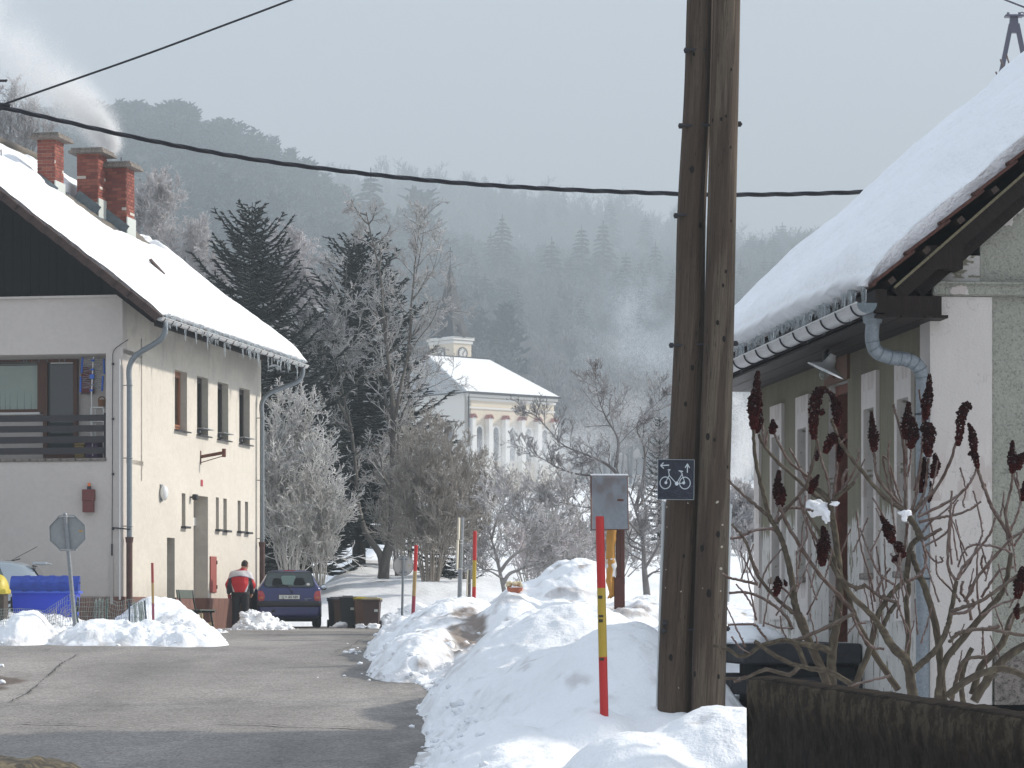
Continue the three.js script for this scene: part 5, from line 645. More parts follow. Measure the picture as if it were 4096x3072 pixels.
// ---------- bench by the porch ----------
{
  const p = onPlane(LH, 384, 1352, 'x', 0.5).applyMatrix4(LH.matrixWorld), t = thing('bench', 'dark green plank bench with a worn backrest by the porch', 'bench', V3(p.x, -0.40, p.z), LH.rotation.y);
  const gr = std({ map: woodTex([0.045, 0.06, 0.05], [0.12, 0.14, 0.12], 0.5), roughness: 0.7 }), dk = std({ color: col(0.012, 0.018, 0.016), roughness: 0.6 }), LN = 1.35;
  part(t, 'backrest_plank', rbox(0.03, 0.2, LN, 0.008, -0.02, 0.82, -LN / 2, 0, 0, 0.12), gr); for (const x of [0.18, 0.32, 0.46]) part(t, 'seat_plank', rbox(0.125, 0.03, LN, 0.008, x, 0.455, -LN / 2), gr);
  for (const z of [-0.12, -LN + 0.12]) { part(t, 'leg', rod(V3(0.42, 0.44, z), V3(0.5, 0, z), 0.022, 6), dk); part(t, 'leg', rod(V3(-0.03, 0.92, z), V3(0.16, 0.0, z), 0.022, 6), dk); part(t, 'seat_rail', box(0.44, 0.04, 0.04, 0.3, 0.42, z), dk); }
}
single('paving_block', 'pale wooden block on the ground under the bench', 'block', [rbox(0.55, 0.16, 0.2, 0.01, 0, 0.08, 0), rbox(0.25, 0.2, 0.1, 0.01, -0.1, 0.28, 0.02)].map((g) => g.translate(...onPlane(LH, 436, 1349, 'x', 0.25).applyMatrix4(LH.matrixWorld).setY(-0.40).toArray())), std({ color: col(0.5, 0.42, 0.27), roughness: 0.85 }));
// ---------- cars ----------
function buildCar(name, label, where, turn, o) {
  const t = thing(name, label, 'car', where, turn), L = o.L, W = o.W, H = o.H, bodyM = phy({ color: col(...o.paint), roughness: 0.32, metalness: 0.25, clearcoat: 0.8, clearcoatRoughness: 0.12 }), black = std({ color: col(0.018, 0.018, 0.02), roughness: 0.65 }), gl = phy({ color: col(0.55, 0.66, 0.62), roughness: 0.03, transmission: 0.92, thickness: 0, ior: 1.5 });
  const roofT = o.roof, lowT = [[0, 0.3], [0.1, 0.24], [L * 0.5, 0.22], [L - 0.12, 0.24], [L, 0.34]], beltT = [[0, o.belt], [L * 0.65, o.belt], [L * 0.76, o.belt - 0.04], [L, 0.62]], wT = [[0, W * 0.47], [0.06, W * 0.492], [0.3, W / 2], [L * 0.75, W / 2], [L - 0.25, W * 0.475], [L, W * 0.4]];
  const shear = (y, x) => o.shear * Math.max(0, (y - o.belt * 0.8) / 0.6) * Math.max(0, 1 - x / 1.1);
  // half ring at a station: bottom to top
  const ring = (x) => { const yl = pw(lowT, x), yb = pw(beltT, x), yr = Math.max(pw(roofT, x), yb + 0.03), w = pw(wT, x), g = smooth(0.03, 0.3, yr - yb), wr = lerp(w * 0.9, w * o.tumble, g); const e = [];
    const P = [[0, yl], [w * 0.85, yl], [w * 0.96, yl + 0.05], [w * 0.99, yl + 0.16], [w, lerp(yl, yb, 0.55)], [w * 0.99, yb - 0.04], [w * 0.97, yb], [lerp(w * 0.97, wr, 0.5), lerp(yb, yr - 0.07, 0.5)], [wr, yr - 0.07], [wr * 0.95, yr - 0.025], [wr * 0.8, yr - 0.004], [wr * 0.4, yr + 0.012 * g], [0, yr + 0.016 * g]];
    return P.map(([z, y]) => [x + shear(y, x), y, z]); };
  const xs = [0, 0.015, 0.05, 0.12, 0.25, 0.4, ...range(0.55, L - 0.5, 0.12), L - 0.4, L - 0.28, L - 0.16, L - 0.07, L - 0.02, L], n = ring(0).length, pos = [], idx = [];
  xs.forEach((x, i) => { const k = i === 0 ? 0.965 : i === 1 ? 0.985 : 1; const r = ring(x); for (const s of [1, -1]) for (const [a, y, z] of r) pos.push(a, 0.75 + (y - 0.75) * k, z * k * s); });
  const row = 2 * n; for (let i = 0; i < xs.length - 1; i++) for (const s of [0, 1]) for (let j = 0; j < n - 1; j++) { const a = i * row + s * n + j, b = a + row; s ? idx.push(a, a + 1, b, b, a + 1, b + 1) : idx.push(a, b, a + 1, a + 1, b, b + 1); }
  for (const [i, f] of [[0, 1], [xs.length - 1, 0]]) { const o0 = i * row; for (let j = 0; j < n - 1; j++) { const a = o0 + j, b = o0 + n + j; f ? idx.push(a, a + 1, b, b, a + 1, b + 1) : idx.push(a, b, a + 1, a + 1, b, b + 1); } }
  const bg = new THREE.BufferGeometry(); bg.setAttribute('position', new THREE.Float32BufferAttribute(pos, 3)); bg.setIndex(idx); bg.computeVertexNormals();
  // the body is open above the belt where the glass is: drop the faces that lie inside a window outline
  const wins = o.windows, keepIdx = [];
  const body = part(t, 'body', bg, bodyM);
  const rz = (y) => shear(y, 0) - 0.002, side = (x, y, s, out = 0.006) => { const r = ring(x); let z = 0; for (let j = 0; j < n - 1; j++) if ((y >= r[j][1] && y <= r[j + 1][1])) { const q = (y - r[j][1]) / (r[j + 1][1] - r[j][1] || 1); z = lerp(r[j][2], r[j + 1][2], q); } return V3(x + shear(y, x), y, s * (z + out)); };
  const quadG = (pts) => { const g = new THREE.BufferGeometry(); g.setAttribute('position', new THREE.Float32BufferAttribute(pts.flatMap((p) => p.toArray()), 3)); const id = []; for (let i = 1; i < pts.length - 1; i++) id.push(0, i, i + 1); g.setIndex(id); const h = g.toNonIndexed(); h.computeVertexNormals(); return h; };
  const darkGlass = phy({ color: col(...o.glassTint), roughness: 0.04, ior: 1.55, clearcoat: 1 });
  for (const s of [1, -1]) for (const w of o.windows) part(t, 'side_window', [0, 1, 2, 3].map((k) => quadG([[w[0], w[2], k], [w[1], w[2], k], [w[1] - w[4], w[3], k], [w[0] + w[5], w[3], k]].map(([x, y], q) => side(x, q < 2 ? lerp(w[2], w[3], k / 4) : lerp(w[2], w[3], (k + 1) / 4), s)).map((p, q) => { const f = q < 2 ? k / 4 : (k + 1) / 4; const x = (q === 0 || q === 3) ? w[0] + w[5] * f : w[1] - w[4] * f; return side(x, p.y, s); }))), darkGlass);
  // rear: window, wiper, lights, plate, bumper
  const rear = (z, y, out = 0.008) => V3(rz(y) - out, y, z), rg = o.rear;
  const poly = (pts, out) => { const c = pts.reduce((a, p) => [a[0] + p[0] / pts.length, a[1] + p[1] / pts.length], [0, 0]); const g = []; pts.forEach((p, i) => { const q = pts[(i + 1) % pts.length]; g.push(quadG([rear(c[0], c[1], out), rear(p[0], p[1], out), rear(q[0], q[1], out)])); }); return merge(g); };
  const round = (hw0, hw1, y0, y1, r) => { const p = []; const cor = (x, y, a0) => { for (let i = 0; i <= 4; i++) { const a = a0 + i / 4 * Math.PI / 2; p.push([x + r * Math.cos(a), y + r * Math.sin(a)]); } }; cor(hw0 - r, y0 + r, -Math.PI / 2); cor(hw1 - r, y1 - r, 0); cor(-hw1 + r, y1 - r, Math.PI / 2); cor(-hw0 + r, y0 + r, Math.PI); return p; };
  const rw = part(t, 'rear_window', poly(round(rg.w0, rg.w1, rg.y0, rg.y1, 0.07), 0.012), phy({ color: col(0.02, 0.035, 0.032), roughness: 0.05, ior: 1.5, clearcoat: 1 })); part(rw, 'seal', poly(round(rg.w0 + 0.025, rg.w1 + 0.022, rg.y0 - 0.02, rg.y1 + 0.02, 0.09), 0.006), black);
  if (o.detail) {
    part(rw, 'headrest', poly(round(0.15, 0.12, rg.y0 + 0.03, rg.y0 + 0.22, 0.06).map(([z, y]) => [z + 0.25, y]), 0.0135), std({ color: col(0.012, 0.014, 0.014), roughness: 1 })); part(rw, 'headrest', poly(round(0.13, 0.11, rg.y0 + 0.03, rg.y0 + 0.21, 0.06).map(([z, y]) => [z - 0.30, y]), 0.0135), std({ color: col(0.012, 0.014, 0.014), roughness: 1 })); part(rw, 'far_view', poly(round(0.16, 0.18, rg.y0 + 0.05, rg.y1 - 0.08, 0.05).map(([z, y]) => [z * 1.0 - 0.02, y]), 0.0132), phy({ color: col(0.16, 0.25, 0.22), roughness: 0.1 }));
    part(rw, 'wiper', [tube([rear(0.05, rg.y0 - 0.14, 0.03), rear(0.0, rg.y0 - 0.02, 0.04), rear(-0.12, rg.y0 + 0.05, 0.035), rear(-0.34, rg.y0 + 0.01, 0.03)], 0.011, 5), rod(rear(-0.02, rg.y0 + 0.035, 0.03), rear(-0.42, rg.y0 + 0.03, 0.028), 0.012, 4)], black); part(rw, 'sticker', poly(Array.from({ length: 12 }, (_, i) => [0.47 + 0.045 * Math.cos(i / 6 * Math.PI), rg.y0 + 0.06 + 0.032 * Math.sin(i / 6 * Math.PI)]), 0.016), M.white); part(t, 'brake_lamp', rbox(0.03, 0.025, 0.28, 0.008, rz(H) + 0.02, rg.y1 + 0.045, 0), phy({ color: col(0.35, 0.02, 0.03), roughness: 0.2 }));
  }
  const lampM = phy({ color: col(0.42, 0.015, 0.02), roughness: 0.18, clearcoat: 1 }), ambM = phy({ color: col(0.5, 0.12, 0.02), roughness: 0.2, clearcoat: 1 });
  for (const s of [1, -1]) { const l = part(t, 'tail_light', [[0, 1], [1, 2], [2, 3]].map(([a, b]) => { const W2 = W * 0.485, in0 = [0.14, 0.17, 0.16, 0.11], yy = [0.68, 0.76, 0.84, 0.925], f = (k) => [s * W2, yy[k]], g = (k) => [s * (W2 - in0[k]), yy[k]]; return quadG([rear(...g(a), 0.02), rear(...f(a), 0.008), rear(...f(b), 0.008), rear(...g(b), 0.02)]); }), lampM); part(l, 'lens_strip', quadG([rear(s * W * 0.40, 0.735, 0.0225), rear(s * W * 0.48, 0.735, 0.012), rear(s * W * 0.48, 0.78, 0.012), rear(s * W * 0.405, 0.78, 0.0225)]), ambM); }
  part(t, 'bumper', [rbox(0.16, 0.15, W * 0.97, 0.05, 0.02, 0.60, 0), rbox(0.5, 0.14, 0.05, 0.02, 0.28, 0.60, W * 0.485), rbox(0.5, 0.14, 0.05, 0.02, 0.28, 0.60, -W * 0.485)], std({ color: col(...(o.bumper || [0.022, 0.022, 0.026])), roughness: 0.55 })); part(t, 'front_bumper', rbox(0.2, 0.2, W * 0.84, 0.06, L - 0.06, 0.5, 0), black);
  part(t, 'underbody', box(L - 0.5, 0.16, W * 0.84, L / 2, 0.24, 0), black);
  const arch = []; const rimM = std({ color: col(0.5, 0.49, 0.46), roughness: 0.4, metalness: 0.5 });
  for (const x of [o.ax0, o.ax1]) for (const s of [1, -1]) { const w = new THREE.Group(); w.name = 'wheel'; t.add(w); w.position.set(x, o.wr, s * (W / 2 - 0.09)); part(w, 'tyre', [new THREE.TorusGeometry(o.wr - 0.075, 0.08, 12, 30).scale(1, 1, 1.15), T(new THREE.CylinderGeometry(o.wr - 0.09, o.wr - 0.09, 0.12, 24), 0, 0, 0, Math.PI / 2)], black); const rim = []; for (let k = 0; k < 6; k++) { const a = k / 6 * Math.PI * 2; rim.push(rbox(0.14, 0.05, 0.02, 0.008, 0.1, 0, s * 0.075).rotateZ(a)); } rim.push(T(new THREE.TorusGeometry(o.wr - 0.115, 0.02, 6, 26), 0, 0, s * 0.075), T(new THREE.CylinderGeometry(0.05, 0.05, 0.03, 12), 0, 0, s * 0.075, Math.PI / 2)); part(w, 'rim', rim, rimM); part(t, 'wheel_arch', T(new THREE.TorusGeometry(o.wr + 0.035, 0.05, 6, 20, Math.PI).scale(1, 1, 0.6), x, o.wr, s * (W / 2 - 0.02)), black); }
  for (const s of o.mirrors) { const p = side(o.mx, o.belt + 0.03, s, 0.1), m = part(t, 'mirror', [new THREE.SphereGeometry(1, 14, 10).scale(0.06, 0.075, 0.1).translate(p.x, p.y, p.z + s * 0.05), rod(p.clone().setZ(p.z - s * 0.11), p.clone().setZ(p.z + s * 0.02), 0.02, 6)], black); part(m, 'mirror_glass', new THREE.SphereGeometry(1, 14, 10).scale(0.012, 0.06, 0.085).translate(p.x - 0.056, p.y, p.z + s * 0.05), std({ color: col(0.6, 0.65, 0.7), metalness: 1, roughness: 0.08 })); }
  t.userData.fn = null; return { t, side, rear, quadG, poly, bodyM, black, darkGlass };
}
{
  const d = 74.6, C = buildCar('parked_car', 'dark blue small hatchback seen from behind with its left door open', V3((625 - 1106) * d / F, pw(ROADY, d), -d), Math.PI / 2 + 0.085, { L: 3.43, W: 1.6, H: 1.44, belt: 1.0, shear: 0.17, tumble: 0.69, paint: [0.014, 0.018, 0.115], glassTint: [0.05, 0.07, 0.065], detail: true, roof: [[0, 1.37], [0.12, 1.41], [0.4, 1.44], [1.2, 1.44], [1.7, 1.40], [2.25, 1.2], [2.62, 0.99], [3.1, 0.86], [3.43, 0.66]], windows: [[0.38, 1.08, 1.03, 1.33, 0.02, 0.16], [1.14, 2.12, 1.02, 1.32, 0.42, 0.02]], rear: { w0: 0.61, w1: 0.545, y0: 1.03, y1: 1.385 }, wr: 0.28, ax0: 0.56, ax1: 2.9, mirrors: [1], mx: 2.08 });
  const cv = document.createElement('canvas'); cv.width = 512; cv.height = 112; const g = cv.getContext('2d'); g.fillStyle = '#d9dcd8'; g.fillRect(0, 0, 512, 112); g.strokeStyle = '#22282c'; g.lineWidth = 7; g.strokeRect(4, 4, 504, 104); g.fillStyle = '#1d2b2a'; g.font = 'bold 84px sans-serif'; g.textBaseline = 'middle'; g.textAlign = 'center'; g.save(); g.scale(0.86, 1); g.fillText('LJ', 120, 59); g.fillText('A5·189', 398, 59); g.restore(); g.fillStyle = '#3f6f66'; g.beginPath(); g.moveTo(160, 38); g.lineTo(196, 38); g.lineTo(194, 62); g.quadraticCurveTo(178, 84, 162, 62); g.fill(); g.fillStyle = '#d9dcd8'; g.fillRect(168, 48, 20, 8);
  const tx = new THREE.CanvasTexture(cv); tx.colorSpace = THREE.SRGBColorSpace; const pl = part(C.t, 'number_plate', T(new THREE.PlaneGeometry(0.53, 0.118), 0, 0, 0, 0, -Math.PI / 2).translate(-0.024, 0.772, -0.0), std({ map: tx, roughness: 0.4 })); part(pl, 'plate_back', rbox(0.012, 0.132, 0.545, 0.004, -0.014, 0.772, 0), C.black);
  part(C.t, 'badge', [rbox(0.01, 0.018, 0.17, 0.003, -0.012, 0.735, 0.46), rbox(0.01, 0.022, 0.08, 0.003, -0.012, 0.70, 0.42)], std({ color: col(0.2, 0.21, 0.25), metalness: 0.6, roughness: 0.4 })); part(C.t, 'hatch_lock', T(new THREE.CylinderGeometry(0.02, 0.02, 0.02, 10), -0.012, 0.9, 0.07, 0, 0, Math.PI / 2), C.black); part(C.t, 'exhaust_pipe', rod(V3(-0.03, 0.24, -0.45), V3(0.3, 0.26, -0.45), 0.025, 8), C.black); part(C.t, 'tow_cover', rbox(0.02, 0.07, 0.09, 0.01, -0.0, 0.42, -0.4), C.black);
  // the open driver's door (left side of the car), hinged at the front
  const dr = new THREE.Group(); dr.name = 'door'; C.t.add(dr); dr.position.set(2.14, 0, -0.79);
  const ang = 1.0, dir = V3(-Math.cos(ang), 0, -Math.sin(ang)), P = (a, y, off = 0) => V3(dir.x * a + dir.z * off, y, dir.z * a - dir.x * off);
  const slab = (a0, a1, y0, y1, th) => { const g = box(a1 - a0, y1 - y0, th, (a0 + a1) / 2, (y0 + y1) / 2, 0); g.applyMatrix4(new THREE.Matrix4().makeBasis(dir, V3(0, 1, 0), V3(dir.z, 0, -dir.x).negate())); return g; };
  part(dr, 'panel', slab(0.0, 1.05, 0.32, 0.98, 0.07), C.bodyM); part(dr, 'door_lining', slab(0.06, 1.0, 0.4, 0.93, 0.1), C.black); part(dr, 'window_frame', [rod(P(1.04, 0.97), P(0.92, 1.34), 0.024, 8), rod(P(0.92, 1.34), P(0.42, 1.32), 0.024, 8), rod(P(0.42, 1.32), P(0.05, 0.97), 0.02, 8)], C.bodyM); part(dr, 'pane', C.quadG([P(0.06, 0.98), P(1.02, 0.98), P(0.91, 1.33), P(0.43, 1.31)]), phy({ color: col(0.75, 0.85, 0.78), roughness: 0.03, transmission: 0.95, thickness: 0 })); part(dr, 'trim', rod(P(0.04, 0.99, 0.03), P(1.03, 0.99, 0.03), 0.014, 6), M.zincPale);
}
{
  const d = 63.4, C = buildCar('parked_car', 'silver grey hatchback parked before the gable wall, behind the blue container', V3(at(118, 1250, d).x, pw(ROADY, d), -d), Math.PI + 0.05, { L: 4.2, W: 1.72, H: 1.5, belt: 1.0, shear: 0.42, tumble: 0.72, paint: [0.33, 0.38, 0.42], glassTint: [0.05, 0.085, 0.08], bumper: [0.3, 0.34, 0.37], roof: [[0, 1.33], [0.2, 1.44], [0.7, 1.5], [1.6, 1.52], [2.3, 1.46], [3.0, 1.18], [3.3, 1.02], [3.9, 0.9], [4.2, 0.7]], windows: [[0.85, 1.75, 1.02, 1.38, 0.02, 0.2], [1.83, 3.0, 1.02, 1.38, 0.55, 0.02]], rear: { w0: 0.66, w1: 0.56, y0: 1.02, y1: 1.4 }, wr: 0.31, ax0: 0.75, ax1: 3.35, mirrors: [1, -1], mx: 2.9 });
  part(C.t, 'spoiler', [rbox(0.3, 0.05, 1.15, 0.02, 0.26, 1.455, 0), rbox(0.02, 0.025, 0.2, 0.005, 0.1, 1.45, 0)], C.bodyM); part(C.t, 'aerial', [rod(V3(0.95, 1.5, 0), V3(0.72, 1.56, 0), 0.012, 5), rod(V3(0.95, 1.5, 0), V3(0.36, 1.82, 0), 0.006, 5), rbox(0.12, 0.03, 0.05, 0.01, 0.97, 1.51, 0)], C.black); part(C.t, 'side_tail_light', [rbox(0.12, 0.3, 0.05, 0.02, 0.2, 0.95, 0.78), rbox(0.12, 0.3, 0.05, 0.02, 0.2, 0.95, -0.78)], phy({ color: col(0.3, 0.02, 0.02), roughness: 0.3 }));
}
// ---------- bins ----------
{
  const d = 58.6, s = d / F, base = V3(at(100, 1300, d).x, pw(ROADY, d) + 0.05, -d), t = thing('waste_container', 'big blue plastic waste container with a ribbed roll lid', 'waste container', base, 0.06), blue = std({ color: col(0.022, 0.055, 0.52), roughness: 0.5 }), blueL = std({ color: col(0.045, 0.10, 0.52), roughness: 0.5 }), w = 1.22, top = (1323 - 1278) * s - base.y, ch = (1323 - 1244) * s - base.y - top;
  const bodyS = polyShape([[-w / 2 + 0.06, 0.14], [w / 2 - 0.06, 0.14], [w / 2, top], [-w / 2, top]]); part(t, 'body', T(new THREE.ExtrudeGeometry(bodyS, { depth: 0.84, bevelEnabled: true, bevelSize: 0.02, bevelThickness: 0.02, bevelSegments: 2 }), 0, 0, -0.42), blue);
  const lidR = 0.5; const lid = new THREE.CylinderGeometry(1, 1, w + 0.1, 24, 1, false, -Math.PI / 2, Math.PI); lid.rotateZ(Math.PI / 2).rotateX(0); { const p = lid.attributes.position; for (let i = 0; i < p.count; i++) { const y = p.getY(i), z = p.getZ(i), x = p.getX(i); p.setXYZ(i, x, 0, 0); const a = Math.atan2(Math.abs(y) < 1e-6 && Math.abs(z) < 1e-6 ? 0 : y, z); const r = Math.hypot(y, z); p.setXYZ(i, x, r * ch * Math.abs(Math.sin(a)), r * 0.5 * Math.cos(a)); } lid.computeVertexNormals(); }
  const lm = part(t, 'lid', [T(lid, 0, top, 0), rbox(w + 0.12, 0.05, 1.02, 0.015, 0, top - 0.01, 0)], blueL);
  for (let i = 0; i < 4; i++) { const g = new THREE.CylinderGeometry(1, 1, 0.1, 24, 1, false, -Math.PI / 2, Math.PI); g.rotateZ(Math.PI / 2); const q = g.attributes.position; for (let k = 0; k < q.count; k++) { const y = q.getY(k), z = q.getZ(k), a = Math.atan2(Math.abs(y) < 1e-6 && Math.abs(z) < 1e-6 ? 0 : y, z), r = Math.hypot(y, z); q.setXYZ(k, q.getX(k), r * (ch + 0.012) * Math.abs(Math.sin(a)), r * 0.512 * Math.cos(a)); } g.computeVertexNormals(); part(lm, 'rib', g.translate(-0.36 + i * 0.24, top, 0), blueL); }
  part(t, 'hand_slot', [rbox(0.02, 0.03, 0.1, 0.004, w / 2 + 0.055, top + ch * 0.55, 0.15)], M.ironDark); for (const x of [-0.5, 0.5]) for (const z of [-0.32, 0.32]) part(t, 'wheel', T(new THREE.CylinderGeometry(0.09, 0.09, 0.05, 14), x, 0.09, z, 0, 0, Math.PI / 2), M.ironDark); part(t, 'trunnion', [rbox(0.06, 0.3, 0.1, 0.02, -w / 2 - 0.02, top - 0.25, 0.3), rbox(0.06, 0.3, 0.1, 0.02, w / 2 + 0.02, top - 0.25, 0.3)], M.ironDark);
}
function wheelie(label, vx, d, body, lid, o = {}) {
  const y = pw(ROADY, d), h = o.h || 0.74, w = o.w || 0.44, t = thing('wheelie_bin', label, 'wheelie bin', V3((vx - 1106) * d / F, o.y ?? y, -d), o.turn || 0, 'wheelie bins in a row by the snow bank');
  const s = new THREE.BoxGeometry(w, h - 0.08, 0.5, 1, 6, 1), p = s.attributes.position; for (let i = 0; i < p.count; i++) { const k = (p.getY(i) + (h - 0.08) / 2) / (h - 0.08); p.setX(i, p.getX(i) * lerp(0.8, 1, k)); p.setZ(i, p.getZ(i) * lerp(0.78, 1, k)); } s.computeVertexNormals();
  part(t, 'body', [T(s, 0, (h - 0.08) / 2 + 0.03, 0), rbox(w + 0.05, 0.045, 0.55, 0.012, 0, h - 0.06, 0)], body); part(t, 'lid', [rbox(w + 0.06, 0.04, 0.58, 0.015, 0, h - 0.015, 0.0), rbox(w * 0.7, 0.03, 0.4, 0.012, 0, h + 0.012, 0)], lid); part(t, 'handle', rod(V3(-w / 2, h - 0.04, -0.31), V3(w / 2, h - 0.04, -0.31), 0.018, 8), body);
  for (const x of [-1, 1]) part(t, 'wheel', T(new THREE.CylinderGeometry(0.1, 0.1, 0.05, 16), x * (w * 0.42 + 0.02), 0.1, -0.2, 0, 0, Math.PI / 2), M.ironDark); part(t, 'sticker', box(0.09, 0.06, 0.004, w * 0.3, h - 0.3, 0.246), M.leadPale); return t;
}
{
  const P = (r, g, b) => std({ color: col(r, g, b), roughness: 0.55 }), dark = P(0.05, 0.05, 0.052), blk = P(0.018, 0.018, 0.018), brn = P(0.13, 0.075, 0.05), brn2 = P(0.055, 0.03, 0.026), gl = P(0.11, 0.105, 0.11), yl = P(0.5, 0.4, 0.05), yl2 = P(0.36, 0.3, 0.16);
  wheelie('dark grey wheelie bin nearest the blue car', 724, 76.0, dark, gl, { w: 0.36, h: 0.75, turn: 0.1 }); wheelie('brown wheelie bin with a grey lid, second from the blue car', 738, 75.5, brn, gl, { w: 0.34, h: 0.73, turn: -0.12 }); wheelie('wide black wheelie bin with a grey lid, third from the blue car', 751, 74.6, blk, gl, { w: 0.38, h: 0.78, turn: 0.05 }); wheelie('narrow dark wheelie bin left of the yellow lidded bin', 768, 75.0, dark, gl, { w: 0.3, h: 0.76, turn: -0.1 }); wheelie('brown wheelie bin with a bright yellow lid', 780, 74.2, brn, yl, { w: 0.32, h: 0.75, turn: 0.12 }); wheelie('dark brown wheelie bin with a pale yellow lid, beside the snow bank', 804, 73.4, brn2, yl2, { w: 0.4, h: 0.74, turn: -0.06 });
  const yb = thing('recycling_bin', 'brown bin with a domed yellow lid at the left edge of the picture', 'recycling bin', V3(at(2, 1300, 57.5).x, pw(ROADY, 57.5) + 0.1, -57.5)); const hh = (1323 - 1278) * 57.5 / F - yb.position.y; part(yb, 'body', rbox(0.3, hh, 0.5, 0.02, -0.05, hh / 2, 0), std({ map: woodTex([0.03, 0.022, 0.016], [0.09, 0.07, 0.05], 0.4) })); const lid = new THREE.SphereGeometry(1, 20, 12, 0, 6.3, 0, Math.PI / 2); part(yb, 'lid', [T(lid.scale(0.19, 0.33, 0.3), -0.03, hh, 0), rbox(0.36, 0.1, 0.56, 0.03, -0.03, hh, 0)], std({ color: col(0.55, 0.44, 0.05), roughness: 0.5 })); part(yb, 'hand_slot', rbox(0.09, 0.03, 0.02, 0.005, -0.02, hh + 0.2, 0.235), M.ironDark);
}
// ---------- wire fence in the left snow bank ----------
{
  const d = 56.8, t = thing('wire_fence', 'sagging green wire mesh fence behind the left snow bank', 'fence', at(170, 1350, d)), L = (u, v, dd = d) => at(u, v, dd).sub(t.position), green = std({ color: col(0.05, 0.09, 0.075), roughness: 0.6 }), blueG = std({ color: col(0.04, 0.06, 0.09), roughness: 0.6 }), wire = std({ color: col(0.26, 0.31, 0.29), roughness: 0.5, metalness: 0.2 });
  for (const [a, b, c, e, m, w] of [[157, 1281, 172, 1362, green, 4], [230, 1290, 232, 1360, green, 4], [280, 1300, 279, 1370, blueG, 4], [312, 1297, 319, 1372, blueG, 3.6], [35, 1331, 35, 1356, blueG, 2.5]]) part(t, 'post', rod(L(a, b), L(c, e), w * d / F / 2, 6), m);
  const top = [[-20, 1317], [0, 1316], [40, 1314], [98, 1319], [125, 1300], [150, 1284], [158, 1283], [170, 1291], [215, 1290], [235, 1291], [255, 1301], [281, 1294], [300, 1298], [314, 1293]].map(([u, v]) => [u, v]), R = rng(17), w = [];
  const V = (u) => pw(top, u); const wob = (u, k) => 3.2 * fbm(u * 0.05, k * 0.8, 3, 2);
  for (let u = -18; u < 320; u += 4.2 + R()) { const P = []; for (let k = 0; k <= 5; k++) { const f = k / 5, b = 1362 + 3 * Math.sin(u), v = lerp(V(u), b, f); P.push(L(u + wob(u, k) + 6 * fbm(u * 0.02, f * 2, 8, 2) * f, v, d + 0.25 * fbm(u * 0.03, f, 2, 2))); } w.push(tube(P, 0.0042, 3, false)); }
  for (let k = 0; k < 8; k++) { const P = []; for (let u = -18; u < 320; u += 5) { const f = k / 7, v = lerp(V(u), 1362, f); P.push(L(u + wob(u, f * 5), v + 1.6 * fbm(u * 0.07, k, 5, 2), d + 0.25 * fbm(u * 0.03, f, 2, 2))); } w.push(tube(P, 0.0042, 3, false)); }
  part(t, 'mesh_wires', w, wire).userData.kind = 'stuff';
  const roll = []; for (let i = 0; i < 26; i++) { const u = 206 + R() * 30; roll.push(tube([L(u, 1292 + R() * 4, d - 0.15 + 0.3 * R()), L(u - 4 + R() * 6, 1318, d - 0.15 + 0.3 * R()), L(u - 6 * (1 - (u - 206) / 30) + R() * 4, 1352, d - 0.15 + 0.3 * R())], 0.0045, 3, false)); } for (let i = 0; i < 40; i++) { const u = 282 + R() * 30; roll.push(tube([L(u, 1298 + R() * 5, d - 0.1 + 0.3 * R()), L(u + R() * 4, 1330, d - 0.1 + 0.3 * R()), L(u + R() * 6, 1366, d - 0.1 + 0.3 * R())], 0.0042, 3, false)); } for (let k = 0; k < 9; k++) { roll.push(tube([L(205 + R() * 3, 1296 + k * 6, d + 0.1), L(220, 1298 + k * 6 + R() * 3, d - 0.1), L(236, 1295 + k * 6, d + 0.05)], 0.0045, 3, false)); }
  part(t, 'rolled_netting', roll, wire).userData.kind = 'stuff';
  const tw = []; for (let i = 0; i < 22; i++) { let p = L(100 + R() * 60, 1325 + R() * 18, d - 0.2), P = [p]; for (let k = 0; k < 4; k++) { p = p.clone().add(V3((R() - 0.4) * 0.1, 0.01 + R() * 0.06, (R() - 0.5) * 0.1)); P.push(p); } tw.push(tube(P, [0.006, 0.005, 0.004, 0.003, 0.002], 4)); } single('dry_weeds', 'pale dry weeds tangled in the wire fence behind the stop sign', 'weeds', tw.map((g) => g.translate(...t.position.toArray())), std({ color: col(0.33, 0.31, 0.27) }), null, 'stuff');
}
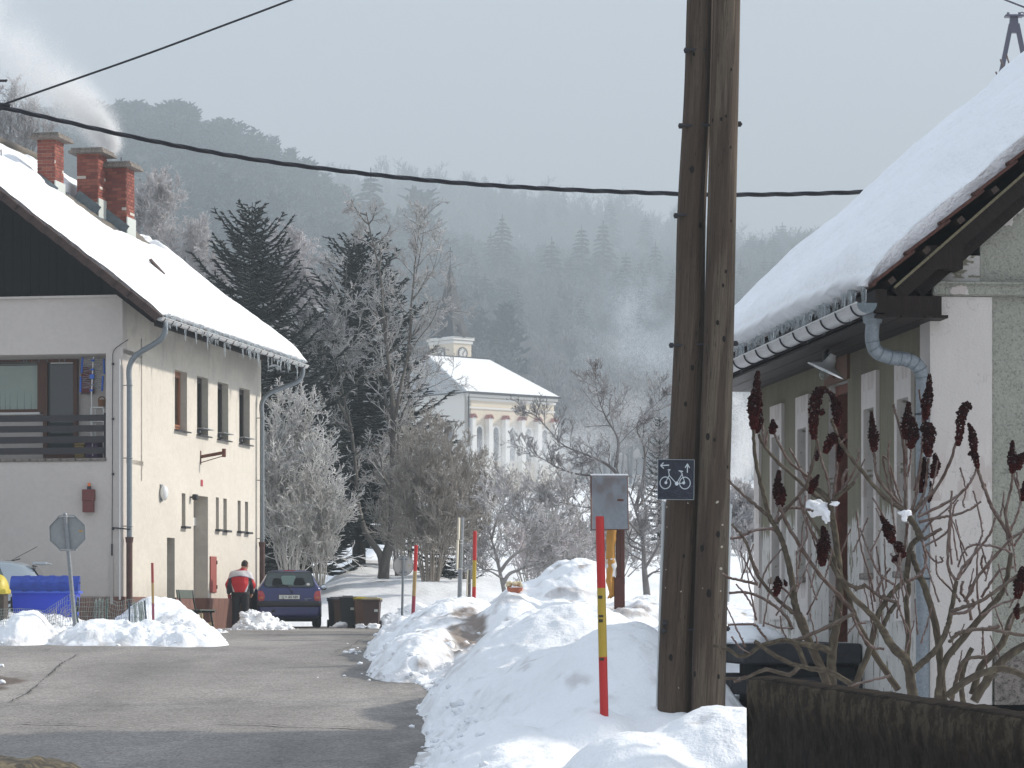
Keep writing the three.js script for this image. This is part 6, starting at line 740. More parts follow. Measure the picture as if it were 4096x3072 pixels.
// ---------- man beside the car ----------
{
  const d = 73, t = thing('person', 'man in a red, white and black jacket standing behind the blue car with head bowed', 'person', V3((519 - 1106) * d / F, pw(ROADY, d), -d), 0); t.scale.setScalar(0.97);
  const J = { pel: V3(0.0, 0.9, 0), wa: V3(0.0, 1.06, 0.02), ch: V3(0.01, 1.29, -0.02), nk: V3(0.07, 1.475, -0.07), sl: V3(-0.185, 1.355, -0.02), sr: V3(0.205, 1.345, -0.05), el: V3(-0.295, 1.11, 0.03), er: V3(0.305, 1.1, -0.06), hl: V3(-0.29, 0.89, -0.03), hr: V3(0.27, 0.9, -0.2), kl: V3(-0.115, 0.48, -0.02), kr: V3(0.125, 0.48, -0.06), al: V3(-0.135, 0.09, 0.03), ar: V3(0.15, 0.09, -0.09), hd: V3(0.105, 1.60, -0.11) };
  const c = (a, b, ra, rb) => capsule(J[a] || a, J[b] || b, ra, rb);
  const torso = [ellip(V3(0, 0.98, 0), V3(0.235, 0.17, 0.17)), ellip(V3(0.0, 1.12, 0.0), V3(0.24, 0.2, 0.18)), ellip(V3(0.01, 1.28, -0.01), V3(0.235, 0.17, 0.16)), c(V3(-0.12, 1.365, -0.03), V3(0.15, 1.36, -0.05), 0.095, 0.095), c(V3(0.05, 1.44, -0.05), 'sl', 0.06, 0.07), c(V3(0.07, 1.44, -0.06), 'sr', 0.06, 0.07), c('ch', 'nk', 0.12, 0.075)];
  const arms = [c('sl', 'el', 0.085, 0.072), c('el', V3(-0.293, 0.915, -0.02), 0.072, 0.055), c('sr', 'er', 0.085, 0.072), c('er', V3(0.275, 0.92, -0.18), 0.072, 0.055)];
  const jacketF = union([...torso, ...arms], 0.05), folds = (p) => 0.006 * fbm(p.x * 9, p.y * 6, p.z * 9, 3);
  const hem = (p) => Math.max(jacketF(p) + folds(p), 0.845 - p.y - 0.015 * Math.sin(p.x * 9));
  const red = [0.52, 0.012, 0.018], wht = [0.6, 0.58, 0.6], blk = [0.012, 0.012, 0.016];
  const jc = (p) => { const x = p.x, y = p.y, yoke = 1.375 - 0.75 * x * x + 0.0 * x, arm = Math.abs(x) - 0.215; if (y > 1.46) return [0.4, 0.02, 0.03]; if (y > yoke - 0.05) return wht; if (y > yoke - 0.068) return [0.06, 0.02, 0.1]; const side = 0.10 + (y - 0.85) * 0.12, w = Math.abs(x); if (arm > -0.005 + (y > 1.2 ? 0.03 : 0)) { const out = w - lerp(0.30, 0.24, smooth(1.0, 1.35, y)); if (y > 1.0 && out > 0.03 * 1) return red; if (y < 1.03 && out > 0.03) return wht; return blk; } const tri = smooth(1.16, 0.85, y); const inner = lerp(0.21, 0.11, tri), outer = lerp(0.215, 0.165, tri); if (w < inner) return red; if (w < outer && y < 1.17) return wht; return y > 1.17 ? (w < 0.19 ? red : blk) : blk; };
  part(t, 'jacket', surfaceNet(hem, V3(-0.48, 0.8, -0.36), V3(0.48, 1.56, 0.26), 0.011, jc), std({ vertexColors: true, roughness: 0.6 }));
  const legs = union([ellip(V3(0, 0.9, 0), V3(0.215, 0.14, 0.16)), c(V3(-0.1, 0.86, 0), 'kl', 0.12, 0.088), c('kl', 'al', 0.088, 0.075), c(V3(0.105, 0.86, 0), 'kr', 0.12, 0.088), c('kr', 'ar', 0.088, 0.075)], 0.035);
  part(t, 'trousers', surfaceNet((p) => Math.max(legs(p) + 0.007 * fbm(p.x * 8, p.y * 10, p.z * 8, 3), 0.06 - p.y), V3(-0.33, 0.02, -0.28), V3(0.33, 1.05, 0.24), 0.013, (p, n) => (Math.abs(n.x) > 0.93 && Math.abs(p.x) > 0.15 ? [0.05, 0.05, 0.055] : [0.01, 0.01, 0.012])), std({ vertexColors: true, roughness: 0.8 }));
  // the body under the clothes: head, neck, trunk, limbs and hands in one surface
  const hand = (w, e, s) => { const dir = w.clone().sub(e).normalize(), f = V3(-s, 0, 0.2).normalize(), side = V3().crossVectors(dir, f).normalize(), o = [capsule(w, w.clone().addScaledVector(dir, 0.075), 0.034, 0.036)]; for (let i = 0; i < 4; i++) { const b = w.clone().addScaledVector(dir, 0.08).addScaledVector(side, (i - 1.5) * 0.021), m = b.clone().addScaledVector(dir, 0.042 - 0.006 * Math.abs(i - 1.2)).addScaledVector(f, -0.012 * 0 + 0.012 * s * 0), m2 = m.clone().addScaledVector(dir, 0.022).addScaledVector(f, 0.03); o.push(capsule(b, m, 0.011, 0.01), capsule(m, m2, 0.01, 0.008)); } const tb = w.clone().addScaledVector(dir, 0.03).addScaledVector(side, -0.035), tm = tb.clone().addScaledVector(dir, 0.04).addScaledVector(side, -0.018).addScaledVector(f, 0.012); o.push(capsule(tb, tm, 0.013, 0.011), capsule(tm, tm.clone().addScaledVector(dir, 0.028).addScaledVector(f, 0.014), 0.011, 0.009)); return o; };
  const hq = new THREE.Quaternion().setFromEuler(new THREE.Euler(-0.35, -0.35, -0.12)), hp = (x, y, z) => V3(x, y, z).applyQuaternion(hq).add(J.hd);
  const head = [ellip(J.hd, V3(0.082, 0.11, 0.098)), capsule(hp(0, -0.06, -0.05), hp(0, -0.075, -0.07), 0.055, 0.045), capsule(J.nk, hp(0, -0.06, 0.02), 0.062, 0.06), capsule(hp(0, -0.005, -0.1), hp(0, -0.03, -0.118), 0.012, 0.016), ...[-1, 1].map((s) => ellip(hp(s * 0.083, -0.01, 0.0), V3(0.014, 0.032, 0.022)))];
  const bodyAll = union([...[...torso].map((f) => (p) => f(p) + 0.03), ...arms.map((f) => (p) => f(p) + 0.025), (p) => legs(p) + 0.022, ...[['al', V3(-0.14, 0.06, -0.1)], ['ar', V3(0.165, 0.06, -0.22)]].map(([a, b]) => c(a, b, 0.05, 0.04))], 0.03), hb = union(head, 0.03), handsF = [union(hand(V3(-0.29, 0.9, -0.025), J.el, -1), 0.01), union(hand(V3(0.272, 0.905, -0.19), J.er, 1), 0.01)];
  const skin = std({ color: col(0.42, 0.235, 0.165), roughness: 0.6 });
  part(t, 'body', [surfaceNet((p) => sminK(bodyAll(p), hb(p), 0.02), V3(-0.46, 0.02, -0.36), V3(0.46, 1.76, 0.24), 0.014), surfaceNet(hb, V3(-0.04, 1.42, -0.26), V3(0.26, 1.75, 0.06), 0.006), surfaceNet(handsF[0], V3(-0.38, 0.7, -0.16), V3(-0.18, 0.96, 0.1), 0.005), surfaceNet(handsF[1], V3(0.15, 0.7, -0.34), V3(0.38, 0.97, -0.05), 0.005)], skin);
  const hair = (p) => Math.max(ellip(J.hd.clone().add(V3(0, 0.012, 0.006)), V3(0.089, 0.112, 0.104))(p) + 0.004 * fbm(p.x * 60, p.y * 60, p.z * 60, 2), -(0.02 + (p.y - J.hd.y) * 0.5 - (-p.z + J.hd.z) * 0.7 + 0.045)); part(t, 'hair', surfaceNet(hair, V3(-0.02, 1.46, -0.26), V3(0.24, 1.76, 0.04), 0.006), std({ color: col(0.035, 0.025, 0.02), roughness: 0.9 }));
  for (const [a, z] of [[J.al, -0.1], [J.ar, -0.22]]) part(t, 'shoe', surfaceNet((p) => Math.max(union([capsule(V3(a.x, 0.055, a.z + 0.04), V3(a.x * 1.08, 0.045, a.z - 0.16), 0.056, 0.045), capsule(V3(a.x, 0.11, a.z), V3(a.x, 0.06, a.z), 0.055, 0.058)], 0.03)(p), -p.y + 0.004), V3(a.x - 0.12, -0.02, a.z - 0.26), V3(a.x + 0.12, 0.2, a.z + 0.14), 0.012), std({ color: col(0.014, 0.013, 0.014), roughness: 0.6 }));
  const mg = thing('mug', 'dark red mug held in the man\'s left hand', 'mug', t.position.clone().add(V3(-0.265, 0.73, -0.03))), mm = std({ color: col(0.25, 0.012, 0.02), roughness: 0.35 }); part(mg, 'cup', T(new THREE.CylinderGeometry(0.042, 0.038, 0.1, 18), 0, 0.05, 0), mm); part(mg, 'handle', T(new THREE.TorusGeometry(0.028, 0.007, 6, 14), 0.05, 0.055, 0), mm);
}
// ---------- wayside shrine ----------
{
  const d = 46.5, s = d / F, base = at(1338, 1300, d), t = thing('wayside_shrine', 'wayside wooden cross with a carved figure under a worn sheet metal hood', 'shrine', base), L = (u, v, z = 0) => { const q = at(u, v, d).sub(base); q.z += z; return q; };
  const rw = std({ map: woodTex([0.05, 0.014, 0.01], [0.12, 0.036, 0.022], 0.4), roughness: 0.5 }), sheet = std({ roughness: 0.5, metalness: 0.25, map: tex(256, (u, v) => { const k = tn(u, v, 2, 6, 0.7), b = tn(u, v, 0, 4, 0.6), top = smooth(0.3, 0.75, v + 0.5 * (b - 0.5)); let c = mix3([0.2, 0.215, 0.235], [0.13, 0.105, 0.1], top * 0.8 * smooth(0.3, 0.6, b)); c = mix3(c, [0.4, 0.38, 0.38], smooth(0.93, 1.0, v) * 0.6); return lin(...c.map((q) => q * (0.75 + 0.5 * k))); }, true, 0.57, 0.86) });
  part(t, 'post', [rbox(19 * s, 2.4, 19 * s, 0.01, L(1340, 0).x, -0.1 + (1290 - 1145) * s - 1.2 + 0.55, -0.08), rbox(9 * s, 1.3, 0.02, 0.004, L(1345, 0).x, 0.55, -0.08 + 10 * s)], rw); part(t, 'post_foot', rbox(23 * s, 0.9, 23 * s, 0.01, L(1338.5, 0).x, L(0, 1247).y - 0.45, -0.08), rw);
  part(t, 'crossbeam', rbox(0.1, 0.1, 0.3, 0.01, L(1340, 0).x, L(0, 1085).y, -0.08), rw);
  const a = L(1277, 1026, -0.15), b = L(1356, 1145, 0.3), w = b.x - a.x, hh = a.y - b.y, len = Math.hypot(hh, 0.45), ang = Math.atan2(0.45, hh); const pan = (sg) => { const g = new THREE.BoxGeometry(w, len, 0.008, 1, 1, 1); const uv = g.attributes.uv; for (let i = 0; i < uv.count; i++) uv.setXY(i, uv.getX(i) * 0.57, uv.getY(i) * 0.86); return g.rotateX(-ang * sg).translate((a.x + b.x) / 2, (a.y + b.y) / 2, sg * 0.225 - 0.15); };
  part(t, 'hood', pan(1), sheet); part(t, 'hood', pan(-1), sheet); part(t, 'hood_edge', [rod(V3(a.x, a.y, a.z), V3(a.x, b.y, 0.3), 0.014, 6), rod(V3(b.x, a.y, a.z), V3(b.x, b.y, 0.3), 0.009, 6), rod(V3(a.x, b.y, 0.3), V3(b.x, b.y, 0.3), 0.008, 6)], rw); part(t, 'frost', rbox(w + 0.02, 0.025, 0.06, 0.01, (a.x + b.x) / 2, a.y + 0.01, -0.15), M.snowPlain);
  const g = thing('carved_figure', 'ochre carved wooden figure with white loincloth on the wayside cross', 'statue', base), q = (u, v, z = 0) => L(u, v, z);
  const fig = union([capsule(q(1322, 1140), q(1320, 1165), 11.0 * s, 10.4 * s), capsule(q(1320, 1165), q(1319, 1190), 10.4 * s, 8.5 * s), capsule(q(1319, 1190), q(1319, 1215), 9.2 * s, 11.0 * s), capsule(q(1320, 1215, 0.03), q(1315, 1255, 0.05), 8.5 * s, 6.1 * s), capsule(q(1315, 1255, 0.05), q(1320, 1283, 0.02), 6.1 * s, 3.7 * s), capsule(q(1322, 1215, -0.05), q(1322, 1258, -0.04), 8.5 * s, 6.1 * s), capsule(q(1322, 1258, -0.04), q(1324, 1285, -0.03), 6.1 * s, 3.7 * s), capsule(q(1320, 1284, 0.02), q(1314, 1291, 0.03), 3.2 * s, 2.4 * s), capsule(q(1324, 1285, -0.03), q(1319, 1291, -0.02), 3.2 * s, 2.4 * s), capsule(q(1322, 1143, 0.04), q(1332, 1118, 0.0), 5.5 * s, 3.9 * s), capsule(q(1332, 1118, 0.0), q(1336, 1080, -0.02), 3.9 * s, 3.0 * s), capsule(q(1322, 1143, -0.1), q(1332, 1118, -0.3), 5.5 * s, 3.9 * s), capsule(q(1332, 1118, -0.3), q(1336, 1080, -0.22), 3.9 * s, 3.0 * s), capsule(q(1320, 1136), q(1317, 1128), 4.9 * s, 4.9 * s), ellip(q(1315, 1120), V3(9.8 * s, 13.4 * s, 9.8 * s))], 0.025);
  part(g, 'body', surfaceNet(fig, q(1290, 1298, -0.6), q(1346, 1070, 0.6), 0.0085), std({ color: col(0.42, 0.2, 0.03), roughness: 0.6, bumpMap: bumpFine, bumpScale: 0.004 }));
  const lc = union([capsule(q(1319, 1211), q(1320, 1222), 11 * s, 11.5 * s), capsule(q(1320, 1222), q(1320, 1241), 11.5 * s, 10.5 * s)], 0.02); part(g, 'loincloth', surfaceNet((p) => Math.max(lc(p) + 0.006 * Math.sin(p.x * 60 + p.z * 70 + p.y * 20), p.y - q(0, 1206 + 0).y - 0.25 * (p.x - q(1320, 0).x), q(0, 1246).y - p.y), q(1300, 1252, -0.2), q(1340, 1198, 0.2), 0.008), std({ color: col(0.6, 0.6, 0.6), roughness: 0.7 }));
}
// flowers half buried in the snow
{
  const p = at(1112, 1293, 51), R = rng(77); p.y = bankY(p.x, 51); const t = thing('flower_pot', 'small clay pot with pale flowers half buried in the snow ridge', 'flower pot', p.setY(p.y - 0.05)); part(t, 'pot', T(new THREE.CylinderGeometry(0.14, 0.1, 0.14, 16), 0, 0.06, 0), std({ color: col(0.35, 0.11, 0.06) })); const f = []; for (let i = 0; i < 14; i++) f.push(T(new THREE.IcosahedronGeometry(0.028 + 0.015 * R(), 1), (R() - 0.5) * 0.26, 0.15 + R() * 0.07, (R() - 0.5) * 0.2)); part(t, 'blossoms', f, std({ color: col(0.6, 0.5, 0.33) })).userData.kind = 'stuff';
}
// ---------- trees ----------
const bark = std({ roughness: 0.95, map: tex(256, (u, v) => { const k = tn(u, v, 2, 6, 0.75, 1, -1); return lin(...mix3([0.05, 0.044, 0.038], [0.2, 0.185, 0.165], k)); }, true, 0.8, 1.2), bumpMap: bumpCoarse, bumpScale: 0.05 });
const darkBark = std({ roughness: 0.95, map: tex(256, (u, v) => { const k = tn(u, v, 2, 6, 0.75, 1, -1); return lin(...mix3([0.014, 0.011, 0.01], [0.06, 0.048, 0.04], k)); }, true, 0.8, 1.2), bumpMap: bumpCoarse, bumpScale: 0.05 });
const twigM = phy({ vertexColors: true, roughness: 0.95, specularIntensity: 0.3 });
// colour of a twig: bare wood below, hoar frost where it settles on the upper side
function frosted(g, wood, frost, amount, R) {
  const n = g.attributes.normal, p = g.attributes.position, c = new Float32Array(p.count * 3); for (let i = 0; i < p.count; i++) { const k = Math.min(1, Math.max(0, amount * (0.55 + 0.45 * n.getY(i)) + 0.5 * (PN.noise(p.getX(i) * 3, p.getY(i) * 3, p.getZ(i) * 3)) * amount)); c.set(mix3(wood, frost, k), i * 3); } g.setAttribute('color', new THREE.BufferAttribute(c, 3)); return g;
}
// fast writer for many thin tubes
class Twigs {
  constructor() { this.p = []; this.n = []; this.i = []; }
  add(pts, r0, r1, s = 3, pow = 1) {
    const u = V3(), t = V3(), w = V3(); let b0 = this.p.length / 3; const n = pts.length;
    for (let i = 0; i < n; i++) { t.subVectors(pts[Math.min(n - 1, i + 1)], pts[Math.max(0, i - 1)]).normalize(); if (!i) u.set(Math.abs(t.y) > 0.9 ? 1 : 0, Math.abs(t.y) > 0.9 ? 0 : 1, 0); u.addScaledVector(t, -u.dot(t)).normalize(); w.crossVectors(t, u); const r = lerp(r1, r0, Math.pow(1 - i / (n - 1), pow));
      for (let k = 0; k < s; k++) { const a = k / s * 6.2832, c = Math.cos(a), q = Math.sin(a), x = u.x * c + w.x * q, y = u.y * c + w.y * q, z = u.z * c + w.z * q; this.p.push(pts[i].x + x * r, pts[i].y + y * r, pts[i].z + z * r); this.n.push(x, y, z); }
      if (i) { const a = b0 + (i - 1) * s, b = b0 + i * s; for (let k = 0; k < s; k++) { const k1 = (k + 1) % s; this.i.push(a + k, a + k1, b + k, b + k, a + k1, b + k1); } } }
  }
  geo() { const g = new THREE.BufferGeometry(); g.setAttribute('position', new THREE.Float32BufferAttribute(this.p, 3)); g.setAttribute('normal', new THREE.Float32BufferAttribute(this.n, 3)); g.setAttribute('uv', new THREE.Float32BufferAttribute(new Float32Array(this.p.length / 3 * 2), 2)); g.setIndex(this.i); return g; }
}
function grow(R, tw, o, p, dir, len, r, lvl) {
  const seg = Math.max(2, Math.round(o.seg[lvl])), pts = [p.clone()], dirs = [dir.clone()], q = p.clone(), d = dir.clone(); const st = len / seg;
  for (let i = 0; i < seg; i++) { d.x += (R() - 0.5) * o.wander[lvl]; d.y += (R() - 0.5) * o.wander[lvl] + o.up[lvl]; d.z += (R() - 0.5) * o.wander[lvl]; d.normalize(); q.addScaledVector(d, st); pts.push(q.clone()); dirs.push(d.clone()); }
  (lvl < o.barkLevels ? tw[0] : tw[1]).add(pts, r, Math.max(o.rmin, r * 0.45), lvl < 1 ? 7 : lvl < 2 ? 4 : 3);
  if (lvl >= o.n.length) return;
  const n = Math.round(o.n[lvl] * (0.7 + 0.6 * R())), e = V3(), f = V3();
  for (let k = 0; k < n; k++) { const t = o.from[lvl] + (1 - o.from[lvl]) * (k + R()) / n, x = t * seg, i = Math.min(seg - 1, Math.floor(x)), s = pts[i].clone().lerp(pts[i + 1], x - i), dd = dirs[i + 1];
    e.set(R() - 0.5, R() - 0.5, R() - 0.5).normalize(); e.addScaledVector(dd, -e.dot(dd)).normalize(); const a = o.angle[lvl] * (0.7 + 0.6 * R()); f.copy(dd).multiplyScalar(Math.cos(a)).addScaledVector(e, Math.sin(a)).normalize();
    grow(R, tw, o, s, f, len * o.ratio[lvl] * (1 - (o.taper ?? 0.45) * t) * (0.7 + 0.6 * R()), Math.max(o.rmin, r * 0.55 * (1 - 0.5 * t)), lvl + 1); }
}
// limbs: traced main stems [[vx, vy, dz?], ...] with a base radius in view units
function tree(name, label, cat, d, base, limbs, o, seed, group) {
  const R = rng(seed), B = at(base[0], base[1], d); const t = thing(name, label, cat, B, 0, group), tw = [new Twigs(), new Twigs()];
  for (const [pts, r, free] of limbs) { const P = curve(pts.map(([u, v, z = 0]) => at(u, v, d).sub(B).add(V3(0, 0, z))), Math.max(6, pts.length * 4)), rr = r * d / F, n = P.length; tw[0].add(P, rr, rr * 0.08, 8, 1.5); let len = 0; for (let i = 1; i < n; i++) len += P[i].distanceTo(P[i - 1]);
    const k = Math.round((free ?? o.start) * (o.den ?? 1)), e = V3(), f = V3(); for (let j = 0; j < k; j++) { const tt = o.from0 + (1 - o.from0) * Math.pow((j + R()) / k, 0.85), i = Math.min(n - 2, Math.floor(tt * (n - 1))), dd = P[i + 1].clone().sub(P[i]).normalize(); e.set(R() - 0.5, (R() - 0.5) * 0.6, (R() - 0.5) * 1.0).normalize(); e.addScaledVector(dd, -e.dot(dd)).normalize(); const a = o.angle0 * (0.7 + 0.6 * R()); f.copy(dd).multiplyScalar(Math.cos(a)).addScaledVector(e, Math.sin(a)).normalize(); grow(R, tw, o, P[i].clone(), f, o.len0 * (1 - 0.6 * tt) * (0.6 + 0.7 * R()), Math.max(o.rmin, rr * 0.34 * (1 - 0.6 * tt)), 0); } }
  part(t, 'trunk', tw[0].geo(), o.bark ? o.bark : bark).geometry; const tg = t.children[0]; if (tg.material === twigM) frosted(tg.geometry, o.wood, o.frost, o.amount * 0.4); else { const p = tg.geometry.attributes.position, uv = tg.geometry.attributes.uv; for (let i = 0; i < p.count; i++) uv.setXY(i, p.getX(i) + p.getZ(i), p.getY(i)); }
  if (tw[1].p.length) part(t, 'crown', frosted(tw[1].geo(), o.wood, o.frost, o.amount), twigM); return t;
}
const OB = { seg: [6, 4, 3, 2], wander: [0.5, 0.5, 0.5, 0.4], up: [0.05, 0.05, 0.03, 0.02], n: [8, 6, 4], from: [0.2, 0.15, 0.1], angle: [0.75, 0.7, 0.6], ratio: [0.6, 0.55, 0.55], barkLevels: 1, rmin: 0.006, start: 14, from0: 0.3, angle0: 0.9, len0: 2.2, wood: [0.11, 0.088, 0.072], frost: [0.62, 0.62, 0.64], amount: 0.6 };

// spruce: whorls of drooping branches set with needle twigs
function spruceGeo(R, H, rad, o = {}) {
  const tw = new Twigs(), nW = o.whorls || 34, e = V3(), p = V3(); const top = H;
  for (let w = 0; w < nW; w++) { const t = Math.pow((w + 0.3) / nW, 0.9), y = H * (o.low ?? 0.06) + (H - H * (o.low ?? 0.06)) * t, L = rad * Math.pow(1 - t, o.pow ?? 0.8) * (0.8 + 0.4 * R()) + 0.12, nb = Math.round(lerp(o.nb || 8, 4, t)), a0 = R() * 6.28;
    for (let b = 0; b < nb; b++) { const a = a0 + b / nb * 6.28 + (R() - 0.5) * 0.5, l = L * (0.75 + 0.45 * R()), el = lerp(-0.25, 0.75, Math.pow(t, 1.5)) + (R() - 0.5) * 0.25, n = 6, P = []; for (let i = 0; i <= n; i++) { const s = i / n; P.push(V3(Math.cos(a) * l * s, y + l * s * el + l * 0.28 * s * s - 0.1 * l * Math.sin(s * 3), Math.sin(a) * l * s)); }
      tw.add(P, 0.03 * (1 - t) + 0.012, 0.012, 4); const nt = Math.max(3, Math.round(l * (o.dense || 11)));
      for (let k = 0; k < nt; k++) { const s = 0.12 + 0.88 * (k + R()) / nt, x = s * n, i = Math.min(n - 1, Math.floor(x)); p.copy(P[i]).lerp(P[i + 1], x - i); const sg = k % 2 ? 1 : -1, tl = (0.16 + 0.3 * R()) * Math.min(1.3, 0.5 + l * 0.4) * (1.2 - 0.5 * s), fa = a + sg * (0.8 + 0.4 * R()); e.set(Math.cos(fa), 0.25 * (R() - 0.6) + el * 0.4 + 0.15, Math.sin(fa)).normalize(); const q1 = p.clone().addScaledVector(e, tl * 0.6), q2 = q1.clone().addScaledVector(e, tl * 0.4); q2.y += 0.05 * (R() - 0.3); tw.add([p.clone(), q1, q2], (o.nr || 0.022) * (0.8 + 0.5 * R()), 0.006, 3);
        if (o.fine) for (let m = 0; m < 2; m++) { const f2 = fa + (m ? 0.8 : -0.8), z = p.clone().addScaledVector(e, tl * (0.3 + 0.3 * R())); tw.add([z, z.clone().add(V3(Math.cos(f2) * tl * 0.5, tl * 0.15 * (R() - 0.2), Math.sin(f2) * tl * 0.5))], 0.017, 0.006, 3); } }
    } }
  tw.add([V3(0, H * 0.85, 0), V3(0, H + 0.25, 0)], 0.03, 0.008, 4); return tw.geo();
}
const greenTint = (g, c0, c1, frost, am) => { const p = g.attributes.position, n = g.attributes.normal, c = new Float32Array(p.count * 3); for (let i = 0; i < p.count; i++) { const k = 0.5 + 0.9 * PN.noise(p.getX(i) * 1.4, p.getY(i) * 1.4, p.getZ(i) * 1.4), q = Math.max(0, n.getY(i)) * am + am * 0.4 * PN.noise(p.getX(i) * 4, p.getY(i) * 4, p.getZ(i) * 4); c.set(mix3(mix3(c0, c1, Math.min(1, Math.max(0, k))), frost, Math.max(0, Math.min(1, q))), i * 3); } g.setAttribute('color', new THREE.BufferAttribute(c, 3)); return g; };
function spruce(label, d, vx, vTop, vBase, radV, o, seed, group, name = 'spruce_tree') {
  const B = at(vx, vBase, d), H = (vBase - vTop) * d / F, t = thing(name, label, 'tree', B, 0, group), R = rng(seed); part(t, 'trunk', tube([V3(0, -0.6, 0), V3(0, H * 0.5, 0), V3(0, H * 0.95, 0)], [H * 0.02 + 0.03, H * 0.014, 0.02], 9), darkBark); part(t, 'crown', greenTint(spruceGeo(R, H, radV * d / F, o), o.c0 || [0.005, 0.008, 0.007], o.c1 || [0.022, 0.03, 0.024], [0.4, 0.42, 0.44], o.am ?? 0.25), twigM); return t;
}
spruce('dark spruce with star shaped tips, right behind the cream house', 90, 545, 455, 1262, 225, { whorls: 44, nb: 9, dense: 15, nr: 0.04, fine: true, low: 0.05, pow: 0.62, am: 0.16 }, 101);
spruce('tall dark spruce behind the bare frosted twin trunk tree', 100, 775, 528, 1222, 205, { whorls: 44, nb: 9, dense: 14, nr: 0.04, fine: true, low: 0.10, pow: 0.5, am: 0.12 }, 102);
spruce('dark lower spruce filling the gap between the two tall spruces', 96, 660, 690, 1250, 110, { whorls: 30, nb: 8, dense: 14, nr: 0.04, fine: true, low: 0.04, pow: 0.45, am: 0.12 }, 103);
spruce('small dark fir among the brown shrubs at the lawn edge', 94, 960, 1100, 1252, 75, { whorls: 16, nb: 8, dense: 9, nr: 0.022, low: 0.02, pow: 0.5, am: 0.2 }, 104, null, 'fir_tree');
spruce('small dark conifer partly hidden by the utility pole', 110, 1425, 905, 1240, 45, { whorls: 26, nb: 7, dense: 8, nr: 0.025, low: 0.05, pow: 0.6, am: 0.3 }, 105, null, 'fir_tree');
tree('frosted_tree', 'tall twin trunk tree with frosted twigs in front of the dark spruce', 'tree', 92, [825, 1240], [
  [[[826, 1250], [822, 1200, 0], [795, 1160], [775, 1100], [768, 1010], [757, 920, .1], [738, 830, .2], [735, 740], [745, 640], [750, 560]], 9, 20], [[[828, 1250], [832, 1210], [846, 1160], [848, 1080], [849, 980], [848, 880], [840, 800, -.2], [830, 700], [822, 600], [800, 500], [790, 455]], 13, 24], [[[848, 950], [862, 860, .3], [885, 740], [890, 640], [898, 560], [908, 470]], 5, 14], [[[757, 920], [720, 840, .5], [700, 760, .6], [690, 690]], 4, 14], [[[848, 900], [872, 850], [886, 800, -.4], [892, 760]], 3, 8]],
  { ...OB, n: [7, 5, 4], len0: 2.0, start: 14, amount: 0.9, wood: [0.2, 0.19, 0.165], rmin: 0.0075, from0: 0.32 }, 201);
tree('frosted_tree', 'slender frosted tree with a dark leader before the church spire', 'tree', 104, [885, 1240], [
  [[[885, 1250], [886, 1100], [884, 900], [882, 780], [885, 700], [893, 620], [905, 560], [915, 500], [918, 450]], 6, 13], [[[884, 740], [910, 690, .3], [950, 655, .4], [985, 610]], 2.2, 5], [[[890, 650], [918, 610], [938, 570, -.5], [948, 520]], 2.2, 5], [[[884, 800], [850, 730], [835, 640, .6], [838, 560]], 3.4, 14]],
  { ...OB, n: [5, 4, 3], len0: 1.7, amount: 0.8, wood: [0.15, 0.14, 0.125], frost: [0.62, 0.62, 0.64], angle0: 0.7, rmin: 0.006 }, 202);
// shrub with fine ascending frosted twigs at the corner of the house
function shrub(name, label, d, cx, vBase, stems, spread, height, o, seed, cat = 'shrub') { const R = rng(seed), L = []; for (let i = 0; i < stems; i++) { const a = (i + R()) / stems * 2 - 1, z = (R() - 0.5) * spread * 1.6 * d / F, x0 = cx + a * spread * 0.22, x1 = cx + a * spread * (0.75 + 0.3 * R()), h = height * (1 - 0.35 * a * a) * (0.8 + 0.25 * R()); L.push([[[x0, vBase + 6, z * 0.2], [lerp(x0, x1, 0.3), vBase - h * 0.3, z * 0.5], [lerp(x0, x1, 0.7), vBase - h * 0.68, z * 0.85], [x1, vBase - h, z]], (o.stemR || 2.4) * (0.7 + 0.5 * R())]); } return tree(name, label, cat, d, [cx, vBase], L, o, seed + 1); }
const HAZEL = { ...OB, seg: [5, 4, 3, 2], wander: [0.5, 0.55, 0.5, 0.4], up: [0.12, 0.09, 0.07, 0.04], n: [7, 5, 3], angle: [0.62, 0.66, 0.6], ratio: [0.62, 0.6, 0.55], start: 16, from0: 0.12, angle0: 0.6, len0: 1.5, barkLevels: 0, bark: twigM, rmin: 0.0075 };
shrub('frosted_shrub', 'big pale frosted shrub with fine ascending twigs beside the house corner', 84, 628, 1262, 15, 88, 400, { ...HAZEL, wood: [0.26, 0.25, 0.23], frost: [0.78, 0.78, 0.78], amount: 0.95, rmin: 0.0095, start: 12, n: [6, 4, 3], len0: 1.8 }, 301);
shrub('frosted_shrub', 'leafless frosted shrub leaning over the blue car', 82, 690, 1262, 7, 48, 230, { ...HAZEL, wood: [0.23, 0.215, 0.19], frost: [0.7, 0.7, 0.69], amount: 0.8, rmin: 0.009, start: 10, n: [6, 4, 3], len0: 1.3 }, 302);
shrub('brown_shrub', 'tall brown multi stemmed shrub in the middle of the lawn', 88, 930, 1250, 13, 90, 330, { ...HAZEL, n: [5, 4, 3], wood: [0.17, 0.145, 0.12], frost: [0.56, 0.54, 0.51], amount: 0.65, start: 17, stemR: 2.6 }, 303);
shrub('brown_shrub', 'brown shrub with dense twigs right of the slender tree', 92, 1010, 1245, 8, 60, 270, { ...HAZEL, n: [5, 4, 3], wood: [0.18, 0.15, 0.125], frost: [0.56, 0.54, 0.51], amount: 0.62, start: 15 }, 304);
shrub('brown_shrub', 'grey brown shrub in front of the tall frosted trees', 95, 865, 1248, 7, 50, 360, { ...HAZEL, n: [5, 4, 3], wood: [0.19, 0.17, 0.145], frost: [0.62, 0.61, 0.58], amount: 0.75, start: 16, len0: 1.6 }, 305);
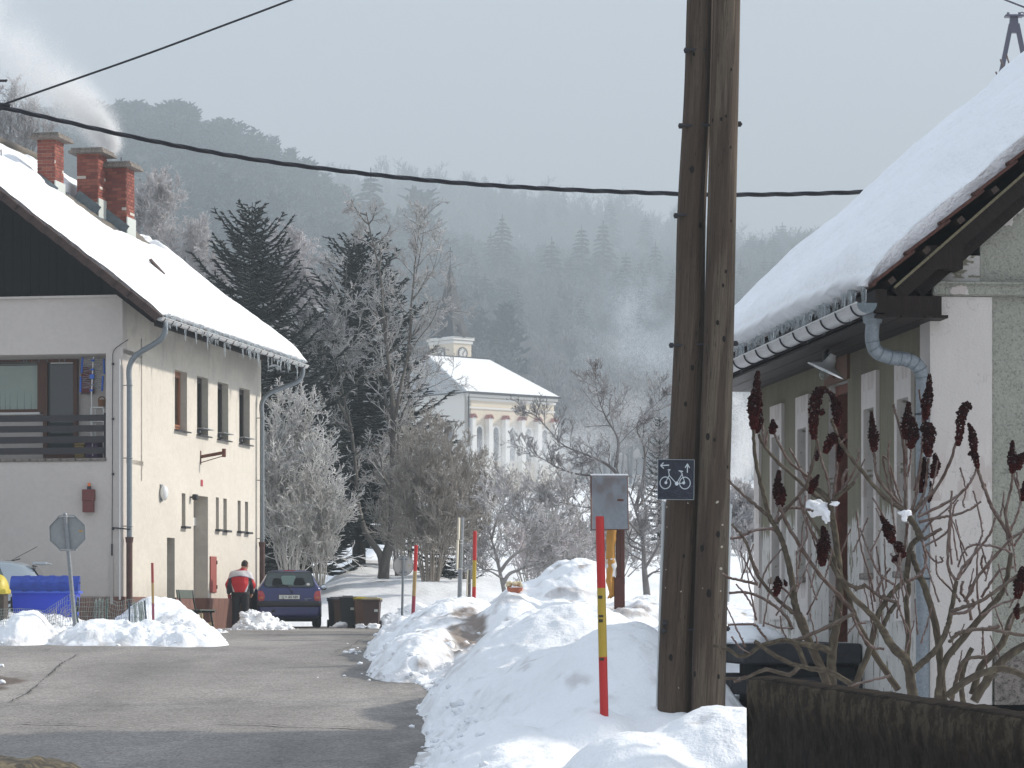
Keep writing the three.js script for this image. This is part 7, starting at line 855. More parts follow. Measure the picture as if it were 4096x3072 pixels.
tree('apple_tree', 'gnarled frosted apple tree left of the wayside shrine', 'tree', 62, [1092, 1292], [
  [[[1094, 1300], [1086, 1262], [1076, 1220], [1062, 1165], [1046, 1115], [1022, 1090]], 6, 12], [[[1086, 1262], [1100, 1240], [1130, 1225], [1140, 1180], [1132, 1120], [1128, 1060]], 5, 14], [[[1080, 1235], [1110, 1200, .4], [1165, 1170, .5], [1210, 1120], [1230, 1075]], 4.5, 16], [[[1130, 1225], [1170, 1215, -.4], [1220, 1190], [1260, 1150]], 4, 14], [[[1140, 1180], [1180, 1150, .5], [1200, 1100], [1215, 1050]], 3.4, 14], [[[1062, 1165], [1075, 1120, .6], [1090, 1080], [1095, 1040]], 3.2, 12], [[[1094, 1280], [1140, 1262], [1190, 1250], [1240, 1225]], 3.6, 12], [[[1086, 1250], [1060, 1235, .3], [1038, 1225], [1025, 1195]], 3, 9]],
  { ...OB, bark: twigM, n: [7, 5, 3], seg: [5, 4, 3, 2], up: [0.10, 0.12, 0.1, 0.06], wander: [0.6, 0.6, 0.5, 0.4], len0: 0.95, from0: 0.25, amount: 0.9, wood: [0.22, 0.2, 0.18], frost: [0.72, 0.72, 0.74], rmin: 0.0055, start: 12 }, 401);
shrub('frosted_shrub', 'low white frosted thicket behind the snow heap left of the shrine', 66, 1195, 1268, 14, 95, 150, { ...HAZEL, wood: [0.32, 0.3, 0.29], frost: [0.82, 0.75, 0.77], amount: 0.95, len0: 0.75, start: 8, n: [5, 3, 3], rmin: 0.0075, stemR: 1.6, up: [0.08, 0.06, 0.05, 0.03], wander: [0.6, 0.6, 0.6, 0.4] }, 402);
tree('apple_tree', 'wide dark branched apple tree behind the wayside shrine', 'tree', 67, [1395, 1275], [
  [[[1398, 1290], [1392, 1230], [1388, 1160], [1372, 1100], [1352, 1050], [1330, 1010]], 8, 8], [[[1352, 1050], [1320, 1010], [1270, 985, .3], [1215, 960], [1165, 905], [1130, 880]], 4.6, 22], [[[1330, 1010], [1335, 950], [1310, 900, -.3], [1290, 850], [1285, 790]], 4.2, 20], [[[1345, 1030], [1290, 1030, .5], [1230, 1020], [1170, 990], [1120, 955]], 3.8, 18], [[[1372, 1100], [1390, 1030], [1392, 970], [1375, 920, .2], [1420, 870], [1440, 850]], 4.4, 18], [[[1388, 1160], [1345, 1120, .6], [1290, 1100], [1230, 1090], [1185, 1075]], 3.6, 16], [[[1372, 1100], [1410, 1060, -.5], [1430, 1000], [1436, 930]], 3.5, 14], [[[1392, 1230], [1420, 1180, .4], [1440, 1140], [1450, 1090]], 3.5, 14], [[[1388, 1190], [1360, 1170, -.5], [1380, 1110], [1400, 1070]], 3, 12], [[[1394, 1250], [1415, 1235], [1440, 1240], [1460, 1265]], 3, 12]],
  { ...OB, bark: twigM, n: [6, 4, 3], seg: [5, 4, 3, 2], up: [0.09, 0.12, 0.1, 0.05], wander: [0.6, 0.6, 0.5, 0.4], len0: 0.95, from0: 0.2, amount: 0.7, wood: [0.11, 0.095, 0.085], frost: [0.62, 0.63, 0.66], rmin: 0.005, start: 14 }, 403);
shrub('frosted_shrub', 'tall white frosted brush in front of the church base', 78, 1150, 1250, 15, 140, 260, { ...HAZEL, wood: [0.2, 0.18, 0.16], frost: [0.85, 0.85, 0.85], amount: 0.95, len0: 1.0, start: 8, n: [5, 3, 3], rmin: 0.0085, stemR: 1.4, up: [0.12, 0.1, 0.08, 0.04], wander: [0.55, 0.55, 0.5, 0.4] }, 407);
shrub('frosted_shrub', 'white frosted bush seen between the utility pole and the cottage', 62, 1612, 1232, 10, 48, 190, { ...HAZEL, wood: [0.3, 0.28, 0.27], frost: [0.8, 0.8, 0.82], amount: 0.8, len0: 0.75, start: 12, rmin: 0.006, stemR: 1.5 }, 404);
shrub('frosted_shrub', 'low brushy thicket on the snow behind the right apple tree', 84, 1330, 1240, 12, 120, 130, { ...HAZEL, wood: [0.26, 0.24, 0.23], frost: [0.74, 0.74, 0.76], amount: 0.85, len0: 0.8, start: 9, rmin: 0.0075, stemR: 1.6 }, 405);
tree('frosted_tree', 'pale frosted tree rising behind the roof right of the chimneys', 'tree', 125, [360, 900], [[[[352, 900], [350, 700], [345, 560], [342, 470], [350, 430]], 5, 26], [[[370, 900], [385, 700], [405, 580], [420, 520]], 4, 22], [[[340, 760], [315, 620], [300, 520], [302, 460]], 4, 20], [[[395, 800], [440, 680], [460, 590]], 4, 18]], { ...OB, bark: twigM, n: [8, 6, 4], up: [0.12, 0.1, 0.06, 0.04], angle0: 0.6, len0: 2.4, amount: 0.85, wood: [0.3, 0.27, 0.26], frost: [0.74, 0.73, 0.74], rmin: 0.010 }, 501);
tree('frosted_tree', 'pale frosted tree between the two dark spruces', 'tree', 125, [640, 900], [[[[638, 900], [636, 720], [634, 600], [630, 520]], 5, 30], [[[645, 820], [665, 700], [672, 620]], 4, 20], [[[628, 780], [605, 680], [608, 590]], 4, 16]], { ...OB, bark: twigM, n: [8, 6, 4], up: [0.12, 0.1, 0.06, 0.04], angle0: 0.6, len0: 2.2, amount: 0.85, wood: [0.3, 0.27, 0.27], frost: [0.74, 0.73, 0.75], rmin: 0.010 }, 502);
tree('frosted_tree', 'bare frosted tree at the left edge behind the house ridge', 'tree', 96, [20, 700], [[[[10, 760], [6, 500], [2, 330], [-10, 200]], 4, 26], [[[14, 620], [30, 450], [55, 310], [68, 232]], 3, 22], [[[0, 560], [14, 380], [24, 270], [30, 200]], 3, 20], [[[20, 600], [60, 460], [85, 350], [95, 290]], 3, 16]], { ...OB, bark: twigM, n: [6, 5, 3], up: [0.12, 0.1, 0.06, 0.04], angle0: 0.5, len0: 1.6, amount: 0.75, wood: [0.2, 0.18, 0.17], frost: [0.72, 0.72, 0.74], rmin: 0.007 }, 503);

// ---------- church ----------
{
  const CH = thing('church', 'pale yellow church with buttresses, arched windows and a dark pointed spire', 'church', V3(-4.74 * 1.4, 12.3 * 1.4, -320 * 1.4), Math.PI / 2 - Math.atan2(0.753, 0.658));   // local -z... see below
  CH.rotation.y = Math.atan2(0.658, 0.753); CH.scale.setScalar(1.4); CH.updateMatrixWorld(true);   // local +x runs along the lit wall, local -z towards the far side
  const L = 12.4, Wd = 12.4, eh = 23.4 - 12.3, rise = 4.3, cream = std({ color: col(0.7, 0.61, 0.48), roughness: 0.9 }), wht = std({ color: col(0.72, 0.7, 0.66), roughness: 0.9 }), shd = std({ color: col(0.74, 0.71, 0.66), roughness: 0.9 }), slate = std({ color: col(0.014, 0.016, 0.02), roughness: 0.7 }), brickR = std({ color: col(0.34, 0.09, 0.07), roughness: 0.8 }), dk = std({ color: col(0.1, 0.1, 0.11), roughness: 0.4 });
  part(CH, 'wall', box(L, eh, 0.5, L / 2, eh / 2, -0.25), cream); part(CH, 'wall', box(L, eh, 0.5, L / 2, eh / 2, -Wd + 0.25), cream); part(CH, 'wall', T(extr(polyShape([[0, 0], [Wd, 0], [Wd, eh], [Wd / 2, eh + rise], [0, eh]]), 0.5), 0, 0, 0).rotateY(Math.PI / 2).translate(0, 0, 0), shd); part(CH, 'wall', box(0.5, eh, Wd - 1, L - 0.25, eh / 2, -Wd / 2), shd);
  part(CH, 'cornice', [box(L + 0.5, 0.35, 0.4, L / 2, eh - 0.18, 0.15), box(L + 0.2, 0.25, 0.25, L / 2, eh - 0.6, 0.08), box(L + 0.1, 0.2, 0.15, L / 2, eh - 1.5, 0.05)], wht);
  const roof = new THREE.Group(); roof.name = 'roof'; CH.add(roof); const rg = (o, h) => { const a = V3(-0.4, eh - 0.0 + o, 0.5), b = V3(L + 0.5, eh + o, 0.5), c = V3(L - 4.2, eh + rise + h, -Wd / 2), d = V3(-0.4, eh + rise + h, -Wd / 2), e = V3(L + 0.5, eh + o, -Wd - 0.5), f = V3(-0.4, eh + o, -Wd - 0.5); const g = new THREE.BufferGeometry(); g.setAttribute('position', new THREE.Float32BufferAttribute([a, b, c, a, c, d, b, e, c, d, c, e, d, e, f, a, d, f].flatMap((v) => v.toArray()), 3)); g.computeVertexNormals(); return g; };
  part(roof, 'tile_field', rg(0, 0), slate); part(roof, 'snow_cover', rg(0.14, 0.2), M.snowPlain); part(roof, 'gutter', box(L + 0.9, 0.25, 0.25, L / 2, eh + 0.05, 0.55), slate); part(roof, 'ridge_cap', box(L - 4, 0.12, 0.3, (L - 4.2) / 2, eh + rise + 0.2, -Wd / 2), slate);
  for (let i = 0; i < 6; i++) { const x = 0.35 + i * (L - 0.7) / 5, b = part(CH, 'buttress', [box(0.5, eh - 2.6, 0.7, x, (eh - 2.6) / 2, 0.37), box(0.6, 1.6, 1.0, x, 0.8, 0.52)], wht); part(b, 'buttress_cap', [box(0.5, 0.09, 0.9, x - 0.16, eh - 2.42, 0.42, 0, 0, 0.95), box(0.5, 0.09, 0.9, x + 0.16, eh - 2.42, 0.42, 0, 0, -0.95)], brickR); }
  const arch = (w, h) => { const s = new THREE.Shape(); s.moveTo(-w / 2, 0); s.lineTo(w / 2, 0); s.lineTo(w / 2, h - w / 2); s.absarc(0, h - w / 2, w / 2, 0, Math.PI); s.closePath(); return s; };
  for (let i = 0; i < 5; i++) { const x = 0.35 + (i + 0.52) * (L - 0.7) / 5, w = new THREE.Group(); w.name = 'window'; CH.add(w); const fr = arch(1.15, 3.7), hole = arch(0.8, 3.5); fr.holes.push(new THREE.Path(hole.getPoints(8))); part(w, 'surround', T(extr(fr, 0.18), x, eh - 7.0, -0.01), wht); part(w, 'pane', T(extr(hole, 0.03), x, eh - 7.0, 0.012), dk); }
  { const w = new THREE.Group(); w.name = 'window'; CH.add(w); for (const z of [-3]) { part(w, 'pane', T(extr(arch(0.9, 3.6), 0.03), 0, 0, 0).rotateY(-Math.PI / 2).translate(-0.02, eh - 7, z), dk); } }
  part(CH, 'downpipe', rod(V3(-0.1, eh, 0.3), V3(-0.1, 0, 0.3), 0.1, 6), slate);
  // tower and spire, behind the front gable
  const tw = new THREE.Group(); tw.name = 'tower'; CH.add(tw); const tp = CH.worldToLocal(at(980, 790, 330 * 1.4)), sx = 2.55, sz = 4.2, ty = CH.worldToLocal(at(980, 728, 330 * 1.4)).y, x0 = tp.x, z0 = tp.z;
  part(tw, 'shaft', box(sx, ty, sz, x0 + sx / 2, ty / 2, z0 - sz / 2), cream); part(tw, 'cornice', [box(sx + 0.5, 0.35, sz + 0.5, x0 + sx / 2, ty - 0.1, z0 - sz / 2), box(sx + 0.25, 0.3, sz + 0.25, x0 + sx / 2, ty - 0.5, z0 - sz / 2)], wht);
  const ap = CH.worldToLocal(at(973, 566, 332 * 1.4)).y, cxx = x0 + sx / 2, cz = z0 - sz / 2; const sp = []; const prof = [[1.18, 0], [0.86, 0.07], [0.70, 0.18], [0.44, 0.48], [0, 1]], hsp = ap - ty - 0.1; for (let j = 0; j < 4; j++) { const [a, y0] = prof[j], [b, y1] = prof[j + 1], q = (k, x, z, y) => V3(cxx + x * k * sx / 2, ty + 0.08 + y * hsp, cz + z * k * sz / 2); for (const [m, n] of [[[-1, 1], [1, 1]], [[1, 1], [1, -1]], [[1, -1], [-1, -1]], [[-1, -1], [-1, 1]]]) { const A = q(a, ...m, y0), B = q(a, ...n, y0), C = q(b, ...n, y1), D = q(b, ...m, y1); sp.push(A, B, C, A, C, D); } } const sg = new THREE.BufferGeometry(); sg.setAttribute('position', new THREE.Float32BufferAttribute(sp.flatMap((v) => v.toArray()), 3)); sg.computeVertexNormals(); const spire = part(tw, 'spire', sg, slate);
  for (const [a, b] of [[1, 0], [0, 1], [-1, 0], [0, -1]]) part(spire, 'dormer_gable', T(new THREE.ConeGeometry(0.8, 2.0, 4), cxx + a * sx * 0.42, ty + 1.0, cz + b * sz * 0.42), slate);
  part(spire, 'cross', [rod(V3(cxx, ap - 0.3, cz), V3(cxx, ap + 1.7, cz), 0.05, 5), box(0.6, 0.08, 0.08, cxx, ap + 1.2, cz), box(0.08, 0.08, 0.6, cxx, ap + 1.2, cz)], slate);
  for (const f of [0, 1]) { const ck = new THREE.Group(); ck.name = 'clock'; tw.add(ck); const y = ty - 1.7; const rim = new THREE.TorusGeometry(0.62, 0.07, 6, 24), face = new THREE.CylinderGeometry(0.62, 0.62, 0.05, 24).rotateX(Math.PI / 2), hands = merge([box(0.07, 0.5, 0.03, 0.12, 0.15, 0.07, 0, 0, -0.7), box(0.05, 0.42, 0.03, -0.02, -0.2, 0.07, 0, 0, 0.1), ...Array.from({ length: 12 }, (_, i) => box(0.05, 0.12, 0.03, 0, 0.5, 0.06).rotateZ(i * Math.PI / 6))]); for (const [n, g, m] of [['rim', rim, dk], ['face', face, wht], ['hands', hands, dk]]) { if (f) g.rotateY(-Math.PI / 2); part(ck, n, g.translate(f ? x0 - 0.06 : x0 + sx * 0.5, y, f ? z0 - sz / 2 : z0 + 0.06), m); } }
}
// ---------- wooded hills ----------
{
  const R = rng(900);
  const conifer = (k) => { const tw = new Twigs(), rr = rng(k); for (let w = 0; w < 26; w++) { const t = w / 26, y = 0.06 + 0.92 * t, l = 0.17 * Math.pow(1 - t, 0.8) * (0.8 + 0.35 * rr()) + 0.012, nb = 11; for (let b = 0; b < nb; b++) { const a = rr() * 6.28, ll = l * (0.7 + 0.6 * rr()); tw.add([V3(0, y, 0), V3(Math.cos(a) * ll * 0.6, y - ll * 0.05, Math.sin(a) * ll * 0.6), V3(Math.cos(a) * ll, y - ll * 0.28, Math.sin(a) * ll)], 0.021 * (1.2 - 0.6 * t), 0.006, 3); } } tw.add([V3(0, -0.05, 0), V3(0, 1, 0)], 0.012, 0.003, 4); return tw.geo(); };
  const pine = (k) => { const tw = new Twigs(), rr = rng(k); tw.add([V3(0, -0.05, 0), V3(0.01, 0.5, 0), V3(0, 0.95, 0)], 0.014, 0.005, 4); for (let w = 0; w < 90; w++) { const t = 0.35 + 0.65 * rr(), a = rr() * 6.28, l = 0.20 * Math.sqrt(1.05 - t) * (0.5 + 0.8 * rr()), p = V3(Math.cos(a) * l, t + 0.05 * rr(), Math.sin(a) * l); tw.add([V3(0, t - 0.03, 0), p], 0.006, 0.006, 3); for (let q = 0; q < 4; q++) { const b = rr() * 6.28, e = 0.05 * (0.5 + rr()); tw.add([p, p.clone().add(V3(Math.cos(b) * e, 0.02 + 0.03 * rr(), Math.sin(b) * e))], 0.016, 0.005, 3); } } return tw.geo(); };
  const bare = (k) => { const tw = [new Twigs(), new Twigs()], rr = rng(k); grow(rr, tw, { seg: [5, 3, 2, 2], wander: [0.2, 0.4, 0.4, 0.4], up: [0.05, 0.1, 0.08, 0.05], n: [11, 7, 5], from: [0.3, 0.2, 0.2], angle: [0.6, 0.6, 0.6], ratio: [0.5, 0.5, 0.55], barkLevels: 9, rmin: 0.0035 }, V3(0, -0.05, 0), V3(0, 1, 0), 0.85, 0.016, 0); return tw[0].geo(); };
  const kinds = [[conifer(1), conifer(2)], [pine(3), pine(4)], [bare(5), bare(6)]];
  const mats = [std({ color: col(1, 1, 1), roughness: 0.9 })];
  const spots = [[], [], []], tone = [[0.022, 0.043, 0.053], [0.027, 0.05, 0.06], [0.16, 0.175, 0.185]];  // conifer tones shifted blue: distance haze painted into the tree colours
  const put = (vx, d, H, k, c) => { const x = (vx - 1106) * d / F; spots[k].push([x, ground(x, d) - 0.3, d, H, c]); };
  for (let i = 0; i < 3200; i++) { const vx = -250 + 1350 * R(), d1 = pw(RIDGE1D, vx), d = lerp(680, d1 * 1.02, Math.sqrt(R())); const q = fbm(vx / 120, d / 60, 3, 3); const k = q > 0.05 ? 1 : q > -0.12 ? 2 : R() < 0.5 ? 0 : 1; const f = 0.8 + 0.4 * R(); put(vx, d, (k === 2 ? 15 : 17) + 9 * R(), k, tone[k].map((t) => t * f)); }
  for (let i = 0; i < 2300; i++) { const vx = 880 + 1500 * R(), d1 = pw(RIDGE1D, vx), d = lerp(880, d1 * 1.02, Math.sqrt(R())); const q = fbm(vx / 100, d / 70, 13, 3); const k = q > 0.12 ? 0 : 2; const f = 0.8 + 0.4 * R(); put(vx, d, (k === 2 ? 17 : 20) + 11 * R(), k, tone[k].map((t) => t * f)); }
  for (let i = 0; i < 1500; i++) { const vx = 500 + 1500 * R(), d = 500 + 420 * R(); if (fbm(vx / 90, d / 50, 23, 3) < -0.16) continue; const f = 0.8 + 0.5 * R(); put(vx, d, 9 + 7 * R(), 2, [0.25 * f, 0.25 * f, 0.26 * f]); }
  for (let i = 0; i < 1500; i++) { const vx = -200 + 2500 * R(), d = 1540 + 290 * R(); const k = R() < 0.25 ? 0 : 2; put(vx, d, 20 + 12 * R(), k, tone[k]); }
  const dm = new THREE.Matrix4(), qt = new THREE.Quaternion(), up = V3(0, 1, 0);
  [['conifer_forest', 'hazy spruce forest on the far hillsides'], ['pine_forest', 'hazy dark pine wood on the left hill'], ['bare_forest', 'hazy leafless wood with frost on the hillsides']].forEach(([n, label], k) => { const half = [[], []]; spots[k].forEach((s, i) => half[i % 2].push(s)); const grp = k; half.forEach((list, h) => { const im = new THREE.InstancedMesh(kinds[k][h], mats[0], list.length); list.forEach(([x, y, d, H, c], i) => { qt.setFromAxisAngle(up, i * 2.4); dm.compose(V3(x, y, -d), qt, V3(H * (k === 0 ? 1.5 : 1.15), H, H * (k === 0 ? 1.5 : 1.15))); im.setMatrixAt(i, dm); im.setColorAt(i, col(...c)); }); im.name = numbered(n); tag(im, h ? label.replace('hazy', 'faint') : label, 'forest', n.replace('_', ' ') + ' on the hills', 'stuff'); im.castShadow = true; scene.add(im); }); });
  // single trees that stand out of the haze
  const far = (name, label, vx, vTop, d, H, k, c, wide = 1, group) => { const t = thing(name, label, 'tree', at(vx, vTop, d).add(V3(0, -H * 1.35, 0)), R() * 6, group), m = std({ color: col(...c), roughness: 0.9 }); part(t, 'crown', kinds[k][Math.round(R())], m).scale.set(H * wide * 1.85, H * 1.35, H * wide * 1.85); part(t, 'trunk', tube([V3(0, -H * 0.25, 0), V3(0, H * 0.6, 0)], [H * 0.016, H * 0.008], 6), darkBark); return t; };
  const dk = [0.012, 0.02, 0.023];
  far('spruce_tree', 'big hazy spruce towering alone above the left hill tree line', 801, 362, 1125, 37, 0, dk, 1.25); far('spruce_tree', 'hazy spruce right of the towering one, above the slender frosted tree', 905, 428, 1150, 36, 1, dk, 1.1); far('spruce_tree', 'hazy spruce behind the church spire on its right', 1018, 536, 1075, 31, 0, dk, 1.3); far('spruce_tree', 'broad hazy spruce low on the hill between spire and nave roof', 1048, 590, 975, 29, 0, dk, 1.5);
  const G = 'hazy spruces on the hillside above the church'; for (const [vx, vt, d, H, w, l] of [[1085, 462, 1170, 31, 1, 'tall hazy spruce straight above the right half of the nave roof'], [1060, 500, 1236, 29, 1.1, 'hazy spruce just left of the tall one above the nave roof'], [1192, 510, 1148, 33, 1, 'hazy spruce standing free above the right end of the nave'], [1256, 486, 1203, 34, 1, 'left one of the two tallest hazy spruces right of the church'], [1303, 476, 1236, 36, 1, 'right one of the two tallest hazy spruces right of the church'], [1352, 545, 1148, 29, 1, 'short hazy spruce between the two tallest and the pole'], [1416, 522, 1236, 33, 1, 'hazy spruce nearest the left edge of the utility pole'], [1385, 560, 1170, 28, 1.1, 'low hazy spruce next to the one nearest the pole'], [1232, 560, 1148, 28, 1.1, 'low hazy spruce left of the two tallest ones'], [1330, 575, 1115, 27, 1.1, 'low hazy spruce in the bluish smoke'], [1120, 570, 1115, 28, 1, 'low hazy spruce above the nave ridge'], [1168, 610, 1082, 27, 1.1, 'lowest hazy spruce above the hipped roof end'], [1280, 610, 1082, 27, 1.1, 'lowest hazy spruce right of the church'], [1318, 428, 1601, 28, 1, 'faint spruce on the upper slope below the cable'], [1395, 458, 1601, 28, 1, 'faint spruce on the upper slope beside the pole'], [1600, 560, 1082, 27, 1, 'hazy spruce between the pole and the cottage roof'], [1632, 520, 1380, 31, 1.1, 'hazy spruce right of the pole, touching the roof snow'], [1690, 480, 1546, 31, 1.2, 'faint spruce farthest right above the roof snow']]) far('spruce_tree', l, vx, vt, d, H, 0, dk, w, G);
}
// ---------- smoke: clouds of fine droplets ----------
function smoke(name, label, path, n, size, d, seed, tint = [0.93, 0.93, 0.93]) {
  const R = rng(seed), g = new THREE.TetrahedronGeometry(1), im = new THREE.InstancedMesh(g, std({ color: col(...tint), roughness: 1 }), n), m = new THREE.Matrix4(), q = new THREE.Quaternion(), P = path.map(([u, v, w, den, z = 0]) => [at(u, v, d + z), w * (d + z) / F, den]); const tot = path.length - 1; const gs = () => Math.sqrt(-2 * Math.log(1 - R() * 0.9999)) * Math.cos(6.2832 * R());
  let i = 0, guard = 0; while (i < n && guard++ < n * 30) { const t = R() * tot, k = Math.min(tot - 1, Math.floor(t)), f = t - k, den = lerp(P[k][2], P[k + 1][2], f); if (R() > den) continue; const w = lerp(P[k][1], P[k + 1][1], f), c = P[k][0].clone().lerp(P[k + 1][0], f); const p = V3(c.x + gs() * w * 0.42, c.y + gs() * w * 0.42, c.z + gs() * w * 0.42); const s = 1 / (w * 0.9 + 0.25); const nz = fbm(p.x * s * 1.1 + seed, p.y * s * 1.1, p.z * s * 0.6, 4, 0.6); if (nz < (R() - 0.55) * 0.9) continue; q.set(R() - 0.5, R() - 0.5, R() - 0.5, R() - 0.5).normalize(); m.compose(p, q, V3(1, 1, 1).multiplyScalar(size * (0.6 + 0.8 * R()))); im.setMatrixAt(i++, m); }
  im.count = i; im.name = numbered(name); tag(im, label, 'smoke', null, 'stuff'); scene.add(im); return im;
}
smoke('smoke', 'white smoke plume drifting left from the brick chimneys', [[240, 318, 22, 1], [226, 290, 34, 1], [205, 262, 46, 0.9], [175, 225, 56, 0.85], [130, 195, 70, 0.8], [80, 170, 85, 0.75], [40, 120, 90, 0.7], [5, 70, 80, 0.7], [-40, 30, 90, 0.6]], 420000, 0.0043, 77, 3);
smoke('smoke', 'white smoke billowing between the utility pole and the cottage', [[1585, 1030, 40, 0.8], [1605, 980, 60, 1], [1600, 920, 70, 1], [1612, 880, 60, 0.8], [1590, 830, 60, 0.3]], 70000, 0.005, 80, 8);
smoke('smoke', 'thin bluish smoke hanging over the valley left of the utility pole', [[1500, 800, 90, 0.8], [1430, 760, 110, 1], [1380, 710, 110, 0.9], [1400, 660, 110, 0.7], [1330, 760, 120, 0.5], [1250, 700, 120, 0.3]], 110000, 0.0105, 270, 12, [0.84, 0.9, 0.94]);
smoke('smoke', 'pale ground mist lying in front of the church walls', [[960, 1040, 60, 0.8], [1040, 990, 80, 1], [1120, 960, 80, 0.9], [1190, 1000, 70, 0.8], [1280, 940, 90, 0.6], [1400, 880, 100, 0.5]], 190000, 0.0125, 250, 19, [0.93, 0.93, 0.92]);
// ---------- staghorn sumacs behind the garden wall ----------
{
  const D = 21.3, R = rng(2024), wood = [0.105, 0.062, 0.05], old = [0.075, 0.06, 0.046], frost = [0.4, 0.37, 0.36];
  const barkS = phy({ specularIntensity: 0.3, roughness: 0.95, vertexColors: true, bumpMap: bumpCoarse, bumpScale: 0.012 }), coneM = phy({ roughness: 1, vertexColors: true, specularIntensity: 0.15 });
  const mk = (label, u) => { const t = thing('sumac_shrub', label, 'shrub', at(u, 1500, D)); t.userData.zone = u; return t; };
  const S = { a: mk('leafless sumac with dark red seed cones nearest the utility pole, behind the garden wall', 1770), b: mk('leafless sumac behind the middle of the garden wall, fanning out before the zinc downpipe', 1960), c: mk('leafless sumac at the right end of the garden wall, before the white corner pilaster', 2090) };
  const zs = {}; const acc = { a: [], b: [], c: [] };
  // paint a stem: grey lichen bark where thick, reddish where young, rime on top
  const dress = (g, thick) => { const p = g.attributes.position, n = g.attributes.normal, c = new Float32Array(p.count * 3); for (let i = 0; i < p.count; i++) { const k = PN.noise(p.getX(i) * 25, p.getY(i) * 25, p.getZ(i) * 25), l = PN.noise(p.getX(i) * 60 + 7, p.getY(i) * 60, p.getZ(i) * 60); let q = mix3(mix3(wood, old, thick).map((v) => v * (1 + 0.5 * k)), [0.17, 0.15, 0.1], thick * Math.max(0, l) * 1.1); q = mix3(q, frost, Math.max(0, Math.min(0.75, (1 - thick) * (0.14 + 0.35 * n.getY(i) + 0.4 * l)))); c.set(q, i * 3); } g.setAttribute('color', new THREE.BufferAttribute(c, 3)); return g; };
  const P3 = (t, u, v, z) => { const p = at(u, v, D); const k = (D - z) / D; p.multiplyScalar(k); return p.sub(t.position); };
  function stem(s, pts, w0, w1 = w0 * 0.6, z0 = 0, z1 = z0) {
    const t = S[s], n = pts.length, C = curve(pts.map(([u, v], i) => P3(t, u, v, lerp(z0, z1, i / (n - 1)))), Math.max(8, (n - 1) * 7)); const m = C.length, rad = C.map((p, i) => lerp(w0, w1, i / (m - 1)) * 1.18 * D / F / 2 * (1 + 0.12 * (R() - 0.5)) * (i % 7 === 0 && w0 < 9 ? 1.22 : 1)); C.forEach((p, i) => { if (i && i < m - 1) p.add(V3((R() - 0.5) * 0.006, (R() - 0.5) * 0.006, (R() - 0.5) * 0.006)); });
    const big = w0 > 9; const g = dress(tube(C, rad, big ? 10 : 7), big ? 1 : Math.max(0, (w0 - 5) / 4)); part(t, big ? 'trunk' : 'branch', g, barkS);
    // buds and short spurs
    if (!big) for (let i = 3; i < m - 2; i += 3) if (R() < 0.5) { const a = R() * 6.28, q = C[i].clone(), e = V3(Math.cos(a) * 0.7, 0.6, Math.sin(a) * 0.7).normalize(); acc[s].push(dress(tube([q, q.clone().addScaledVector(e, rad[i] + 0.008 + 0.01 * R())], [0.005, 0.002], 4), 0)); }
    return C;
  }
  stem('a', [[1797, 1530], [1783, 1467], [1748, 1387], [1727, 1338], [1717, 1303], [1712, 1261], [1699.5, 1202]], 17, 11, 0.1, 0.0); stem('a', [[1699.5, 1202], [1689, 1167], [1675, 1139], [1663, 1118], [1649.5, 1068], [1635, 1009.5], [1628, 951], [1628, 925]], 10.5, 6, 0, 0.05);
  stem('a', [[1663, 1118], [1640, 1098], [1619, 1080], [1578, 1043], [1570, 1030]], 7, 4); stem('a', [[1677, 1131], [1700, 1098], [1739, 1053.5], [1753.5, 1009.5], [1765, 954], [1763, 945]], 7.5, 5, 0, 0.1); stem('a', [[1791.5, 1112], [1777, 1086], [1742, 1053.5], [1683, 1001], [1645, 955], [1639, 938]], 8.5, 5, -0.1, 0); stem('a', [[1652, 961], [1648, 930], [1644, 903]], 4.5, 4); stem('a', [[1653, 965], [1656, 945], [1657, 932]], 4, 3.5);
  stem('a', [[1753.5, 1039], [1742, 1027], [1706.6, 998], [1683, 960], [1671.5, 934]], 6, 4.2, -0.1, -0.1); stem('a', [[1750, 1060], [1740, 1035], [1722, 1000], [1706, 968]], 5, 3.6, -0.2); stem('a', [[1717, 1300], [1690, 1270], [1661, 1275]], 5, 4); 
  stem('a', [[1800, 1530], [1797, 1467], [1797, 1411.5], [1808, 1345], [1815, 1275], [1808, 1185], [1799, 1122], [1793, 1085]], 20, 10, 0, -0.05); stem('a', [[1799, 1122], [1790, 1080], [1772, 1062], [1757, 1050]], 11, 9); stem('a', [[1796, 1090], [1812, 1068], [1838, 1050], [1846, 1040]], 10, 6); stem('a', [[1812, 1068], [1838, 1030], [1852, 995], [1856, 968]], 5, 3.4); stem('a', [[1800, 1085], [1803, 1050], [1808, 1010], [1807, 978]], 6, 4.6); stem('a', [[1793, 1090], [1789, 1040], [1776, 1000], [1768, 965]], 5.5, 4); stem('a', [[1820, 1060], [1822, 1030], [1830, 1014]], 6, 6); stem('a', [[1757, 1050], [1752, 1030], [1744, 1020]], 5, 3); stem('a', [[1838, 1048], [1850, 1030], [1868, 992]], 4, 2.6);
  stem('a', [[1675, 1125], [1683, 1100], [1683, 1088]], 5, 4, 0.1); stem('a', [[1690, 1100], [1720, 1097], [1757, 1104]], 6, 5); stem('a', [[1683, 1092], [1700, 1130], [1735, 1190], [1770, 1240], [1811, 1285], [1842.6, 1320]], 6.5, 8, 0.15, 0.05); stem('a', [[1740, 1070], [1738, 1100], [1742, 1160], [1720, 1198]], 4, 3, 0.2); stem('a', [[1726, 1072], [1740, 1120], [1768, 1176], [1778, 1200]], 5.5, 5, 0.2, 0.15);
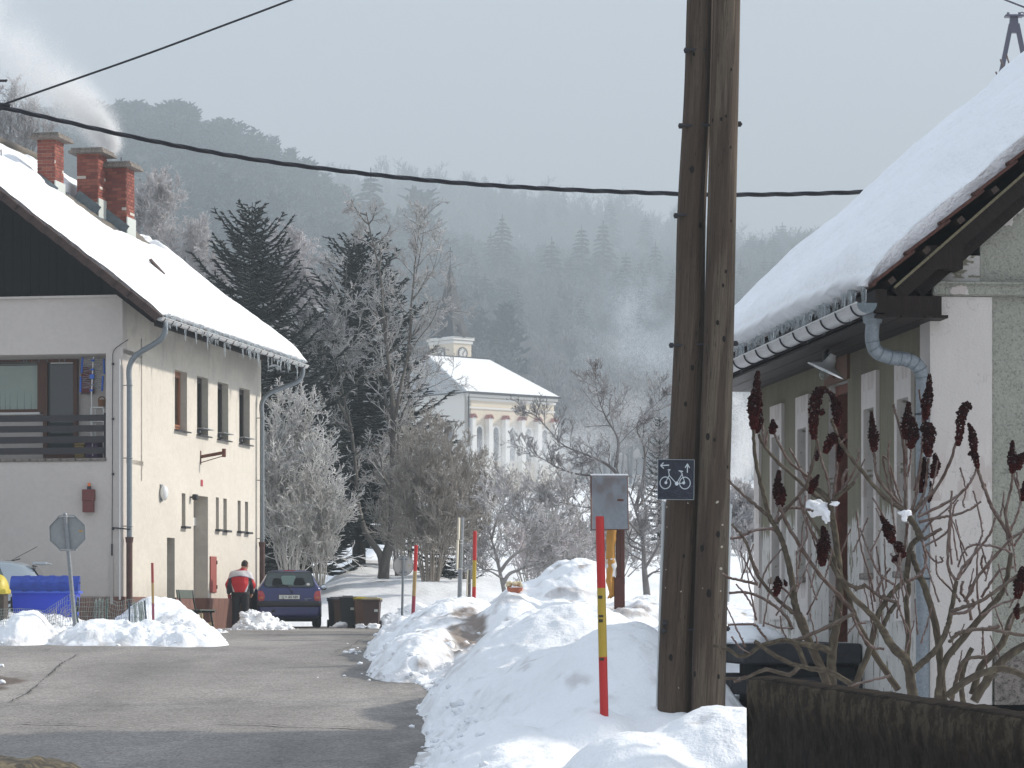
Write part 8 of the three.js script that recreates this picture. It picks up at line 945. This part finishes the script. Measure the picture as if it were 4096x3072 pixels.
  stem('a', [[1740, 1440], [1713.5, 1387], [1654, 1390.6], [1602, 1418.5], [1570, 1401], [1540, 1396]], 10, 6, 0.25, 0.3); stem('a', [[1795, 1405], [1760, 1396], [1713, 1388]], 13, 10, 0.2, 0.25); stem('a', [[1839, 1478], [1797, 1453], [1748, 1443], [1706.5, 1432.5], [1657.7, 1404.6], [1630, 1385]], 10, 7, 0.3, 0.3); stem('a', [[1725, 1440], [1706.5, 1457], [1654, 1446.5], [1609, 1464], [1567, 1466]], 8.5, 5, 0.35, 0.4); stem('a', [[1600, 1467], [1585, 1473]], 7, 5, 0.4); stem('a', [[1846, 1324], [1783, 1356], [1727, 1380], [1703, 1385]], 7.5, 7, 0.25, 0.2); stem('a', [[1703, 1385], [1690, 1360], [1685, 1330]], 3.5, 2.6, 0.2);
  stem('a', [[1727, 1330], [1710, 1321], [1661, 1275], [1633, 1237], [1609, 1167], [1581, 1132]], 8, 4.5, 0.05, 0.1); stem('a', [[1577, 1163], [1600, 1160], [1626, 1146], [1668, 1143], [1680, 1150]], 5, 6); stem('a', [[1637, 1262], [1602, 1254.5], [1574, 1247.5], [1560, 1240]], 6, 4); stem('a', [[1633, 1237], [1620, 1200], [1630, 1220], [1640, 1240]], 5, 4); stem('a', [[1712, 1360], [1700, 1335], [1661, 1300], [1610, 1280], [1575, 1281]], 6.5, 4.5, 0.15, 0.2); stem('a', [[1633, 1340], [1628, 1315], [1610, 1285], [1590, 1262]], 4.5, 3, 0.2); stem('a', [[1663, 1390], [1640, 1360], [1632, 1350], [1572, 1350]], 5, 4, 0.25); stem('a', [[1710, 1357], [1680, 1355], [1650, 1345]], 4, 3, 0.2); stem('a', [[1580, 1375], [1600, 1400], [1620, 1412]], 3.5, 3, 0.3); stem('a', [[1640, 1270], [1660, 1220], [1690, 1185]], 4, 3); stem('a', [[1676, 1330], [1700, 1290], [1714, 1266]], 3.5, 3, 0.1);
  stem('a', [[1748, 1395], [1738, 1350], [1727, 1325]], 12, 10, -0.15);
  // middle shrub
  stem('b', [[1975, 1530], [1968, 1481], [1958, 1429], [1926, 1394], [1905, 1359]], 21, 14, 0.1, 0.05); stem('b', [[1905, 1359], [1888, 1335], [1842.6, 1289], [1808, 1233.6], [1797, 1195], [1780, 1160]], 12, 6.5, 0.05, 0.15); stem('b', [[1905, 1359], [1920, 1325], [1938, 1302]], 9, 8); stem('b', [[1938, 1302], [1905, 1290], [1888, 1280], [1868, 1265], [1846, 1275]], 7, 5.5); stem('b', [[1868, 1265], [1850, 1270], [1811, 1245], [1790, 1205], [1770, 1150], [1740, 1105]], 8.5, 5, 0.1, 0.2); stem('b', [[1892, 1281], [1905, 1255], [1923, 1227]], 5, 4);
  stem('b', [[1845, 1500], [1849.6, 1478], [1881, 1394], [1898.5, 1324], [1933, 1275], [1958, 1251]], 14, 8, -0.1, 0); stem('b', [[1940, 1490], [1888, 1411.5], [1846, 1331], [1829, 1275], [1811, 1230]], 13, 8, -0.15, 0); stem('b', [[1958, 1440], [1962, 1380], [1958, 1300], [1963, 1270], [1960, 1250]], 11, 9, -0.2); stem('b', [[1958, 1254], [1963, 1210], [1968, 1180], [1985, 1160]], 11, 10, -0.1); stem('b', [[1990.7, 1165], [1976, 1135.5], [1955.6, 1106]], 13, 10); stem('b', [[1955.6, 1106], [1911.6, 1074], [1859, 1015], [1818, 960], [1800, 918], [1796, 906]], 8.5, 5, 0.05, 0.15); stem('b', [[1816, 958], [1824, 948]], 4, 3, 0.15);
  stem('b', [[1955, 1100], [1956, 1050], [1954, 995], [1947, 936], [1932, 885], [1929, 874]], 6.5, 4.2, -0.1); stem('b', [[1958, 1108], [1923, 1068], [1895, 1030], [1889, 985], [1888, 974]], 6.5, 4.6, -0.05); stem('b', [[1965, 1108], [1976, 1083], [1985, 1030], [1990.7, 983]], 6, 4.5); stem('b', [[1970, 1112], [1990, 1080], [1999.5, 1050], [2005, 990]], 6, 4.4); stem('b', [[1975, 1060], [1988, 1000], [1993.6, 907], [1985, 842]], 5, 3.4, -0.15); stem('b', [[1990, 960], [1997, 930], [1999, 905]], 4.5, 4, -0.15); stem('b', [[1953, 1060], [1957, 1000], [1957, 946]], 4.4, 4); stem('b', [[1960, 1030], [1967, 990], [1967, 966]], 4, 3.6); stem('b', [[1975, 1105], [1982, 1097], [2017, 1062], [2049, 1006.6], [2064, 960], [2068, 952]], 7, 5); stem('b', [[1982, 1116], [2034.6, 1091.6], [2078, 1063], [2100, 1035], [2110, 1012]], 6, 4.4, 0.1); stem('b', [[1985, 1128], [2030, 1118], [2064, 1112], [2100, 1098], [2119, 1083]], 6, 4); stem('b', [[1992, 1150], [2010, 1128], [2050, 1096], [2080, 1060]], 4.6, 3); stem('b', [[1995, 1165], [2020, 1150], [2034, 1142]], 7, 6); stem('b', [[1930, 1086], [1915, 1030], [1908, 985], [1920, 1000], [1935, 1050], [1948, 1085]], 4, 3.4, -0.2); stem('b', [[1945, 1090], [1930, 1060], [1922, 1020], [1918, 975], [1922, 950]], 4.4, 3, -0.1); stem('b', [[1985, 1110], [2010, 1060], [2022, 1020], [2026, 995]], 4, 2.8, 0.1);
  stem('b', [[1995, 1180], [2040, 1155], [2050, 1140], [2062, 1090]], 4.4, 3); stem('b', [[1990, 1165], [2008, 1200], [2026, 1215], [2036, 1212], [2030, 1202]], 4.4, 3); stem('b', [[1942, 1215], [1925, 1160], [1905, 1110], [1885, 1075]], 4.4, 3, 0.15); stem('b', [[1940, 1225], [1930, 1210], [1925, 1195]], 4, 3.4, 0.15); stem('b', [[1930, 1262], [1900, 1240], [1880, 1200], [1858, 1140]], 5, 3, 0.1); stem('b', [[1890, 1300], [1880, 1250], [1860, 1180], [1850, 1105]], 4.4, 3, -0.2); stem('b', [[1920, 1325], [1912, 1290], [1900, 1230], [1893, 1180]], 4.6, 3, -0.1); stem('b', [[2000, 1225], [1975, 1250], [1960, 1256]], 5, 5); stem('b', [[1993, 1170], [2000, 1210], [1990, 1240], [1965, 1252]], 5, 5, 0.1); stem('b', [[1870, 1345], [1852, 1348], [1838, 1360], [1830, 1370]], 4, 3, 0.2); stem('b', [[1842, 1330], [1860, 1370], [1885, 1398], [1910, 1402]], 5.5, 5, 0.2); stem('b', [[1925, 1460], [1895, 1466], [1850, 1478], [1815, 1490]], 5.5, 4, 0.25); stem('b', [[1960, 1130], [1955, 1180], [1940, 1230]], 6, 5, -0.15);
  // right shrub
  stem('c', [[2040, 1530], [2034.6, 1481], [2027.6, 1394], [2010, 1307], [1990, 1250], [1978, 1222], [1970, 1190]], 16, 9, 0, -0.1); stem('c', [[2024, 1530], [2027.6, 1492], [2041.6, 1429], [2097, 1359], [2140, 1310], [2167, 1275], [2184.6, 1195]], 15, 9, 0.1); stem('c', [[1972, 1450], [2000, 1425], [2024, 1401], [2045, 1360], [2052, 1335], [2060, 1290], [2066, 1255]], 13, 8, 0.15); stem('c', [[2066, 1255], [2050, 1230], [2047, 1190], [2052, 1120], [2056, 1060]], 6, 4, 0.15); stem('c', [[2068, 1252], [2080, 1225], [2111, 1190], [2140, 1150], [2150, 1118]], 6, 4.2, 0.15); stem('c', [[2056, 1220], [2052, 1150], [2062, 1092], [2070, 1080]], 4, 3); stem('c', [[2070, 1250], [2095, 1215], [2113, 1175], [2122, 1155]], 4.6, 3.6);
  stem('c', [[2104, 1515], [2146, 1450], [2180, 1415], [2230, 1385]], 18, 14, -0.1); stem('c', [[2045, 1505], [2087, 1471], [2146, 1446.5], [2180, 1447], [2230, 1470]], 14, 11, 0.2); stem('c', [[2082, 1525], [2076, 1470], [2090, 1420], [2100, 1400]], 11, 9, -0.2); stem('c', [[2055, 1520], [2068, 1460], [2085, 1425], [2136, 1418]], 8, 7, 0.1); stem('c', [[2055.5, 1321], [2080, 1312], [2115, 1300], [2160, 1270], [2195, 1245], [2230, 1222]], 7.5, 6, 0.2); stem('c', [[2052, 1326], [2085, 1322], [2105, 1306], [2100, 1295]], 6, 5, 0.2); stem('c', [[2066, 1370], [2090, 1362], [2136, 1359], [2180, 1368], [2230, 1374]], 7.5, 6, 0.2); stem('c', [[2066, 1370], [2050, 1388]], 8, 6, 0.2); stem('c', [[2136, 1356], [2155, 1354], [2158, 1352]], 7, 6, 0.2); stem('c', [[2120, 1330], [2150, 1310], [2200, 1290]], 5, 4, 0.2); stem('c', [[2085, 1300], [2110, 1250], [2150, 1200], [2190, 1160], [2225, 1140]], 6.5, 5, 0.1); stem('c', [[2075, 1300], [2060, 1280], [2036, 1255], [2024, 1240], [2022, 1200]], 4.6, 3); stem('c', [[2111, 1012], [2125, 1050], [2137, 1083], [2152, 1112], [2175, 1148], [2182, 1180]], 6, 8); stem('c', [[2152, 1112], [2140, 1095], [2130, 1060], [2128, 1045]], 4.4, 3); stem('c', [[2184, 1160], [2178, 1140], [2172, 1106], [2185, 1050], [2187, 1020]], 6.5, 4.4, 0.05); stem('c', [[2180, 1150], [2192, 1125], [2204, 1090], [2200, 1050], [2196, 1020]], 5, 3.6); stem('c', [[2187, 1020], [2200, 1055], [2212, 1072], [2235, 1090]], 5, 4.4); stem('c', [[2160, 1120], [2166, 1090], [2168, 1062]], 4, 2.6); stem('c', [[2185, 1195], [2165, 1185], [2130, 1178], [2098, 1178], [2080, 1195], [2070, 1225]], 5, 3.6, 0.1); stem('c', [[2190, 1180], [2205, 1155], [2225, 1120]], 5, 4); stem('c', [[2190, 1225], [2160, 1232], [2140, 1260], [2120, 1290]], 5, 5, -0.1); stem('c', [[2118, 1330], [2112, 1290], [2110, 1230], [2112, 1190]], 4.6, 3, -0.15); stem('c', [[2098, 1340], [2090, 1300], [2076, 1280], [2080, 1255]], 6, 5, -0.1); stem('c', [[2092, 1285], [2100, 1275], [2098, 1262]], 7, 6); stem('c', [[2130, 1240], [2120, 1220], [2124, 1200], [2128, 1206]], 5, 4); stem('c', [[2102, 1060], [2118, 1120], [2122, 1160]], 3.4, 3, -0.1); stem('c', [[2074, 1010], [2086, 1060], [2080, 1090], [2084, 1096]], 3.4, 2.6, -0.1); stem('c', [[2230, 1310], [2190, 1330], [2165, 1390], [2120, 1440], [2100, 1500]], 12, 14, -0.25);
  // extra fine shoots
  const fine = (s, u0, u1, v0, v1, n) => { for (let i = 0; i < n; i++) { const u = lerp(u0, u1, R()), v = lerp(v0, v1, R()), l = 40 + 70 * R(), a = (R() - 0.5) * 1.4; stem(s, [[u, v], [u + a * l * 0.35, v - l * 0.45], [u + a * l * 0.75, v - l]], 3.6, 2.4, (R() - 0.5) * 0.7); } }; fine('a', 1600, 1850, 1150, 1400, 20); fine('b', 1870, 2030, 1150, 1440, 20); fine('c', 2040, 2212, 1180, 1460, 20);
  for (const s of 'abc') part(S[s], 'buds', acc[s], barkS).userData.kind = 'stuff';
  // seed cones: many small furry grains packed along a bent spindle
  const grain = [new THREE.IcosahedronGeometry(1, 0), new THREE.IcosahedronGeometry(1, 0)]; grain[1].scale(1, 1.3, 0.9);
  function cone(s, pts, w, z = 0) {
    const t = S[s], C = curve(pts.map(([u, v]) => P3(t, u, v, z)), 24), r0 = w * 0.84 * D / F / 2, list = [], L = C.length; let len = 0; for (let i = 1; i < L; i++) len += C[i].distanceTo(C[i - 1]); const n = Math.round(150 + len * 1900 * (w / 24));
    const up = V3(), e = V3(), f = V3(); for (let k = 0; k < n; k++) { const q = (k + R()) / n, x = q * (L - 1), i = Math.min(L - 2, Math.floor(x)), p = C[i].clone().lerp(C[i + 1], x - i); up.subVectors(C[i + 1], C[i]).normalize(); e.set(1, 0.1, 0.3).addScaledVector(up, -up.x).normalize(); f.crossVectors(up, e); const prof = 1.12 * Math.pow(Math.sin(Math.PI * Math.pow(q * 0.9 + 0.05, 1.3)), 0.8) + 0.06, a = k * 2.4 + R(); const rr = r0 * prof * (0.4 + 0.72 * Math.sqrt(R())) * (0.86 + 0.3 * Math.sin(a * 2 + q * 21) * Math.sin(q * 33)); p.addScaledVector(e, Math.cos(a) * rr).addScaledVector(f, Math.sin(a) * rr); const gs = r0 * (0.09 + 0.1 * R()) + 0.0022; const g = grain[k % 2].clone().scale(gs, gs * 1.15, gs).rotateZ(R() * 3).translate(p.x, p.y, p.z); const br = 0.5 + 1.0 * R(), top = (1 - q) * 0.4 * R(), red = smooth(0.3, 1, q); setColor(g, ...mix3([0.021 * br * (1 + red), 0.0065 * br, 0.0058 * br], [0.36, 0.33, 0.32], R() < 0.045 ? 0.1 + top : 0)); list.push(g); }
    part(t, 'seed_cone', list, coneM);
  }
  cone('a', [[1637, 803], [1633, 850], [1629, 890], [1629, 927]], 28, 0.05); cone('a', [[1644, 888], [1640, 910], [1634, 935]], 18, 0); cone('a', [[1669, 906], [1670, 922], [1668, 937]], 18, -0.1); cone('a', [[1790, 846], [1778, 842], [1765, 850], [1760, 880], [1757, 920], [1759, 948]], 24, 0.1); cone('a', [[1791, 846], [1804, 866], [1809, 895], [1808, 920]], 22, 0.08); cone('a', [[1778, 884], [1776, 890], [1772, 896]], 12, 0.12); cone('a', [[1826, 956], [1808, 944], [1795, 952], [1782, 978]], 24, 0.1); cone('a', [[1812, 950], [1816, 970], [1812, 996]], 15, 0.05); cone('a', [[1683, 1017], [1680, 1050], [1686, 1075], [1684, 1094]], 25, 0.1); cone('a', [[1768, 1026], [1758, 1044], [1750, 1066]], 17, 0.2); cone('a', [[1765, 972], [1765, 985], [1764, 995]], 9, 0.1); cone('a', [[1777, 1138], [1782, 1160], [1776, 1195], [1777, 1222]], 25, 0.2); cone('a', [[1679, 1246], [1680, 1262], [1676, 1287]], 19, 0.15); cone('a', [[1694, 1252], [1697, 1260], [1699, 1266]], 8, 0.15);
  cone('b', [[1882, 891], [1885, 925], [1888, 955], [1888, 976]], 20, -0.05); cone('b', [[1963, 869], [1961, 895], [1958, 925], [1956, 948]], 24, 0); cone('b', [[1972, 902], [1976, 930], [1970, 950], [1966, 968]], 23, 0.05); cone('b', [[2008, 808], [2006, 845], [2001, 880], [2000, 906]], 22, -0.1); cone('b', [[1990, 930], [2002, 918], [2008, 935], [2004, 965], [2006, 986]], 26, 0.05); cone('b', [[2019, 980], [2022, 1005], [2014, 1032]], 20, 0.05); cone('b', [[1996, 988], [1996, 1020], [1990, 1064]], 20, -0.05); cone('b', [[1903, 1116], [1915, 1135], [1922, 1155], [1930, 1172]], 24, 0.15); cone('b', [[1926, 1168], [1940, 1180], [1954, 1203]], 19, 0.15); cone('b', [[1942, 1198], [1934, 1206], [1928, 1214]], 11, 0.15); cone('b', [[2010, 1040], [2012, 1065], [2006, 1085]], 10, -0.1);
  cone('c', [[2098, 882], [2089, 874], [2080, 890], [2074, 930], [2069, 962]], 22, 0.05); cone('c', [[2092, 915], [2100, 935], [2103, 960], [2106, 978]], 19, 0.05); cone('c', [[2092, 982], [2102, 978], [2108, 992], [2112, 1012]], 16, 0.05); cone('c', [[2187, 952], [2186, 980], [2188, 1002], [2187, 1021]], 21, 0.1); cone('c', [[2215, 978], [2205, 990], [2199, 1014]], 20, 0.1); cone('c', [[2212, 1040], [2212, 1060], [2209, 1082]], 14, 0.1); cone('c', [[2208, 1225], [2204, 1255], [2198, 1292]], 25, 0.2); cone('c', [[2200, 1304], [2196, 1318], [2199, 1337]], 13, 0.2);
  // caps of snow caught in the forks
  const blob = (s, u, v, w, h, seed, z) => { const g = new THREE.IcosahedronGeometry(1, 12), p = g.attributes.position, c = P3(S[s], u, v, z); for (let i = 0; i < p.count; i++) { const q = V3().fromBufferAttribute(p, i), k = 1 + 0.35 * fbm(q.x * 1.6 + seed, q.y * 1.6, q.z * 1.6, 3); p.setXYZ(i, c.x + q.x * w * k * D / F, c.y + q.y * h * k * D / F, c.z + q.z * w * 0.7 * k * D / F); } g.deleteAttribute('uv'); g.deleteAttribute('normal'); const m = mergeVertices(g); m.computeVertexNormals(); part(S[s], 'snow_cap', m, M.snowPlain); };
  blob('a', 1762, 1098, 30, 17, 1, -0.05); blob('a', 1785, 1112, 10, 16, 4, 0); blob('a', 1800, 1088, 12, 6, 7, 0); blob('b', 1956, 1108, 14, 7, 9, 0.05); blob('b', 1954, 1118, 6, 9, 11, 0.05);
}
// twigs and a dried sumac cluster that show over the ridge of the snowy roof
{
  const d = 39, B = V3(at(2185, 170, d).x, ground(6.5, d), -d), t = thing('sumac_shrub', 'sumac tip with one brown cluster showing over the snowy cottage roof', 'shrub', B), L = (u, v) => at(u, v, d).sub(B), w = std({ color: col(0.16, 0.12, 0.11) });
  part(t, 'trunk', tube([V3(0.1, 0, 0), L(2195, 600), L(2190, 300), L(2186, 180)], [0.06, 0.05, 0.03, 0.02], 7), w); for (const p of [[[2192, 240], [2172, 178], [2158, 170], [2151, 155]], [[2190, 220], [2182, 165], [2166, 142], [2161, 128]], [[2192, 230], [2193, 160], [2181, 140], [2174, 118]], [[2188, 200], [2181, 155], [2179, 138]], [[2170, 205], [2160, 196], [2156, 190]]]) part(t, 'branch', tube(curve(p.map(([u, v]) => L(u, v)), 10), 0.011, 5), w);
  const R = rng(5), g = []; for (let i = 0; i < 70; i++) g.push(T(new THREE.IcosahedronGeometry(0.02 + 0.02 * R(), 1), L(2187, 0).x + (R() - 0.5) * 0.13, L(0, 158).y + (R() - 0.5) * 0.16, (R() - 0.5) * 0.12)); part(t, 'seed_cluster', g, std({ color: col(0.05, 0.022, 0.02), roughness: 1 }));
}
shade(scene);
renderer.render(scene, camera);
